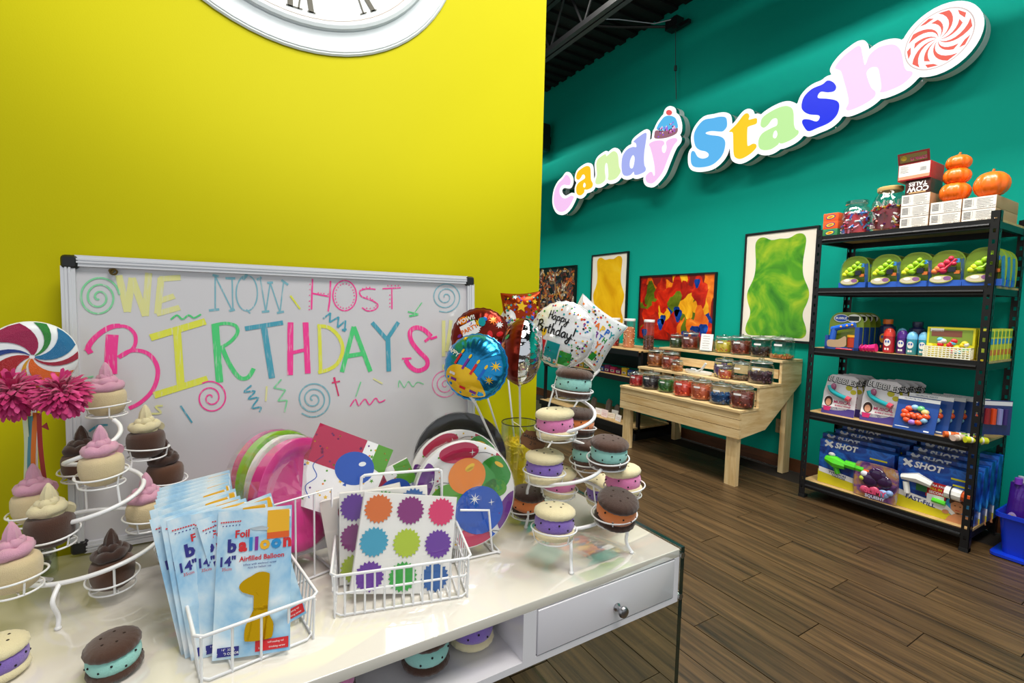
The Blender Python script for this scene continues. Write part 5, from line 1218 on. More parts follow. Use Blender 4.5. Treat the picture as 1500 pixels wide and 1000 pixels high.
# candy jars
JARP = CLEAR
FILL = M('#a02018', .35, coat=.3, name='candy_fill'); FILL2 = M('#a02018', .35, coat=.3, vs=8.5, name='candy_fill_two')
def make_jar(n, fill, nm='candy_jar', rr=.083, h=.140, seed=1, lid=True):
    t = thing(nm, '', 'jar')
    q = MB(); q.lathe([(rr*.80, 0), (rr*.95, .006), (rr, .02), (rr, h*.80), (rr*.95, h*.92), (rr*.78, h), (rr*.78, h+.006)], 24, caps=False); q.face([q.pt((rr*.8*math.cos(2*PI*k/24), rr*.8*math.sin(2*PI*k/24), .001)) for k in range(24)]); q.build('clear_body', JARP, t)
    if lid:
        q = MB(); q.lathe([(rr*.86, h+.004), (rr*.88, h+.007), (rr*.88, h+.015), (rr*.80, h+.021), (rr*.3, h+.026), (rr*.20, h+.028), (rr*.24, h+.036), (rr*.1, h+.038)], 24); li = q.build('clear_lid', clear('lid_plastic', '#e9f0ee', .16), t)
        q = MB(); q.ring((0, 0, h+.006), rr*.87, .0022, 24, 6); q.build('lid_rim', M('#c9d2d0', .25, .3), li)
    q = MB(); rs = random.Random(seed); fh = h*fill
    q.lathe([(rr*.5, .006), (rr*.90, .010), (rr*.95, .025), (rr*.95, fh*.9), (rr*.7, fh*.97), (rr*.1, fh)], 18)
    for k in range(n):
        a = rs.random()*2*PI; z = .014+(fh-.012)*rs.random(); r_ = rr*.90
        if k % 3 == 0: r_ = rr*.9*math.sqrt(rs.random()); z = fh*(.98)
        q.ball((r_*math.cos(a), r_*math.sin(a), z), rr*rs.uniform(.09, .15), rr*.12, rr*rs.uniform(.07, .13), 7, 4, int(rs.random() < .4))
    q.build('candy', [FILL, FILL2], t, ang=70, kind='stuff')
    q = MB()
    g = [[q.pt(((rr+.0008)*math.cos(PI+.1+a*.13), (rr+.0008)*math.sin(PI+.1+a*.13), z)) for a in range(-2, 4)] for z in (h*.70, h*.70+.014)]
    for a in range(5): q.face((g[0][a], g[0][a+1], g[1][a+1], g[1][a]))
    q.build('paper_label', M('#eeeeec', .6), t)
    return t
jar_full, jar_half, jar_low = make_jar(70, .80, seed=1), make_jar(60, .55, seed=2), make_jar(30, .22, seed=3)
jused = set()
CF2 = {}
def fills(a, b): return {'candy_fill': M(a, .35, coat=.3), 'candy_fill_two': M(b, .35, coat=.3)}
def jar(proto, X, Y, Z, a, b, label, group, sc=1., rz=0):
    if id(proto) not in jused: jused.add(id(proto)); o = proto; o.location = (X, Y, Z); o['label'] = label; o.rotation_euler = (0, 0, rz); o.scale = (sc,)*3
    else: o = dup(proto, (X, Y, Z), rz, label, sc=sc)
    o['group'] = group; JP.append((o, a, b)); return o
JP = []
g1, g2, g3 = 'candy jars on the bottom step', 'candy jars on the middle step', 'candy jars on the top step'
z1, z2, z3 = .5705, .7355, .9105
jar(jar_full, 3.275, 3.17, z1, '#a3141c', '#c4202a', 'jar of bright red candy at the far end of the bottom step', g1, .80)
jar(jar_full, 3.28, 3.00, z1, '#241420', '#3a2030', 'jar of near black purple candy on the bottom step', g1, .95)
jar(jar_full, 3.28, 2.83, z1, '#1e5416', '#2f7a22', 'jar of dark green candy on the bottom step', g1, .85)
jar(jar_full, 3.27, 2.64, z1, '#c8321c', '#e8582c', 'jar of orange red candy on the bottom step', g1, 1.)
jar(jar_full, 3.275, 2.47, z1, '#b8502c', '#dc7a4a', 'jar of salmon orange candy on the bottom step', g1, 1.)
jar(jar_half, 3.275, 2.295, z1, '#0c3f74', '#14609c', 'half full jar of blue candy on the bottom step', g1, 1.0)
jar(jar_full, 3.28, 2.125, z1, '#6e2416', '#9a4024', 'jar of brick brown candy at the near end of the bottom step', g1, 1.02)
jar(jar_full, 3.53, 3.18, z2, '#8a4414', '#b86a24', 'jar of amber brown candy at the far end of the middle step', g2, 1.02)
jar(jar_full, 3.52, 3.00, z2, '#8a2c14', '#c0502c', 'jar of rust red candy on the middle step', g2, .98)
jar(jar_half, 3.455, 2.87, z2, '#a85a20', '#d08840', 'small jar of orange candy before the rust red jar', g2, .62)
jar(jar_full, 3.53, 2.46, z2, '#5a3468', '#cdb23a', 'jar of purple and yellow candy on the middle step', g2, .95)
jar(jar_full, 3.46, 2.40, z2, '#b84a24', '#d8b832', 'small jar of yellow and red candy before the purple one', g2, .62)
jar(jar_low, 3.53, 2.31, z2, '#5a3a28', '#7a5238', 'nearly empty jar with a little brown candy on the middle step', g2, .90)
jar(jar_half, 3.52, 2.14, z2, '#3a1626', '#54223a', 'half full jar of plum candy at the near end of the middle step', g2, 1.08)
jar(jar_full, 3.78, 3.16, z3, '#28401a', '#1a1a18', 'jar of green and black candy at the far end of the top step', g3, .80)
jar(jar_full, 3.78, 3.00, z3, '#6e2010', '#943a1c', 'jar of dark rust candy left of the small white sign card', g3, 1.)
jar(jar_full, 3.78, 2.82, z3, '#b86a1e', '#a83a18', 'jar of orange candy behind the small white sign card', g3, .80)
jar(jar_full, 3.77, 2.64, z3, '#c8b030', '#b85a34', 'jar of yellow and green assorted candy on the top step', g3, .92)
jar(jar_full, 3.77, 2.48, z3, '#6a2210', '#8e3818', 'jar of cola brown candy on the top step', g3, 1.)
jar(jar_half, 3.77, 2.30, z3, '#2c1410', '#44241a', 'jar of dark chocolate candy on the top step', g3, 1.)
jar(jar_low, 3.77, 2.13, z3, '#b8682c', '#7a9440', 'nearly empty jar of striped worms at the near end of the top step', g3, 1.08)
for o, a, b in JP: remat(o, fills(a, b))
t = thing('sign_card', 'small white card with handwritten lines in a clear stand on the top step', 'sign', (3.69, 2.765, z3), R(-80))
q = MB(); q.T = Matrix.Rotation(R(-8), 4, 'X'); q.box(-.055, -.002, .010, .055, .002, .158); q.build('card', M('#f6f3ee', .5), t, smooth=False)
q = MB(); d = Decal(q, plane(Matrix.Rotation(R(-8), 4, 'X') @ Matrix.Translation((0, -.0026, 0)) @ Matrix.Rotation(R(90), 4, 'X'))); rs = random.Random(1)
for k, s_ in enumerate(('Candy is', 'sold by', 'the pound', 'Please ask', 'for a bag', 'and scoop')): d.stroke([(-.036+.0055*j, .138-.021*k+.0035*(-1)**j*(.5+rs.random())) for j in range(12+k % 2)], .0022, 0, 3)
q.build('handwriting', M('#55505a', .6), t, smooth=False)
q = MB(); q.box(-.05, -.03, 0, .05, .03, .004); q.box(-.05, -.010, .004, .05, -.006, .02); q.build('clear_base', CLEAR, t, smooth=False)
t = thing('candy_scoop', 'clear plastic scoop resting in a tray on the middle step', 'scoop', (3.47, 2.66, z2))
q = MB(); q.lathe([(.09, .002), (.105, .012), (.108, .03), (.104, .03), (.10, .013), (.085, .004)], 24, sx=.42, sy=1.25, caps=False); q.build('tray', M('#e6e9ea', .2, coat=.5), t)
q = MB(); q.tube(spl([(0, .02, .02), (0, -.03, .045), (0, -.07, .10)], 5), .010, 8); q.rings([[(.034*math.cos(a)*s_, .03+.07*k/4, .040+.034*s_*math.sin(a)) for a in [PI+PI*j/8 for j in range(9)]] for k, s_ in enumerate((.35, .8, 1, 1, .9))], False, False); q.build('scoop_bowl', M('#d8dee0', .15, coat=.6), t)

# ---------------------------------------------------------------- black gondola shelf at the far end
GY0, GY1 = 3.30, 4.9
PART = wood('particle_board', '#a98550', '#cfae78', axis=1, stretch=3, scale=14, r=.6, bump=.05)
t = thing('gondola_shelf', 'low black metal shelving with wood shelf tops beyond the candy stand', 'shelf unit', (3.66, 4.1, 0)); TM2 = Matrix.Translation((-3.66, -4.1, 0))
for z, x0 in ((.875, 3.42), (.60, 3.45), (.125, 3.40)):
    bx('shelf_board', (x0, GY0, z-.016, 3.93, GY1, z), PART, t, TM2)
    bx('shelf_lip', (x0-.012, GY0, z-.055, x0, GY1, z-.004), BLACK, t, TM2)
bx('plinth', (3.42, GY0, 0, 3.93, GY1, .07), BLACK, t, TM2)
for x in (3.45, 3.89):
    for y in (GY0, GY1-.03): bx('post', (x, y, .07, x+.03, y+.03, .87), BLACK, t, TM2)
bx('dark_back', (3.915, GY0, .62, 3.93, GY1, .86), BLACK, t, TM2)
for Y, a, b, lb in ((3.86, '#8e1018', '#b01820', 'red powder candy'), (3.64, '#e08a5a', '#d8b080', 'peach ring candy'), (3.37, '#5a2416', '#7a3a20', 'rust brown candy')):
    r_ = .058 if Y > 3.4 else .05
    t = thing('candy_canister', 'tall clear canister of '+lb+' with a white lid', 'canister', (3.62, Y, .876), group='tall canisters on the black shelf')
    q = MB(); q.lathe([(r_, 0), (r_, .275)], 24, caps=False); q.build('clear_wall', CLEAR, t)
    q = MB(); q.lathe([(r_*1.03, .272), (r_*1.05, .276), (r_*1.05, .292), (r_*.98, .296)], 24); q.build('white_lid', M('#eef0f0', .35), t)
    q = MB(); rs = random.Random(int(Y*100)); fh = .13 if Y < 3.5 else .20
    q.lathe([(r_*.95, .003), (r_*.95, fh), (r_*.6, fh+.012)], 18)
    for k in range(60): a_ = rs.random()*2*PI; q.ball((r_*.90*math.cos(a_), r_*.90*math.sin(a_), .012+(fh-.01)*rs.random()), r_*.16, r_*.16, r_*.16, 7, 4, int(rs.random() < .5))
    q.build('candy', [M(a, .4), M(b, .4)], t, kind='stuff')
bc = ['#2a4f9c', '#d8b422', '#7a1f5c', '#c42a5a', '#e0e0dc', '#b01a24', '#5a2a86', '#2f8a4a']
bxn = ['blue', 'yellow', 'plum', 'pink', 'pale grey', 'red', 'purple', 'green']
for k in range(12):
    c = (0, 0, 1, 2, 3, 2, 0, 6, 5, 7, 1, 3)[k]
    wher = ('first', 'second', 'third', 'fourth', 'fifth', 'sixth', 'seventh', 'eighth', 'ninth', 'tenth', 'eleventh', 'twelfth')[k]
    t = thing('candy_box', bxn[c]+' candy box on the black shelf, '+wher+' from the stand end', 'box', (3.52, 3.40+.085*k, .601), R(90), group='candy boxes on the black shelf')
    q = MB(); rbox(q, -.035, -.02, 0, .035, .02, .05+.012*(k % 3), .002, n=1); q.build('carton', M(bc[c], .4), t)
    q = MB(); d = Decal(q, lambda u, v: (u, .0203, v)); d.rect(-.026, .014, .026, .034, 0); d.ell(0, .024, .02, .006, 1); q.build('print', [M('#f2efe4', .4), M(bc[(c+3) % 8], .4)], t, smooth=False)
for k, (px, hgt) in enumerate(((868, .155), (890, .175), (903, .14))):
    p = at(px, 600, X=3.56)
    t = thing('wood_plaque', ('short grey', 'tall grey pointed', 'brown grey')[k]+' weathered wood plaque leaning at the back of the bottom deck', 'plaque', (3.56, p.y, .126), R(90))
    q = MB(); q.T = Matrix.Rotation(R(9), 4, 'X') @ Matrix.Rotation(R(90), 4, 'X'); q.prism([(-.035, 0), (.035, 0), (.035, hgt*.8), (.01, hgt), (-.035, hgt*.9)], -.01, .01); q.build('board', wood('weathered', '#4a4038', '#82766a', 2, 8, 4), t, smooth=False)
for k, (px, py) in enumerate(((866, 597), (876, 601), (885, 603), (895, 606), (905, 610), (899, 598), (880, 594))):
    p = at(px, py, X=3.46+.03*(k % 2)+(.04 if k > 4 else 0))
    t = thing('price_card', ('pink lettered', 'white', 'pale pink', 'cream', 'white red lettered', 'small white', 'rose')[k]+' paper card leaning on the bottom deck of the black shelf', 'card', (3.46+.03*(k % 2)+(.05 if k > 4 else 0), p.y, .126), R(90+(-12, 8, 0, 15, -8, 5, -4)[k]))
    q = MB(); q.T = Matrix.Rotation(R(12), 4, 'X'); q.box(-.045, -.002, 0, .045, .002, .055+.012*(k % 3)); q.build('paper', M(('#efc9c9', '#f0ece6', '#eed6d2', '#e8dfcb', '#f2ece8', '#f4f2ee', '#e8bcc0')[k], .6), t, smooth=False)
    q = MB(); d = Decal(q, plane(Matrix.Rotation(R(12), 4, 'X') @ Matrix.Translation((0, .0025, 0)) @ Matrix.Rotation(R(-90), 4, 'X') @ Matrix.Scale(-1, 4, (0, 1, 0))))
    for j in range(2): d.stroke([(-.03+.006*i, .038-.016*j+.003*(-1)**i) for i in range(11)], .002, 0, 2)
    q.build('handwriting', M('#b03a4a', .6), t, smooth=False)

# ---------------------------------------------------------------- black boltless shelving rack
RX0, RX1, RY0, RY1 = 3.45, 3.915, .868, 1.768
SHZ = [1.79, 1.445, 1.043, .60, .118]
BLK2 = M('#19191b', .38, .3, name='black_rack_steel')
t = thing('shelving_rack', 'tall black boltless steel rack of five shelves full of toys and candy', 'shelf unit', (3.68, 1.32, 0)); TR_ = Matrix.Translation((-3.68, -1.32, 0))
def post(x, y, sx, sy):
    q = MB(); q.T = TR_
    w_ = .038
    # flange across Y with keyhole slots, flange across X plain with slots
    for fl_ in (0, 1):
        def B(a0, a1, z0, z1):
            if fl_ == 0: q.box(x, min(y+sy*a0, y+sy*a1), z0, x+sx*.0025, max(y+sy*a0, y+sy*a1), z1)
            else: q.box(min(x+sx*a0, x+sx*a1), y, z0, max(x+sx*a0, x+sx*a1), y+sy*.0025, z1)
        B(0, .013, 0, 1.832); B(.025, w_, 0, 1.832)
        for k in range(32): z = .03+k*.057; B(.013, .025, z, z+.036)
        B(.013, .025, 0, .03)
    return q.build('post', BLK2, t, smooth=False)
post(RX0, RY0, 1, 1); post(RX0, RY1, 1, -1); post(RX1, RY0, -1, 1); post(RX1, RY1, -1, -1)
for k, z in enumerate(SHZ):
    bx('shelf_board', (RX0+.024, RY0+.006, z-.012, RX1-.006, RY1-.006, z), PART, t, TR_)
    for x in (RX0+.0035, RX1-.0235):
        q = MB(); q.T = TR_; q.box(x, RY0+.003, z-.048, x+.020, RY1-.003, z+.0015 if x < 3.6 else z-.013)
        if x < 3.6: q.tube([(x-.001, RY0+.04, z-.030), (x-.001, RY1-.04, z-.030)], .009, 8)
        q.build('shelf_beam', BLK2, t)
    for y in (RY0+.004, RY1-.024): bx('side_beam', (RX0+.004, y, z-.048, RX1-.004, y+.020, z-.013), BLK2, t, TR_)
for y in (RY0, RY1-.04):
    bx('foot', (RX0-.004, y, 0, RX0+.04, y+.04, .02), M('#0c0c0d', .6), t, TR_)
def item(name, label, cat, Y, z, X=3.5, group=None, rz=90): return thing(name, label, cat, (X, Y, z+.0006), R(-rz), group)
# item local frame after the turn of -90: local +x runs towards smaller Y (right in the photo), local -y faces the room
def front(q, y, o=.0008): return Decal(q, lambda u, v: (u, y-o, v))
WHT, KRAFT = M('#d9d5cd', .6), M('#b08a62', .7)
# --- top shelf
tz = SHZ[0]
for k, (c, nm) in enumerate((('#2f7a4a', 'green'), ('#e8541a', 'orange'), ('#e8541a', 'orange'))):
    t = item('candy_carton', ('green bottom carton', 'middle orange carton', 'topmost orange carton')[k]+' of the small stack on the top shelf', 'box', 1.715, tz+.052*k, 3.51, 'small cartons on the top shelf')
    q = MB(); rbox(q, -.046, 0, 0, .046, .10, .051, .002, n=1); q.build('carton', M(c, .4), t)
    q = MB(); d = front(q, 0); d.ell(0, .026, .030, .015, 0, .15, 20); d.S = lambda u, v: (u, -.0014, v); d.ell(0, .026, .024, .010, 1, .15, 20); d.S = lambda u, v: (u, -.002, v); d.ell(0, .026, .015, .004, 2, .15, 12); q.build('print', [M('#1c2f7a', .4), M('#f2c62a', .4), M('#c8201c', .4)], t, smooth=False)
def candyfill(q, r_, h, seed, n=90):
    rs = random.Random(seed)
    for k in range(n):
        a = rs.random()*2*PI; z = .012+(h-.02)*rs.random(); rr_ = r_*.84*(1 if k % 3 else math.sqrt(rs.random()));
        if k % 3 == 0: z = h
        p = Vector((rr_*math.cos(a), rr_*math.sin(a), z)); e = Vector((rs.gauss(0, 1), rs.gauss(0, 1), rs.gauss(0, 1))).normalized()*.016; mi = rs.randrange(5)
        q.tube([p-e, p-e*.5, p+e*.5, p+e], .004, 5, mi, rad=[.007, .0055, .0055, .007])
t = item('candy_jar', 'clear jar of red white and blue wrapped candy on the top shelf', 'jar', 1.575, tz, 3.54)
q = MB(); q.lathe([(.070, 0), (.078, .01), (.078, .13), (.070, .165), (.055, .18), (.055, .19)], 28, caps=False); q.build('clear_body', CLEAR, t)
q = MB(); q.lathe([(.060, .188), (.064, .192), (.064, .212), (.05, .216)], 28); q.build('clear_lid', clear('lid_plastic_two', '#e4ecec', .2), t)
q = MB(); candyfill(q, .078, .135, 3); q.lathe([(.05, .004), (.062, .01), (.062, .12), (.02, .13)], 14, mi=0); q.build('wrapped_candy', [M(c, .3, coat=.5) for c in ('#b8243a', '#eeeef2', '#2a4aa8', '#e07a9a', '#3a86c8')], t, kind='stuff')
t = item('candy_barrel', 'large clear barrel jar of wrapped lollipops with a tan lid on the top shelf', 'jar', 1.405, tz, 3.56)
q = MB(); q.lathe([(.078, 0), (.090, .015), (.094, .09), (.090, .17), (.075, .215), (.062, .235), (.062, .25)], 28, caps=False); q.build('clear_body', CLEAR, t)
q = MB(); q.lathe([(.064, .246), (.066, .25), (.066, .268), (.06, .272)], 28); q.build('tan_lid', M('#c9a866', .5), t)
q = MB(); candyfill(q, .092, .15, 5, 120); q.lathe([(.06, .004), (.074, .015), (.076, .13), (.02, .15)], 14, mi=0); rs = random.Random(9)
for k in range(26): a, r_ = rs.random()*6.3, .06*rs.random()**.5; p = Vector((r_*math.cos(a), r_*math.sin(a), .145)); q.tube([p, p+Vector((rs.gauss(0, .018), rs.gauss(0, .018), .05))], .0015, 4, 1)
q.build('wrapped_candy', [M(c, .3, coat=.5) for c in ('#7a1a2a', '#e8e0dc', '#5a1a5a', '#c8402a', '#c8b02a')], t, kind='stuff')
for (Y, n, nm) in ((1.250, 3, 'left'), (1.108, 2, 'middle'), (.968, 2, 'right')):
    for k in range(n):
        t = item('white_carton', 'white carton with printed label, '+('lowest', 'second', 'topmost')[k]+' of the '+nm+' stack on the top shelf', 'box', Y, tz+.0655*k, 3.49, 'white cartons on the top shelf')
        q = MB(); rbox(q, -.068, .001, 0, .068, .36, .0645, .0015, n=1); q.build('carton', KRAFT, t)
        q = MB(); d = front(q, .001); d.rect(-.067, .001, .067, .0635, 0)
        d.S = lambda u, v: (u, -.0008, v)
        for j in range(5): d.rect(-.060, .050-.008*j, -.030, .053-.008*j, 1); d.rect(-.010, .052-.008*j, .055-.01*(j % 2), .0535-.008*j, 1)
        d.rect(-.024, .02, -.0232, .056, 1); d.text('CANDY  24 CT', .03, .010, .011, 1)
        q.build('front_label', [WHT, M('#4a4a50', .5)], t, smooth=False)
t = item('brown_carton', 'dark brown carton lettered COW TALES upside down, on the white cartons', 'box', 1.248, tz+.197, 3.50)
q = MB(); rbox(q, -.060, 0, 0, .060, .17, .082, .0015, n=1); q.build('carton', M('#3f1a12', .4), t)
q = MB(); d = front(q, 0); d.text('COW', .002, .030, .040, 0, PI, bold=.03); d.text('TALES', .0, .060, .032, 0, PI, bold=.03); d.rect(-.04, .006, .04, .012, 1); q.build('lettering', [M('#f2eeea', .4), M('#c8a06a', .5)], t, smooth=False)
t = item('red_carton', 'red and white open topped carton crowning the tallest carton stack', 'box', 1.268, tz+.280, 3.49)
q = MB(); rbox(q, -.078, 0, 0, .078, .19, .095, .0015, n=1); q.build('carton', M('#a81c22', .4), t)
q = MB(); d = front(q, 0); d.rect(-.074, .016, .074, .092, 0); d.S = lambda u, v: (u, -.0015, v); d.rect(-.074, .008, .074, .026, 1)
for j in range(6): d.rect(-.068, .082-.007*j, -.03+.006*(j % 2), .084-.007*j, 2)
for j in range(10): d.rect(.028+.003*j, .045, .0295+.003*j, .068, 2)
q.build('front_label', [WHT, M('#e88a6a', .5), M('#77777c', .5)], t, smooth=False)
q = MB(); q.T = Matrix.Translation((0, .0, .0955)) @ Matrix.Rotation(R(20), 4, 'X'); q.box(-.080, 0, 0, .072, .002, .065); fl_ = q.build('open_flap', M('#7a1c1e', .45), t, smooth=False)
q = MB(); d = Decal(q, plane(Matrix.Translation((0, .0, .0955)) @ Matrix.Rotation(R(20), 4, 'X') @ Matrix.Translation((0, -.0008, 0)) @ Matrix.Rotation(R(90), 4, 'X'))); d.rect(-.07, .01, .06, .055, 0); d.text('treats', .02, .028, .034, 1, bold=.03); d.ell(-.05, .035, .015, .014, 2); q.build('flap_print', [M('#6a5a2c', .5), M('#e0508a', .4), M('#d8b83a', .4)], t, smooth=False)
PK = M('#ee6a0c', .35, coat=.3, name='orange_pumpkin')
def pumpkin(lb, Y, z, X, r_, h):
    t = item('pumpkin', lb, 'pumpkin', Y, z, X, 'decorative pumpkins on the cartons')
    q = MB(); n = 48; rr = []
    for k in range(11):
        th = PI*k/10; s_ = max(.12, math.sin(th)**.8)
        rr.append([((r_*s_*(1-.11*abs(math.cos(a*4.5))**4))*math.cos(a), (r_*s_*(1-.11*abs(math.cos(a*4.5))**4))*math.sin(a), h/2-h/2*math.cos(th)) for a in [2*PI*j/n for j in range(n)]])
    q.rings(rr); q.build('shell', PK, t, ang=80)
    q = MB(); q.tube(spl([(0, 0, h*.95), (.002, 0, h+.006), (.006, 0, h+.014)], 3), .006, 8); q.build('stem', M('#b8722a', .7), t)
pumpkin('squat orange pumpkin at the bottom of the pumpkin tower', 1.095, tz+.131, 3.56, .071, .108); pumpkin('orange pumpkin in the middle of the pumpkin tower', 1.092, tz+.225, 3.56, .063, .095); pumpkin('smallest orange pumpkin topping the pumpkin tower', 1.090, tz+.303, 3.56, .058, .085); pumpkin('single large orange pumpkin on the right carton stack', .945, tz+.131, 3.565, .076, .135)
# --- second shelf: domed toy packs
tz = SHZ[1]
def make_dome():
    t = thing('domed_toy_pack', '', 'toy pack')
    ol = spl([(-.076, .0), (-.078, .08), (-.072, .15), (-.045, .188), (0, .198), (.045, .188), (.072, .15), (.078, .08), (.076, 0)], 3)
    q = MB(); q.T = Matrix.Rotation(R(90), 4, 'X'); q.prism([(x*1.04, z*1.03) for x, z in ol], -.004, 0); q.build('card_back', M('#7d9a1c', .4, coat=.4), t, smooth=False)
    q = MB(); q.T = Matrix.Rotation(R(90), 4, 'X') @ Matrix.Scale(-1, 4, (0, 0, 1)); q.prism([(x, min(z, .034)) for x, z in ol if z < .06]+[], -.040, 0); q.T = Matrix(); q.poly([(.077, -.004, .03), (.074, -.040, .03), (.066, -.038, .145), (.070, -.004, .155)]); q.poly([(.0765, -.005, .03), (.0695, -.005, .155), (.0655, -.038, .145), (.0735, -.040, .03)]); q.build('blue_tray', M('#1f57b8', .35, coat=.4), t, smooth=False)
    q = MB(); rs = random.Random(2)
    for (x, z, r_, mi) in ((-.02, .115, .020, 0), (.005, .135, .018, 0), (-.035, .100, .018, 1), (-.048, .085, .017, 1), (.02, .155, .014, 0), (-.012, .09, .02, 0), (.035, .125, .012, 0)): q.ball((x, -.025, z), r_, .014, r_, 10, 6, mi)
    q.tube([(-.06, -.026, .078), (0, -.03, .098), (.045, -.026, .15)], .008, 6, 0); q.cbox((.038, -.022, .142), (.04, .012, .022), 2); q.cbox((.03, -.030, .094), (.032, .012, .028), 3); q.cbox((.052, -.026, .078), (.024, .016, .018), 4)
    q.build('toy_figure', [M('#9ac81e', .3), M('#d2dc28', .3), M('#3a8ad0', .3), M('#1a1e2c', .4), M('#c86a2a', .4)], t)
    q = MB(); d = Decal(q, lambda u, v: (u, -.0452, v)); d.ell(-.012, .040, .052, .022, 0, .05, 24); d.S = lambda u, v: (u, -.0458, v); d.ell(-.014, .040, .047, .018, 1, .05, 24); d.S = lambda u, v: (u, -.0464, v); d.ell(-.026, .047, .018, .010, 2, 0, 12); d.ell(.016, .045, .018, .012, 3, 0, 12); q.build('oval_label', [M('#a8b02a', .35), M('#cfc3a4', .35), M('#e8e4e0', .4), M('#8a5a8a', .4)], t, smooth=False)
    q = MB(); rr = [[(x*s_, y, .012+(z-.012)*s_) for x, z in ol] for y, s_ in ((-.006, 1.), (-.030, .98), (-.044, .90))]; q.rings(rr, True, False); q.build('clear_dome', WRAP, t)
    return t
dm = make_dome(); dfirst = True
for k, Y in enumerate((1.545, 1.375, 1.225, 1.083, .925)):
    for j in range(3):
        lb = ('far left', 'second', 'middle', 'fourth', 'nearest')[k]+' domed toy pack in the '+('front row', 'second row', 'third row')[j]+' of the second shelf'
        if k == 3 and j == 0: lb = 'domed toy pack with a pink toy, fourth along the second shelf'
        loc = (3.515+.11*j, Y+.006*j, tz+.0006)
        if dfirst: dm.location = loc; dm.rotation_euler = (0, 0, R(-90)); dm['label'] = lb; o = dm; dfirst = False
        else: o = dup(dm, loc, R(-90), lb)
        o['group'] = 'domed toy packs on the second shelf'; o.rotation_euler = (0, 0, R(-90))
        if k == 4: o.scale = (1.04, 1, 1.02)
        if k == 3 and j == 0: remat(o, {M('#9ac81e', .3).name: M('#d0304a', .3), M('#d2dc28', .3).name: M('#e07a3a', .3)})
# --- third shelf: bubble guns, bottles, yellow tea sets
tz = SHZ[2]
def make_gun():
    t = thing('bubble_gun_pack', '', 'toy pack')
    ol = spl([(-.10, 0), (-.102, .14), (-.095, .20), (-.06, .238), (0, .245), (.06, .238), (.095, .2), (.102, .14), (.10, 0)], 3)
    q = MB(); q.T = Matrix.Rotation(R(90), 4, 'X'); q.prism(ol, -.004, 0); q.build('card_back', M('#7f9420', .4, coat=.4), t, smooth=False)
    q = MB(); q.box(-.10, -.05, 0, .10, -.004, .018); q.box(.075, -.05, 0, .10, -.004, .15); q.box(-.10, -.05, 0, -.08, -.004, .09); q.build('blue_tray', M('#1c418f', .35, coat=.4), t, smooth=False)
    q = MB(); q.tube(spl([(-.07, -.03, .13), (-.02, -.03, .145), (.065, -.03, .165)], 4), .018, 10, 0); q.tube([(-.055, -.03, .14), (-.065, -.03, .06)], .019, 10, 0)
    for x, z in ((-.01, .150), (.025, .158), (.055, .165)): q.ball((x, -.047, z), .007, .004, .007, 8, 5, 1)
    q.cyl((.055, -.03, .02), (.055, -.03, .085), .027, 14, 2); q.cyl((.055, -.03, .085), (.055, -.03, .098), .029, 14, 1); q.build('toy_gun', [M('#2460c8', .3, coat=.4), M('#f0a81e', .35), M('#b8381c', .3)], t)
    q = MB(); d = Decal(q, lambda u, v: (u, -.0052, v)); d.ell(-.03, .205, .045, .026, 0, 0, 24); d.ell(.045, .205, .04, .028, 0, 0, 24); d.S = lambda u, v: (u, -.0058, v); d.ell(-.03, .205, .040, .022, 1, 0, 24); d.rect(.015, .19, .075, .22, 2); d.S = lambda u, v: (u, -.0064, v); d.text('BUBBLE', -.03, .205, .020, 0, bold=.03); q.build('print', [M('#e6e6d8', .4), M('#1d4aa6', .4), M('#1a2412', .4)], t, smooth=False)
    q = MB(); d = Decal(q, lambda u, v: (u, -.0506, v)); d.fan(spl([(-.085, .03), (-.08, .06), (-.02, .065), (.02, .09), (.03, .06), (.02, .02), (-.07, .015)], 3, True), 0); q.build('front_label', M('#b89a78', .4), t, smooth=False)
    return t
gun = make_gun()
for j in range(4):
    lb = 'blue bubble gun pack, '+('frontmost', 'second', 'third', 'rearmost')[j]+' of the four at the left end of the third shelf'
    if j == 0: gun.location = (3.525, 1.58, tz+.0006); gun.rotation_euler = (0, 0, R(-90)); gun['label'] = lb; o = gun
    else: o = dup(gun, (3.525+.075*j, 1.575, tz+.0006), R(-90), lb)
    o['group'] = 'bubble gun packs on the third shelf'
def bottle(lb, Y, X, col, cap, h, r_, face=True, square=False):
    t = item('bubble_bottle', lb, 'bottle', Y, tz, X, 'bubble bottles on the third shelf')
    q = MB()
    if square: q.lathe([(r_*.8, 0), (r_, .006), (r_, h*.66), (r_*.9, h*.78), (r_*.5, h*.84), (r_*.5, h*.88)], 20)
    else: q.lathe([(r_*.85, 0), (r_, .006), (r_, h*.62), (r_*.98, h*.68)], 20)
    q.build('body', M(col, .3, coat=.4), t)
    q = MB()
    if square: q.lathe([(r_*.58, h*.86), (r_*.6, h*.88), (r_*.6, h), (r_*.5, h*1.01)], 16)
    else: q.lathe([(r_*1.03, h*.66), (r_*1.03, h*.74), (r_*.93, h*.86), (r_*.6, h*.96), (r_*.1, h)], 20)
    q.build('cap', M(cap, .3, coat=.4), t)
    q = MB(); f = lambda u, v: ((r_+.001)*math.sin(u/r_), -(r_+.001)*math.cos(u/r_), v); d = Decal(q, f); d.ell(0, h*.42, r_*.6, h*.15, 0, 0, 16, 2); d.S = lambda u, v: Vector(f(u, v))*1+Vector((0, -.001, 0)); d.ell(-r_*.2, h*.46, r_*.16, h*.05, 1, 0, 8); d.ell(r_*.25, h*.46, r_*.16, h*.05, 1, 0, 8); d.rect(-r_*.4, h*.12, r_*.4, h*.2, 0)
    q.build('label', [M('#e8e4dc', .4) if not square else M('#d8a23a', .4), M('#3a5ab0', .4)], t)
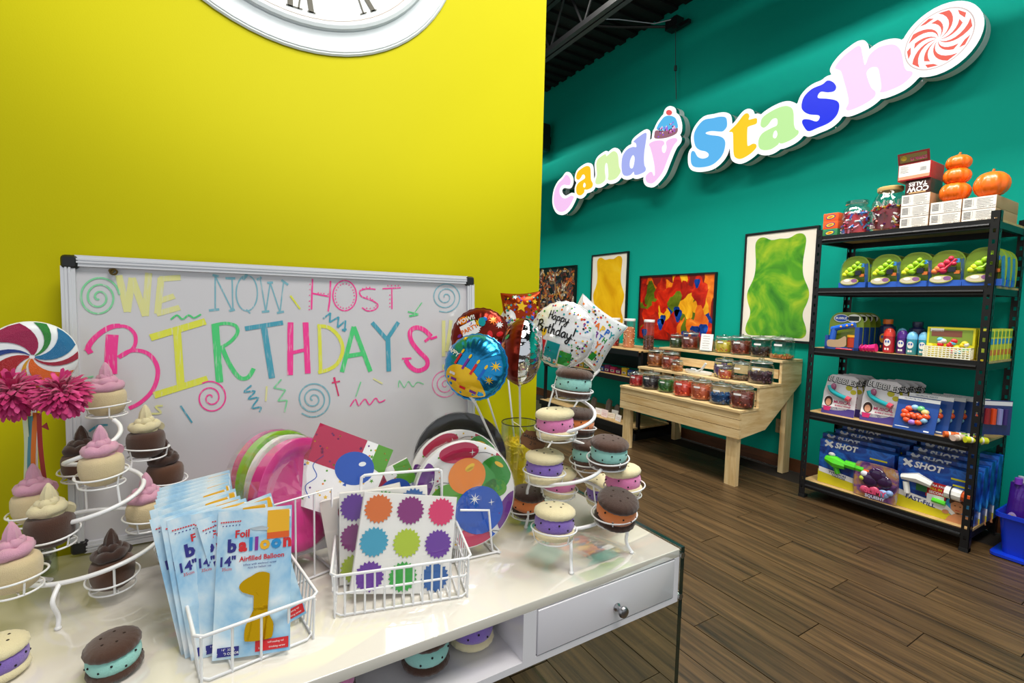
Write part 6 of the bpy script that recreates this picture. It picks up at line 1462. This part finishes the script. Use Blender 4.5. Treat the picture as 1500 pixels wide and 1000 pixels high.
bottle('dark blue bottle with an orange cap behind the bubble gun packs', 1.40, 3.66, '#17224e', '#e8761a', .205, .045, square=True); bottle('dark blue bottle with a navy cap behind the purple bottle', 1.245, 3.66, '#17224e', '#232a4c', .195, .045, square=True)
bottle('red bubble bottle with a domed cap on the third shelf', 1.345, 3.55, '#a81c24', '#d83a2a', .155, .029); bottle('purple bubble bottle with a domed cap on the third shelf', 1.280, 3.56, '#4a1f7e', '#5c2a96', .145, .027)
bottle('pale blue capped bottle half hidden behind the purple one', 1.310, 3.63, '#3a8fd0', '#7ac4ec', .155, .027); bottle('left of the two teal bottles with pale blue caps', 1.225, 3.54, '#2a93a8', '#76bfe6', .140, .026); bottle('right of the two teal bottles with pale blue caps', 1.172, 3.55, '#2a93a8', '#76bfe6', .140, .026)
t = item('pink_toy', 'hot pink ribbed toy lying flat on the front of the third shelf', 'toy', 1.44, tz, 3.50)
q = MB(); q.tube([(-.05, 0, .018), (-.02, 0, .020), (.02, 0, .024), (.05, 0, .028)], .02, 10, rad=[.012, .018, .022, .026]); q.build('body', M('#e0287a', .35, coat=.4), t)
for x in (-.03, -.01, .01, .03): q = MB(); q.T = Matrix.Translation((x, 0, .022)) @ Matrix.Rotation(R(90), 4, 'Y'); q.ring((0, 0, 0), .0215, .0025, 18, 5); q.build('rib', M('#c01a64', .35), t)
t = item('red_toy', 'flat red toy pack lying at the left of the third shelf front', 'toy', 1.56, tz, 3.485)
q = MB(); rbox(q, -.05, -.02, 0, .05, .02, .010, .006); q.build('card', M('#b81c30', .4, coat=.4), t); q = MB(); d = Decal(q, lambda u, v: (u, v, .0106)); d.rect(-.03, -.008, .03, .008, 0); q.build('print', M('#e8506a', .4), t)
def make_tea():
    t = thing('yellow_toy_set', '', 'toy set')
    q = MB(); q.box(-.105, .006, 0, .105, .010, .172); q.box(-.105, .010, 0, -.1, .045, .172); q.box(.1, .010, 0, .105, .045, .172); q.box(-.105, .01, .168, .105, .045, .172); q.build('yellow_box', M('#dcd41e', .4, coat=.3), t, smooth=False)
    q = MB(); d = front(q, .006); d.rect(-.095, .08, .095, .162, 0); d.S = lambda u, v: (u, .0046, v); d.rect(-.085, .12, .05, .155, 1); d.rect(-.09, .148, -.03, .165, 2); q.build('print', [M('#7f9a3a', .4), M('#7a4a3a', .4), M('#e8e6e0', .4)], t, smooth=False)
    q = MB(); rs = random.Random(5)
    for k in range(20): q.ball((rs.uniform(-.085, .085), -.02, .03+.075*rs.random()), .016, .012, .014, 8, 5, rs.randrange(5))
    q.build('toy_food', [M(c, .35) for c in ('#d8242c', '#e8c81e', '#3a9a3a', '#e8e0d4', '#5ab8d0')], t, kind='stuff')
    q = MB()
    for k in range(13): x = -.10+.2*k/12; q.box(x-.0025, -.041, .002, x+.0025, -.038, .066)
    for k in range(6): z = .004+.058*k/5; q.box(-.104, -.0418, z-.0025, .104, -.0382, z+.0025)
    for s_ in (-1, 1):
        for k in range(4): q.box(s_*.103-.0015, -.038+.014*k, .002, s_*.103+.0015, -.035+.014*k, .066)
        for z in (.004, .064): q.box(s_*.103-.0015, -.04, z-.002, s_*.103+.0015, .006, z+.002)
    q.build('basket_grid', M('#f2efd8', .4), t, smooth=False)
    return t
tea = make_tea()
for j, (X, Y) in enumerate(((3.515, 1.045), (3.60, 1.045), (3.69, 1.045), (3.515, .835), (3.58, .835), (3.645, .835), (3.71, .835), (3.775, .835), (3.84, .835))):
    if j > 2: Y = .93+.0
    lb = ('front yellow toy set box with a white grid basket on the third shelf', 'second yellow toy set box behind the front one', 'third yellow toy set box behind the front one')[j] if j < 3 else ''
    if j > 2: continue
    if j == 0: tea.location = (X, Y, tz+.0006); tea.rotation_euler = (0, 0, R(-90)); tea['label'] = lb; o = tea
    else: o = dup(tea, (X, Y, tz+.0006), R(-90), lb)
    o['group'] = 'yellow toy sets on the third shelf'
for j in range(6):
    t = item('yellow_carton', 'yellow toy carton edge, '+('first', 'second', 'third', 'fourth', 'fifth', 'sixth')[j]+' from the front at the right end of the third shelf', 'toy set', .9, tz, 3.505+.062*j, 'yellow cartons at the right end of the third shelf')
    q = MB(); rbox(q, -.022, 0, 0, .024, .055, .172, .002, n=1); q.build('carton', M('#dcd41e', .4, coat=.3), t)
    q = MB(); d = Decal(q, lambda u, v: (.0248, .0275+u, v)); d.rect(-.02, .09, .02, .12, 0); d.rect(-.02, .03, .02, .06, 1); d.rect(-.02, .13, .02, .16, 2); q.build('print', [M('#3a8ad0', .4), M('#e8721e', .4), M('#7aa03a', .4)], t, smooth=False)
    q = MB(); d = front(q, 0); d.rect(-.018, .02, .018, .09, 0); d.rect(-.018, .1, .018, .16, 1); q.build('front_print', [M('#b8c83a', .4), M('#8a9a2a', .4)], t, smooth=False)
# --- fourth shelf
tz = SHZ[3]
def make_bub():
    t = thing('bubble_card_pack', '', 'toy pack')
    L_ = Matrix.Rotation(R(-8), 4, 'X')
    ol = [(-.10, 0), (-.10, .15), (-.092, .20), (-.085, .25), (-.06, .268), (.07, .268), (.098, .25), (.092, .20), (.10, .16), (.10, 0)]
    q = MB(); q.T = L_ @ Matrix.Rotation(R(90), 4, 'X'); q.prism(ol, -.003, 0); q.build('card', M('#dcd8dc', .4, coat=.3), t, smooth=False)
    q = MB(); f = lambda o: (lambda u, v: L_ @ Vector((u, -o, v))); d = Decal(q, f(.0012))
    d.rect(-.1, 0, .1, .05, 0); d.fan(spl([(-.1, .05), (-.09, .10), (-.06, .13), (-.03, .10), (.05, .09), (.06, .05), (.0, .03), (-.09, .03)], 3, True), 3)
    d.ell(.05, .19, .020, .018, 2); d.ell(.078, .165, .018, .016, 2)
    d.S = f(.0018); d.text('BUBBLES', .006, .226, .050, 1, -.12, bold=.06, sx=.95); d.S = f(.0024); d.text('BUBBLES', .006, .228, .048, 4, -.12, bold=.0, sx=.95)
    d.text('MUSICAL', .022, .085, .026, 5, bold=.03); d.text('BUBBLE WAND', .028, .062, .014, 5, bold=.02)
    d.ell(-.062, .085, .026, .034, 6, 0, 16); d.S = f(.003); d.ell(-.062, .078, .017, .024, 7, 0, 14); d.fan([(-.09, .05), (-.04, .05), (-.05, .02), (-.085, .02)], 5)
    q.build('print', [M('#4a3a86', .4), M('#17181c', .4), M('#b8b020', .4), M('#f2f0f2', .4), M('#f0eeee', .4), M('#c8286a', .4), M('#3a2018', .5), M('#d89a78', .5)], t, smooth=False)
    q = MB(); q.T = L_; q.tube(spl([(-.06, -.02, .19), (-.045, -.022, .16), (0, -.024, .135), (.065, -.022, .115)], 4), .015, 10, 0, rad=None); q.tube([(.05, -.022, .122), (.072, -.022, .112)], .018, 10, 1); q.ball((-.035, -.022, .185), .018, .012, .024, 10, 6, 2)
    q.build('bubble_wand', [M('#1f9aa2', .25, coat=.5), M('#c8485a', .3), M('#8a4a6a', .3)], t)
    return t
bub = make_bub()
for k in range(2):
    for j in range(4):
        lb = ('left', 'right')[k]+' stack of white bubble packs on the fourth shelf, '+('front pack', 'second pack', 'third pack', 'rear pack')[j]
        loc = (3.53+.055*j, (1.598, 1.365)[k]+(-.022*j if k else .0-.010*j), tz+.0006)
        if k == 0 and j == 0: bub.location = loc; bub.rotation_euler = (0, 0, R(-90)); bub['label'] = lb; o = bub
        else: o = dup(bub, loc, R(-90), lb)
        o['group'] = 'bubble packs on the fourth shelf'
def make_wb():
    t = thing('water_balloon_pack', '', 'toy pack'); L_ = Matrix.Rotation(R(-18), 4, 'X')
    q = MB(); q.T = L_; q.box(-.10, 0, 0, .10, .006, .20); q.build('blue_card', M('#15428e', .35, coat=.3), t, smooth=False)
    q = MB(); d = Decal(q, lambda u, v: L_ @ Vector((u, -.0012, v))); d.rect(-.10, .18, .10, .20, 0); d.text('TROPICAL PARTY', -.02, .190, .013, 1, bold=.02); d.rect(.05, .006, .075, .014, 0); d.rect(-.09, .015, -.02, .019, 0); q.build('print', [M('#e8eaec', .4), M('#2a4a8a', .4)], t, smooth=False)
    q = MB(); q.T = L_; rs = random.Random(8)
    for k in range(11):
        a = 2*PI*k/11; q.ball((.052*math.cos(a), -.012, .095+.045*math.sin(a)), .020, .014, .017, 10, 6, (0, 1, 2, 3, 0, 0, 0, 0, 4, 0, 3)[k])
    for k in range(5): q.ball((-.028+.014*k, -.018, .085+.008*(k % 2)), .018, .014, .016, 10, 6, 0)
    q.build('water_balloons', [M(c, .3, coat=.4) for c in ('#e8501e', '#e8c87a', '#6ac47a', '#8ab8d8', '#9a6ac0')], t, kind='stuff')
    return t
wb = make_wb()
for j in range(5):
    lb = 'blue water balloon pack, '+('frontmost', 'second', 'third', 'fourth', 'rearmost')[j]+' of the leaning row on the fourth shelf'
    loc = (3.475+.058*j, 1.165-.036*j, tz+.0006)
    if j == 0: wb.location = loc; wb.rotation_euler = (0, 0, R(-90)); wb['label'] = lb; o = wb
    else: o = dup(wb, loc, R(-90), lb)
    if j: o.scale = (1.05, 1, 1.10)
    o['group'] = 'water balloon packs on the fourth shelf'
for k, (dy, X, c, nm, rz, ln) in enumerate((('', 0, 0, '', 0, 0),)*0 or ((.985, 3.50, '#d8601c', 'orange', 35, .075), (.955, 3.52, '#7aa41e', 'green dotted', 30, .08), (.93, 3.485, '#b05a2a', 'brown dotted', 28, .08), (.905, 3.50, '#3f8a2a', 'green', 32, .07), (.945, 3.462, '#c8b0a0', 'pale spotted', 70, .09), (.885, 3.47, '#c8cc1e', 'yellow', 48, .085))):
    t = thing('foam_tube', nm+' foam tube toy lying at the right end of the fourth shelf', 'toy', (X, dy, tz+.0006), R(-90+rz), 'foam tube toys on the fourth shelf')
    q = MB(); ln *= 1.2; q.tube([(-ln/2, 0, .0175), (ln/2, 0, .0175)], .017, 14); q.build('tube', M(c, .45), t)
    for x in (-.25, .25):
        q = MB(); q.tube([(ln*x-.004, 0, .0175), (ln*x+.004, 0, .0175)], .0173, 14); q.build('band', M('#e6e2d8', .4), t)
t = thing('hanging_toy_card', 'dark blue toy card with coloured tubes hung on the right side of the rack', 'toy pack', (3.60, RY0-.012, .83), R(-90)); t.rotation_euler = (0, 0, R(-40))
q = MB(); q.box(-.065, 0, -.19, .085, .003, 0); q.build('card', M('#142a66', .4, coat=.3), t, smooth=False)
q = MB(); d = front(q, 0); d.rect(-.06, -.028, .083, -.006, 0); q.build('header', M('#d8d8dc', .4), t, smooth=False)
for k, (x, c) in enumerate(((-.04, '#8a1c24'), (-.012, '#d8481c'), (.018, '#8a8ac0'), (.046, '#3a2a6a'))):
    q = MB(); q.tube([(x, -.014, -.13), (x, -.014, -.045)], .0125, 10); q.build('toy_tube', M(c, .35), t)
# --- bottom shelf
tz = SHZ[4]
def person_print(d, f, x, z, s_):
    d.S = f(.0022); d.fan([(x-.05*s_, z-.09*s_), (x+.06*s_, z-.09*s_), (x+.05*s_, z-.03*s_), (x+.0, z-.025*s_), (x-.03*s_, z-.05*s_)], 8); d.ell(x, z+.005*s_, .027*s_, .036*s_, 8, 0, 18)
    d.S = f(.0027); d.fan(spl([(x-.03*s_, z+.012*s_), (x-.03*s_, z+.04*s_), (x, z+.052*s_), (x+.03*s_, z+.042*s_), (x+.03*s_, z+.008*s_), (x+.02*s_, z+.026*s_), (x-.012*s_, z+.028*s_)], 2, True), 9, (x, z+.038*s_))
    d.ell(x-.010*s_, z+.008*s_, .004*s_, .0025*s_, 9, 0, 8); d.ell(x+.010*s_, z+.008*s_, .004*s_, .0025*s_, 9, 0, 8); d.rect(x-.008*s_, z-.015*s_, x+.008*s_, z-.012*s_, 7)
XM = ['#0f2c78', '#d8cf22', '#f0f0f2', '#54c22a', '#e8e6e2', '#f06a1c', '#123a1e', '#c8242a', '#d89468', '#4a2c1a', '#3a9ad8', '#14161c']
BLUEW = noise_mat('splash_blue', [(.3, '#071a5c'), (.48, '#12409e'), (.6, '#2270d4'), (.72, '#0c2a78')], 9, .3)
def make_blaster(W_, H_, D_, kind):
    t = thing('water_blaster_box', '', 'toy box')
    q = MB(); rbox(q, -W_/2, 0, 0, W_/2, D_, H_, .002, n=1); q.build('carton', BLUEW, t)
    f = lambda o: (lambda u, v: (u, -o, v))
    q = MB(); d = Decal(q, f(.0008)); d.fan([(-W_/2, 0), (W_/2, 0), (W_/2, H_*.16), (-W_/2, H_*.30)], 1)
    d.S = f(.0013); d.fan([(-W_/2+.005, H_*.25), (W_/2, H_*.10), (W_/2, H_*.22), (-W_/2+.005, H_*.36)], 2)
    for k in range(3): d.S = f(.0013); d.rect(W_*.20+.01*k, H_*.80-.035*k, W_*.42, H_*.80-.035*k+.010, 1)
    d.S = f(.0018)
    d.stroke([(-W_*.42, H_*.985), (-W_*.31, H_*.86)], .018, 2, smooth=False); d.stroke([(-W_*.31, H_*.985), (-W_*.42, H_*.86)], .012, 2, smooth=False)
    d.text('SHOT', -W_*.28, H_*.918, .050, 2, align='LEFT', bold=.04, shear=.2)
    if kind:
        d.text('FAST-FILL', -W_*.16, H_*.222, .034, 0, -.10, bold=.03)
        d.rect(-W_*.10, H_*.36, W_*.16, H_*.66, 7); d.S = f(.0023); d.text('EXTRA FAST', W_*.03, H_*.60, .018, 2, bold=.03); d.text('FILL IN', W_*.03, H_*.53, .018, 1, bold=.03); d.text('1 SECOND', W_*.03, H_*.46, .020, 2, bold=.03); d.rect(-W_*.08, H_*.24, W_*.14, H_*.42, 2)
        d.S = f(.0017); d.ell(W_*.33, H_*.30, .062, .062, 10, 0, 24); person_print(d, f, W_*.31, H_*.29, 1.15); d.S = f(.0031); d.fan([(W_*.08, H_*.30), (W_*.13, H_*.34), (W_*.29, H_*.18), (W_*.25, H_*.13)], 4); d.fan([(W_*.05, H_*.31), (W_*.08, H_*.36), (W_*.13, H_*.34), (W_*.08, H_*.28)], 5); d.ell(W_*.17, H_*.16, .016, .012, 8, .3)
    else: d.text('TYPHOON', -W_*.22, H_*.27, .022, 0, -.07, bold=.03); d.text('THUNDER', -W_*.20, H_*.21, .018, 0, -.07, bold=.02)
    q.build('print', [M(c, .35) for c in XM], t, smooth=False)
    q = MB(); z0 = H_*.56
    if kind:
        q.tube([(-W_*.42, -.012, z0+.02), (-W_*.2, -.016, z0+.035), (-W_*.02, -.014, z0+.015)], .02, 8, 0, rad=[.018, .032, .022]); q.tube([(W_*.16, -.014, z0+.0), (W_*.36, -.014, z0-.005)], .034, 10, 0); q.tube([(W_*.36, -.012, z0), (W_*.47, -.012, z0-.01)], .03, 10, 1); q.tube([(W_*.00, -.010, z0-.07), (W_*.17, -.010, z0-.075)], .014, 8, 2); q.cbox((-W_*.14, -.018, z0-.01), (.05, .012, .05), 3); q.tube([(-W_*.36, -.012, z0-.005), (-W_*.33, -.012, z0-.07)], .016, 8, 0)
        q.ring((W_*.24, -.014, z0), .036, .003, 20, 5, Matrix.Rotation(R(90), 4, 'Y'), 4)
    else:
        q.tube([(-W_*.38, -.012, z0+.01), (-W_*.24, -.018, z0+.0), (-W_*.10, -.014, z0-.01)], .03, 8, 2, rad=[.022, .042, .026]); q.tube([(-W_*.10, -.014, z0+.005), (W_*.16, -.014, z0+.0)], .026, 8, 2); q.tube([(-W_*.24, -.012, z0-.03), (-W_*.2, -.012, z0-.075)], .016, 8, 2); q.ball((-W_*.30, -.014, z0+.045), .022, .012, .014, 8, 5, 0); q.tube([(W_*.16, -.012, z0), (W_*.36, -.012, z0)], .024, 8, 1)
    q.build('toy_blaster', [M('#ecebe6', .35, coat=.3), M('#f0601c', .35, coat=.3), M('#54d024', .35, coat=.3), M('#1c5a2a', .4), M('#15161a', .5)], t)
    return t
bl0, bl1 = make_blaster(.43, .30, .083, 0), make_blaster(.36, .30, .083, 1)
for pr_, Y, n, nm, grp in ((bl0, 1.475, 4, 'green', 'green blaster boxes on the bottom shelf'), (bl1, 1.06, 4, 'white', 'white blaster boxes on the bottom shelf')):
    for j in range(n):
        lb = 'blue box of the '+nm+' water blaster, '+('frontmost', 'second', 'third', 'rearmost')[j]+' of four on the bottom shelf'
        loc = (3.53+.086*j, Y+(.035 if j == 1 and nm == 'green' else 0)-.006*j, tz+.0006)
        if j == 0: pr_.location = loc; pr_.rotation_euler = (0, 0, R(-90)); pr_['label'] = lb; o = pr_
        else: o = dup(pr_, loc, R(-90), lb)
        if j:
            for ch in list(o.children):
                if ch.name.startswith('toy_blaster'): bpy.data.objects.remove(ch)   # sealed inside the carton in front
        o['group'] = grp; o.scale = (1, 1, 1+.075*j)
t = item('purple_toy_pack', 'rounded clear pack with a purple toy standing before the blaster boxes', 'toy pack', 1.335, tz, 3.497); 
q = MB(); ol = spl([(-.115, .02), (-.12, .12), (-.112, .205), (-.09, .222), (.0, .226), (.09, .222), (.112, .205), (.12, .12), (.115, .02), (.09, .004), (-.09, .004)], 3, True); q.T = Matrix.Rotation(R(90), 4, 'X'); q.prism(ol, -.003, 0); q.build('card', noise_mat('slime_card', [(.3, '#3a1a4a'), (.45, '#7a4a8a'), (.6, '#b8884a'), (.75, '#9aa0b8')], 14), t, smooth=False)
q = MB()
for x, z, r_, mi in ((.01, .16, .05, 0), (.045, .13, .045, 0), (-.03, .12, .05, 0), (-.06, .15, .022, 1), (-.07, .12, .018, 2), (0, .06, .03, 3), (.05, .055, .03, 4), (-.05, .05, .03, 3), (.08, .07, .02, 4)): q.ball((x, -.010, z), r_, .014, r_*.9, 12, 7, mi)
q.build('toy', [M('#2e0f3e', .15, coat=.8), M('#d8d8e0', .3), M('#b8c83a', .3), M('#c84a6a', .3), M('#8aa8d8', .25)], t)
q = MB(); d = Decal(q, lambda u, v: (u, -.026, v)); d.text('SLIMY', .01, .055, .045, 0, bold=.03); d.text('SQUISHY', .01, .022, .026, 1, bold=.02); q.build('lettering', [M('#e8507a', .35), M('#cfd6ee', .35)], t, smooth=False)
q = MB(); rr = [[(x*s_, y, .113+(z-.113)*s_) for x, z in ol] for y, s_ in ((-.001, 1.), (-.022, .98), (-.030, .88))]; q.rings(rr, True, False); q.build('clear_blister', WRAP, t)

# ---------------------------------------------------------------- blue tote of purple pouches at the right edge
t = thing('storage_tote', 'bright blue plastic tote on the floor right of the black rack', 'tote', (3.74, .575, 0)); BT_ = M('#0b36c8', .35, coat=.3, name='blue_plastic')
q = MB()
def rr_(hx, hy, z, r=.03):
    o = []
    for cx, cy, a0 in ((hx-r, hy-r, 0), (-hx+r, hy-r, 90), (-hx+r, -hy+r, 180), (hx-r, -hy+r, 270)):
        for k in range(5): a = R(a0+90*k/4); o.append((cx+r*math.cos(a), cy+r*math.sin(a), z))
    return o
q.rings([rr_(.165, .195, .002), rr_(.185, .215, .215), rr_(.200, .230, .220), rr_(.200, .230, .242), rr_(.192, .222, .242), rr_(.180, .210, .215), rr_(.160, .19, .012)], True, False); q.face([q.pt(p) for p in rr_(.165, .195, .002)][::-1]); q.face([q.pt(p) for p in rr_(.16, .19, .012)])
q.build('tub', BT_, t)
q = MB(); q.rings([rr_(.195, .225, .0), rr_(.205, .235, .006), rr_(.205, .235, .020), rr_(.175, .205, .022)]); q.build('foot_flange', BT_, t)
for k in range(3):
    q = MB(); q.box(-.19-.004*k*0, -.12+.1*k, .03, -.176, -.10+.1*k, .205); q.T = Matrix(); q.build('rib', BT_, t, smooth=False)
q = MB(); q.tube([(-.198, .10, .23), (-.212, .09, .215), (-.212, -.09, .215), (-.198, -.10, .23)], .007, 8); q.build('handle', BT_, t)
rs = random.Random(21)
for k, (x, y) in enumerate(((-.105, .168), (-.125, .075), (-.12, -.03), (-.015, .175), (-.02, .06), (-.02, -.06), (.075, .165), (.08, .03))):
    col = ('purple', 'clear and orange topped', 'deep purple', 'lilac', 'orange topped', 'teal topped', 'violet', 'blue grey')[k]
    t = thing('squeeze_pouch', col+' glossy pouch standing '+('at the near left corner of', 'in the front of', 'in the front middle of', 'at the back left of', 'in the middle of', 'at the middle right of', 'at the rear of', 'at the far rear of')[k]+' the blue tote', 'pouch', (3.74+x, .575+y, .014), R(-90+rs.uniform(-25, 25)), 'pouches in the blue tote')
    q = MB(); h = .35+.05*rs.random(); q.rings([[(.040*s_*math.cos(a), .020*s2*math.sin(a), z) for a in [2*PI*j/12 for j in range(12)]] for z, s_, s2 in ((0, .9, .6), (.04, 1, 1), (h*.6, 1, 1.1), (h*.85, .9, .6), (h*.95, .85, .15), (h, .85, .1))])
    q.build('pouch', M(('#4a1f8e', '#6a6a92', '#3a1678', '#8a6ab8', '#5a3a86', '#54508e', '#5c2aa6', '#7a86b0')[k], .18, .2, coat=.6, bump=.4, bs=40), t)
    q = MB(); q.cyl((0, 0, h-.004), (0, 0, h+.028), .016, 12); q.build('cap', M(('#7a3ab8', '#d8862a', '#5a2a9a', '#b8b0c8', '#e08a2a', '#2a9a98', '#7a4ac0', '#9a9ab0')[k], .3), t)
    q = MB(); d = Decal(q, lambda u, v: (u, -.0225-.0*u, v)); d.ell(0, h*.5, .022, .035, 0, 0, 14); d.S = lambda u, v: (u, -.0233, v); d.ell(0, h*.52, .012, .014, 1, 0, 10); q.build('print', [M('#c8b0e0', .3), M(('#e8d04a', '#e86a3a')[k % 2], .3)], t, smooth=False)
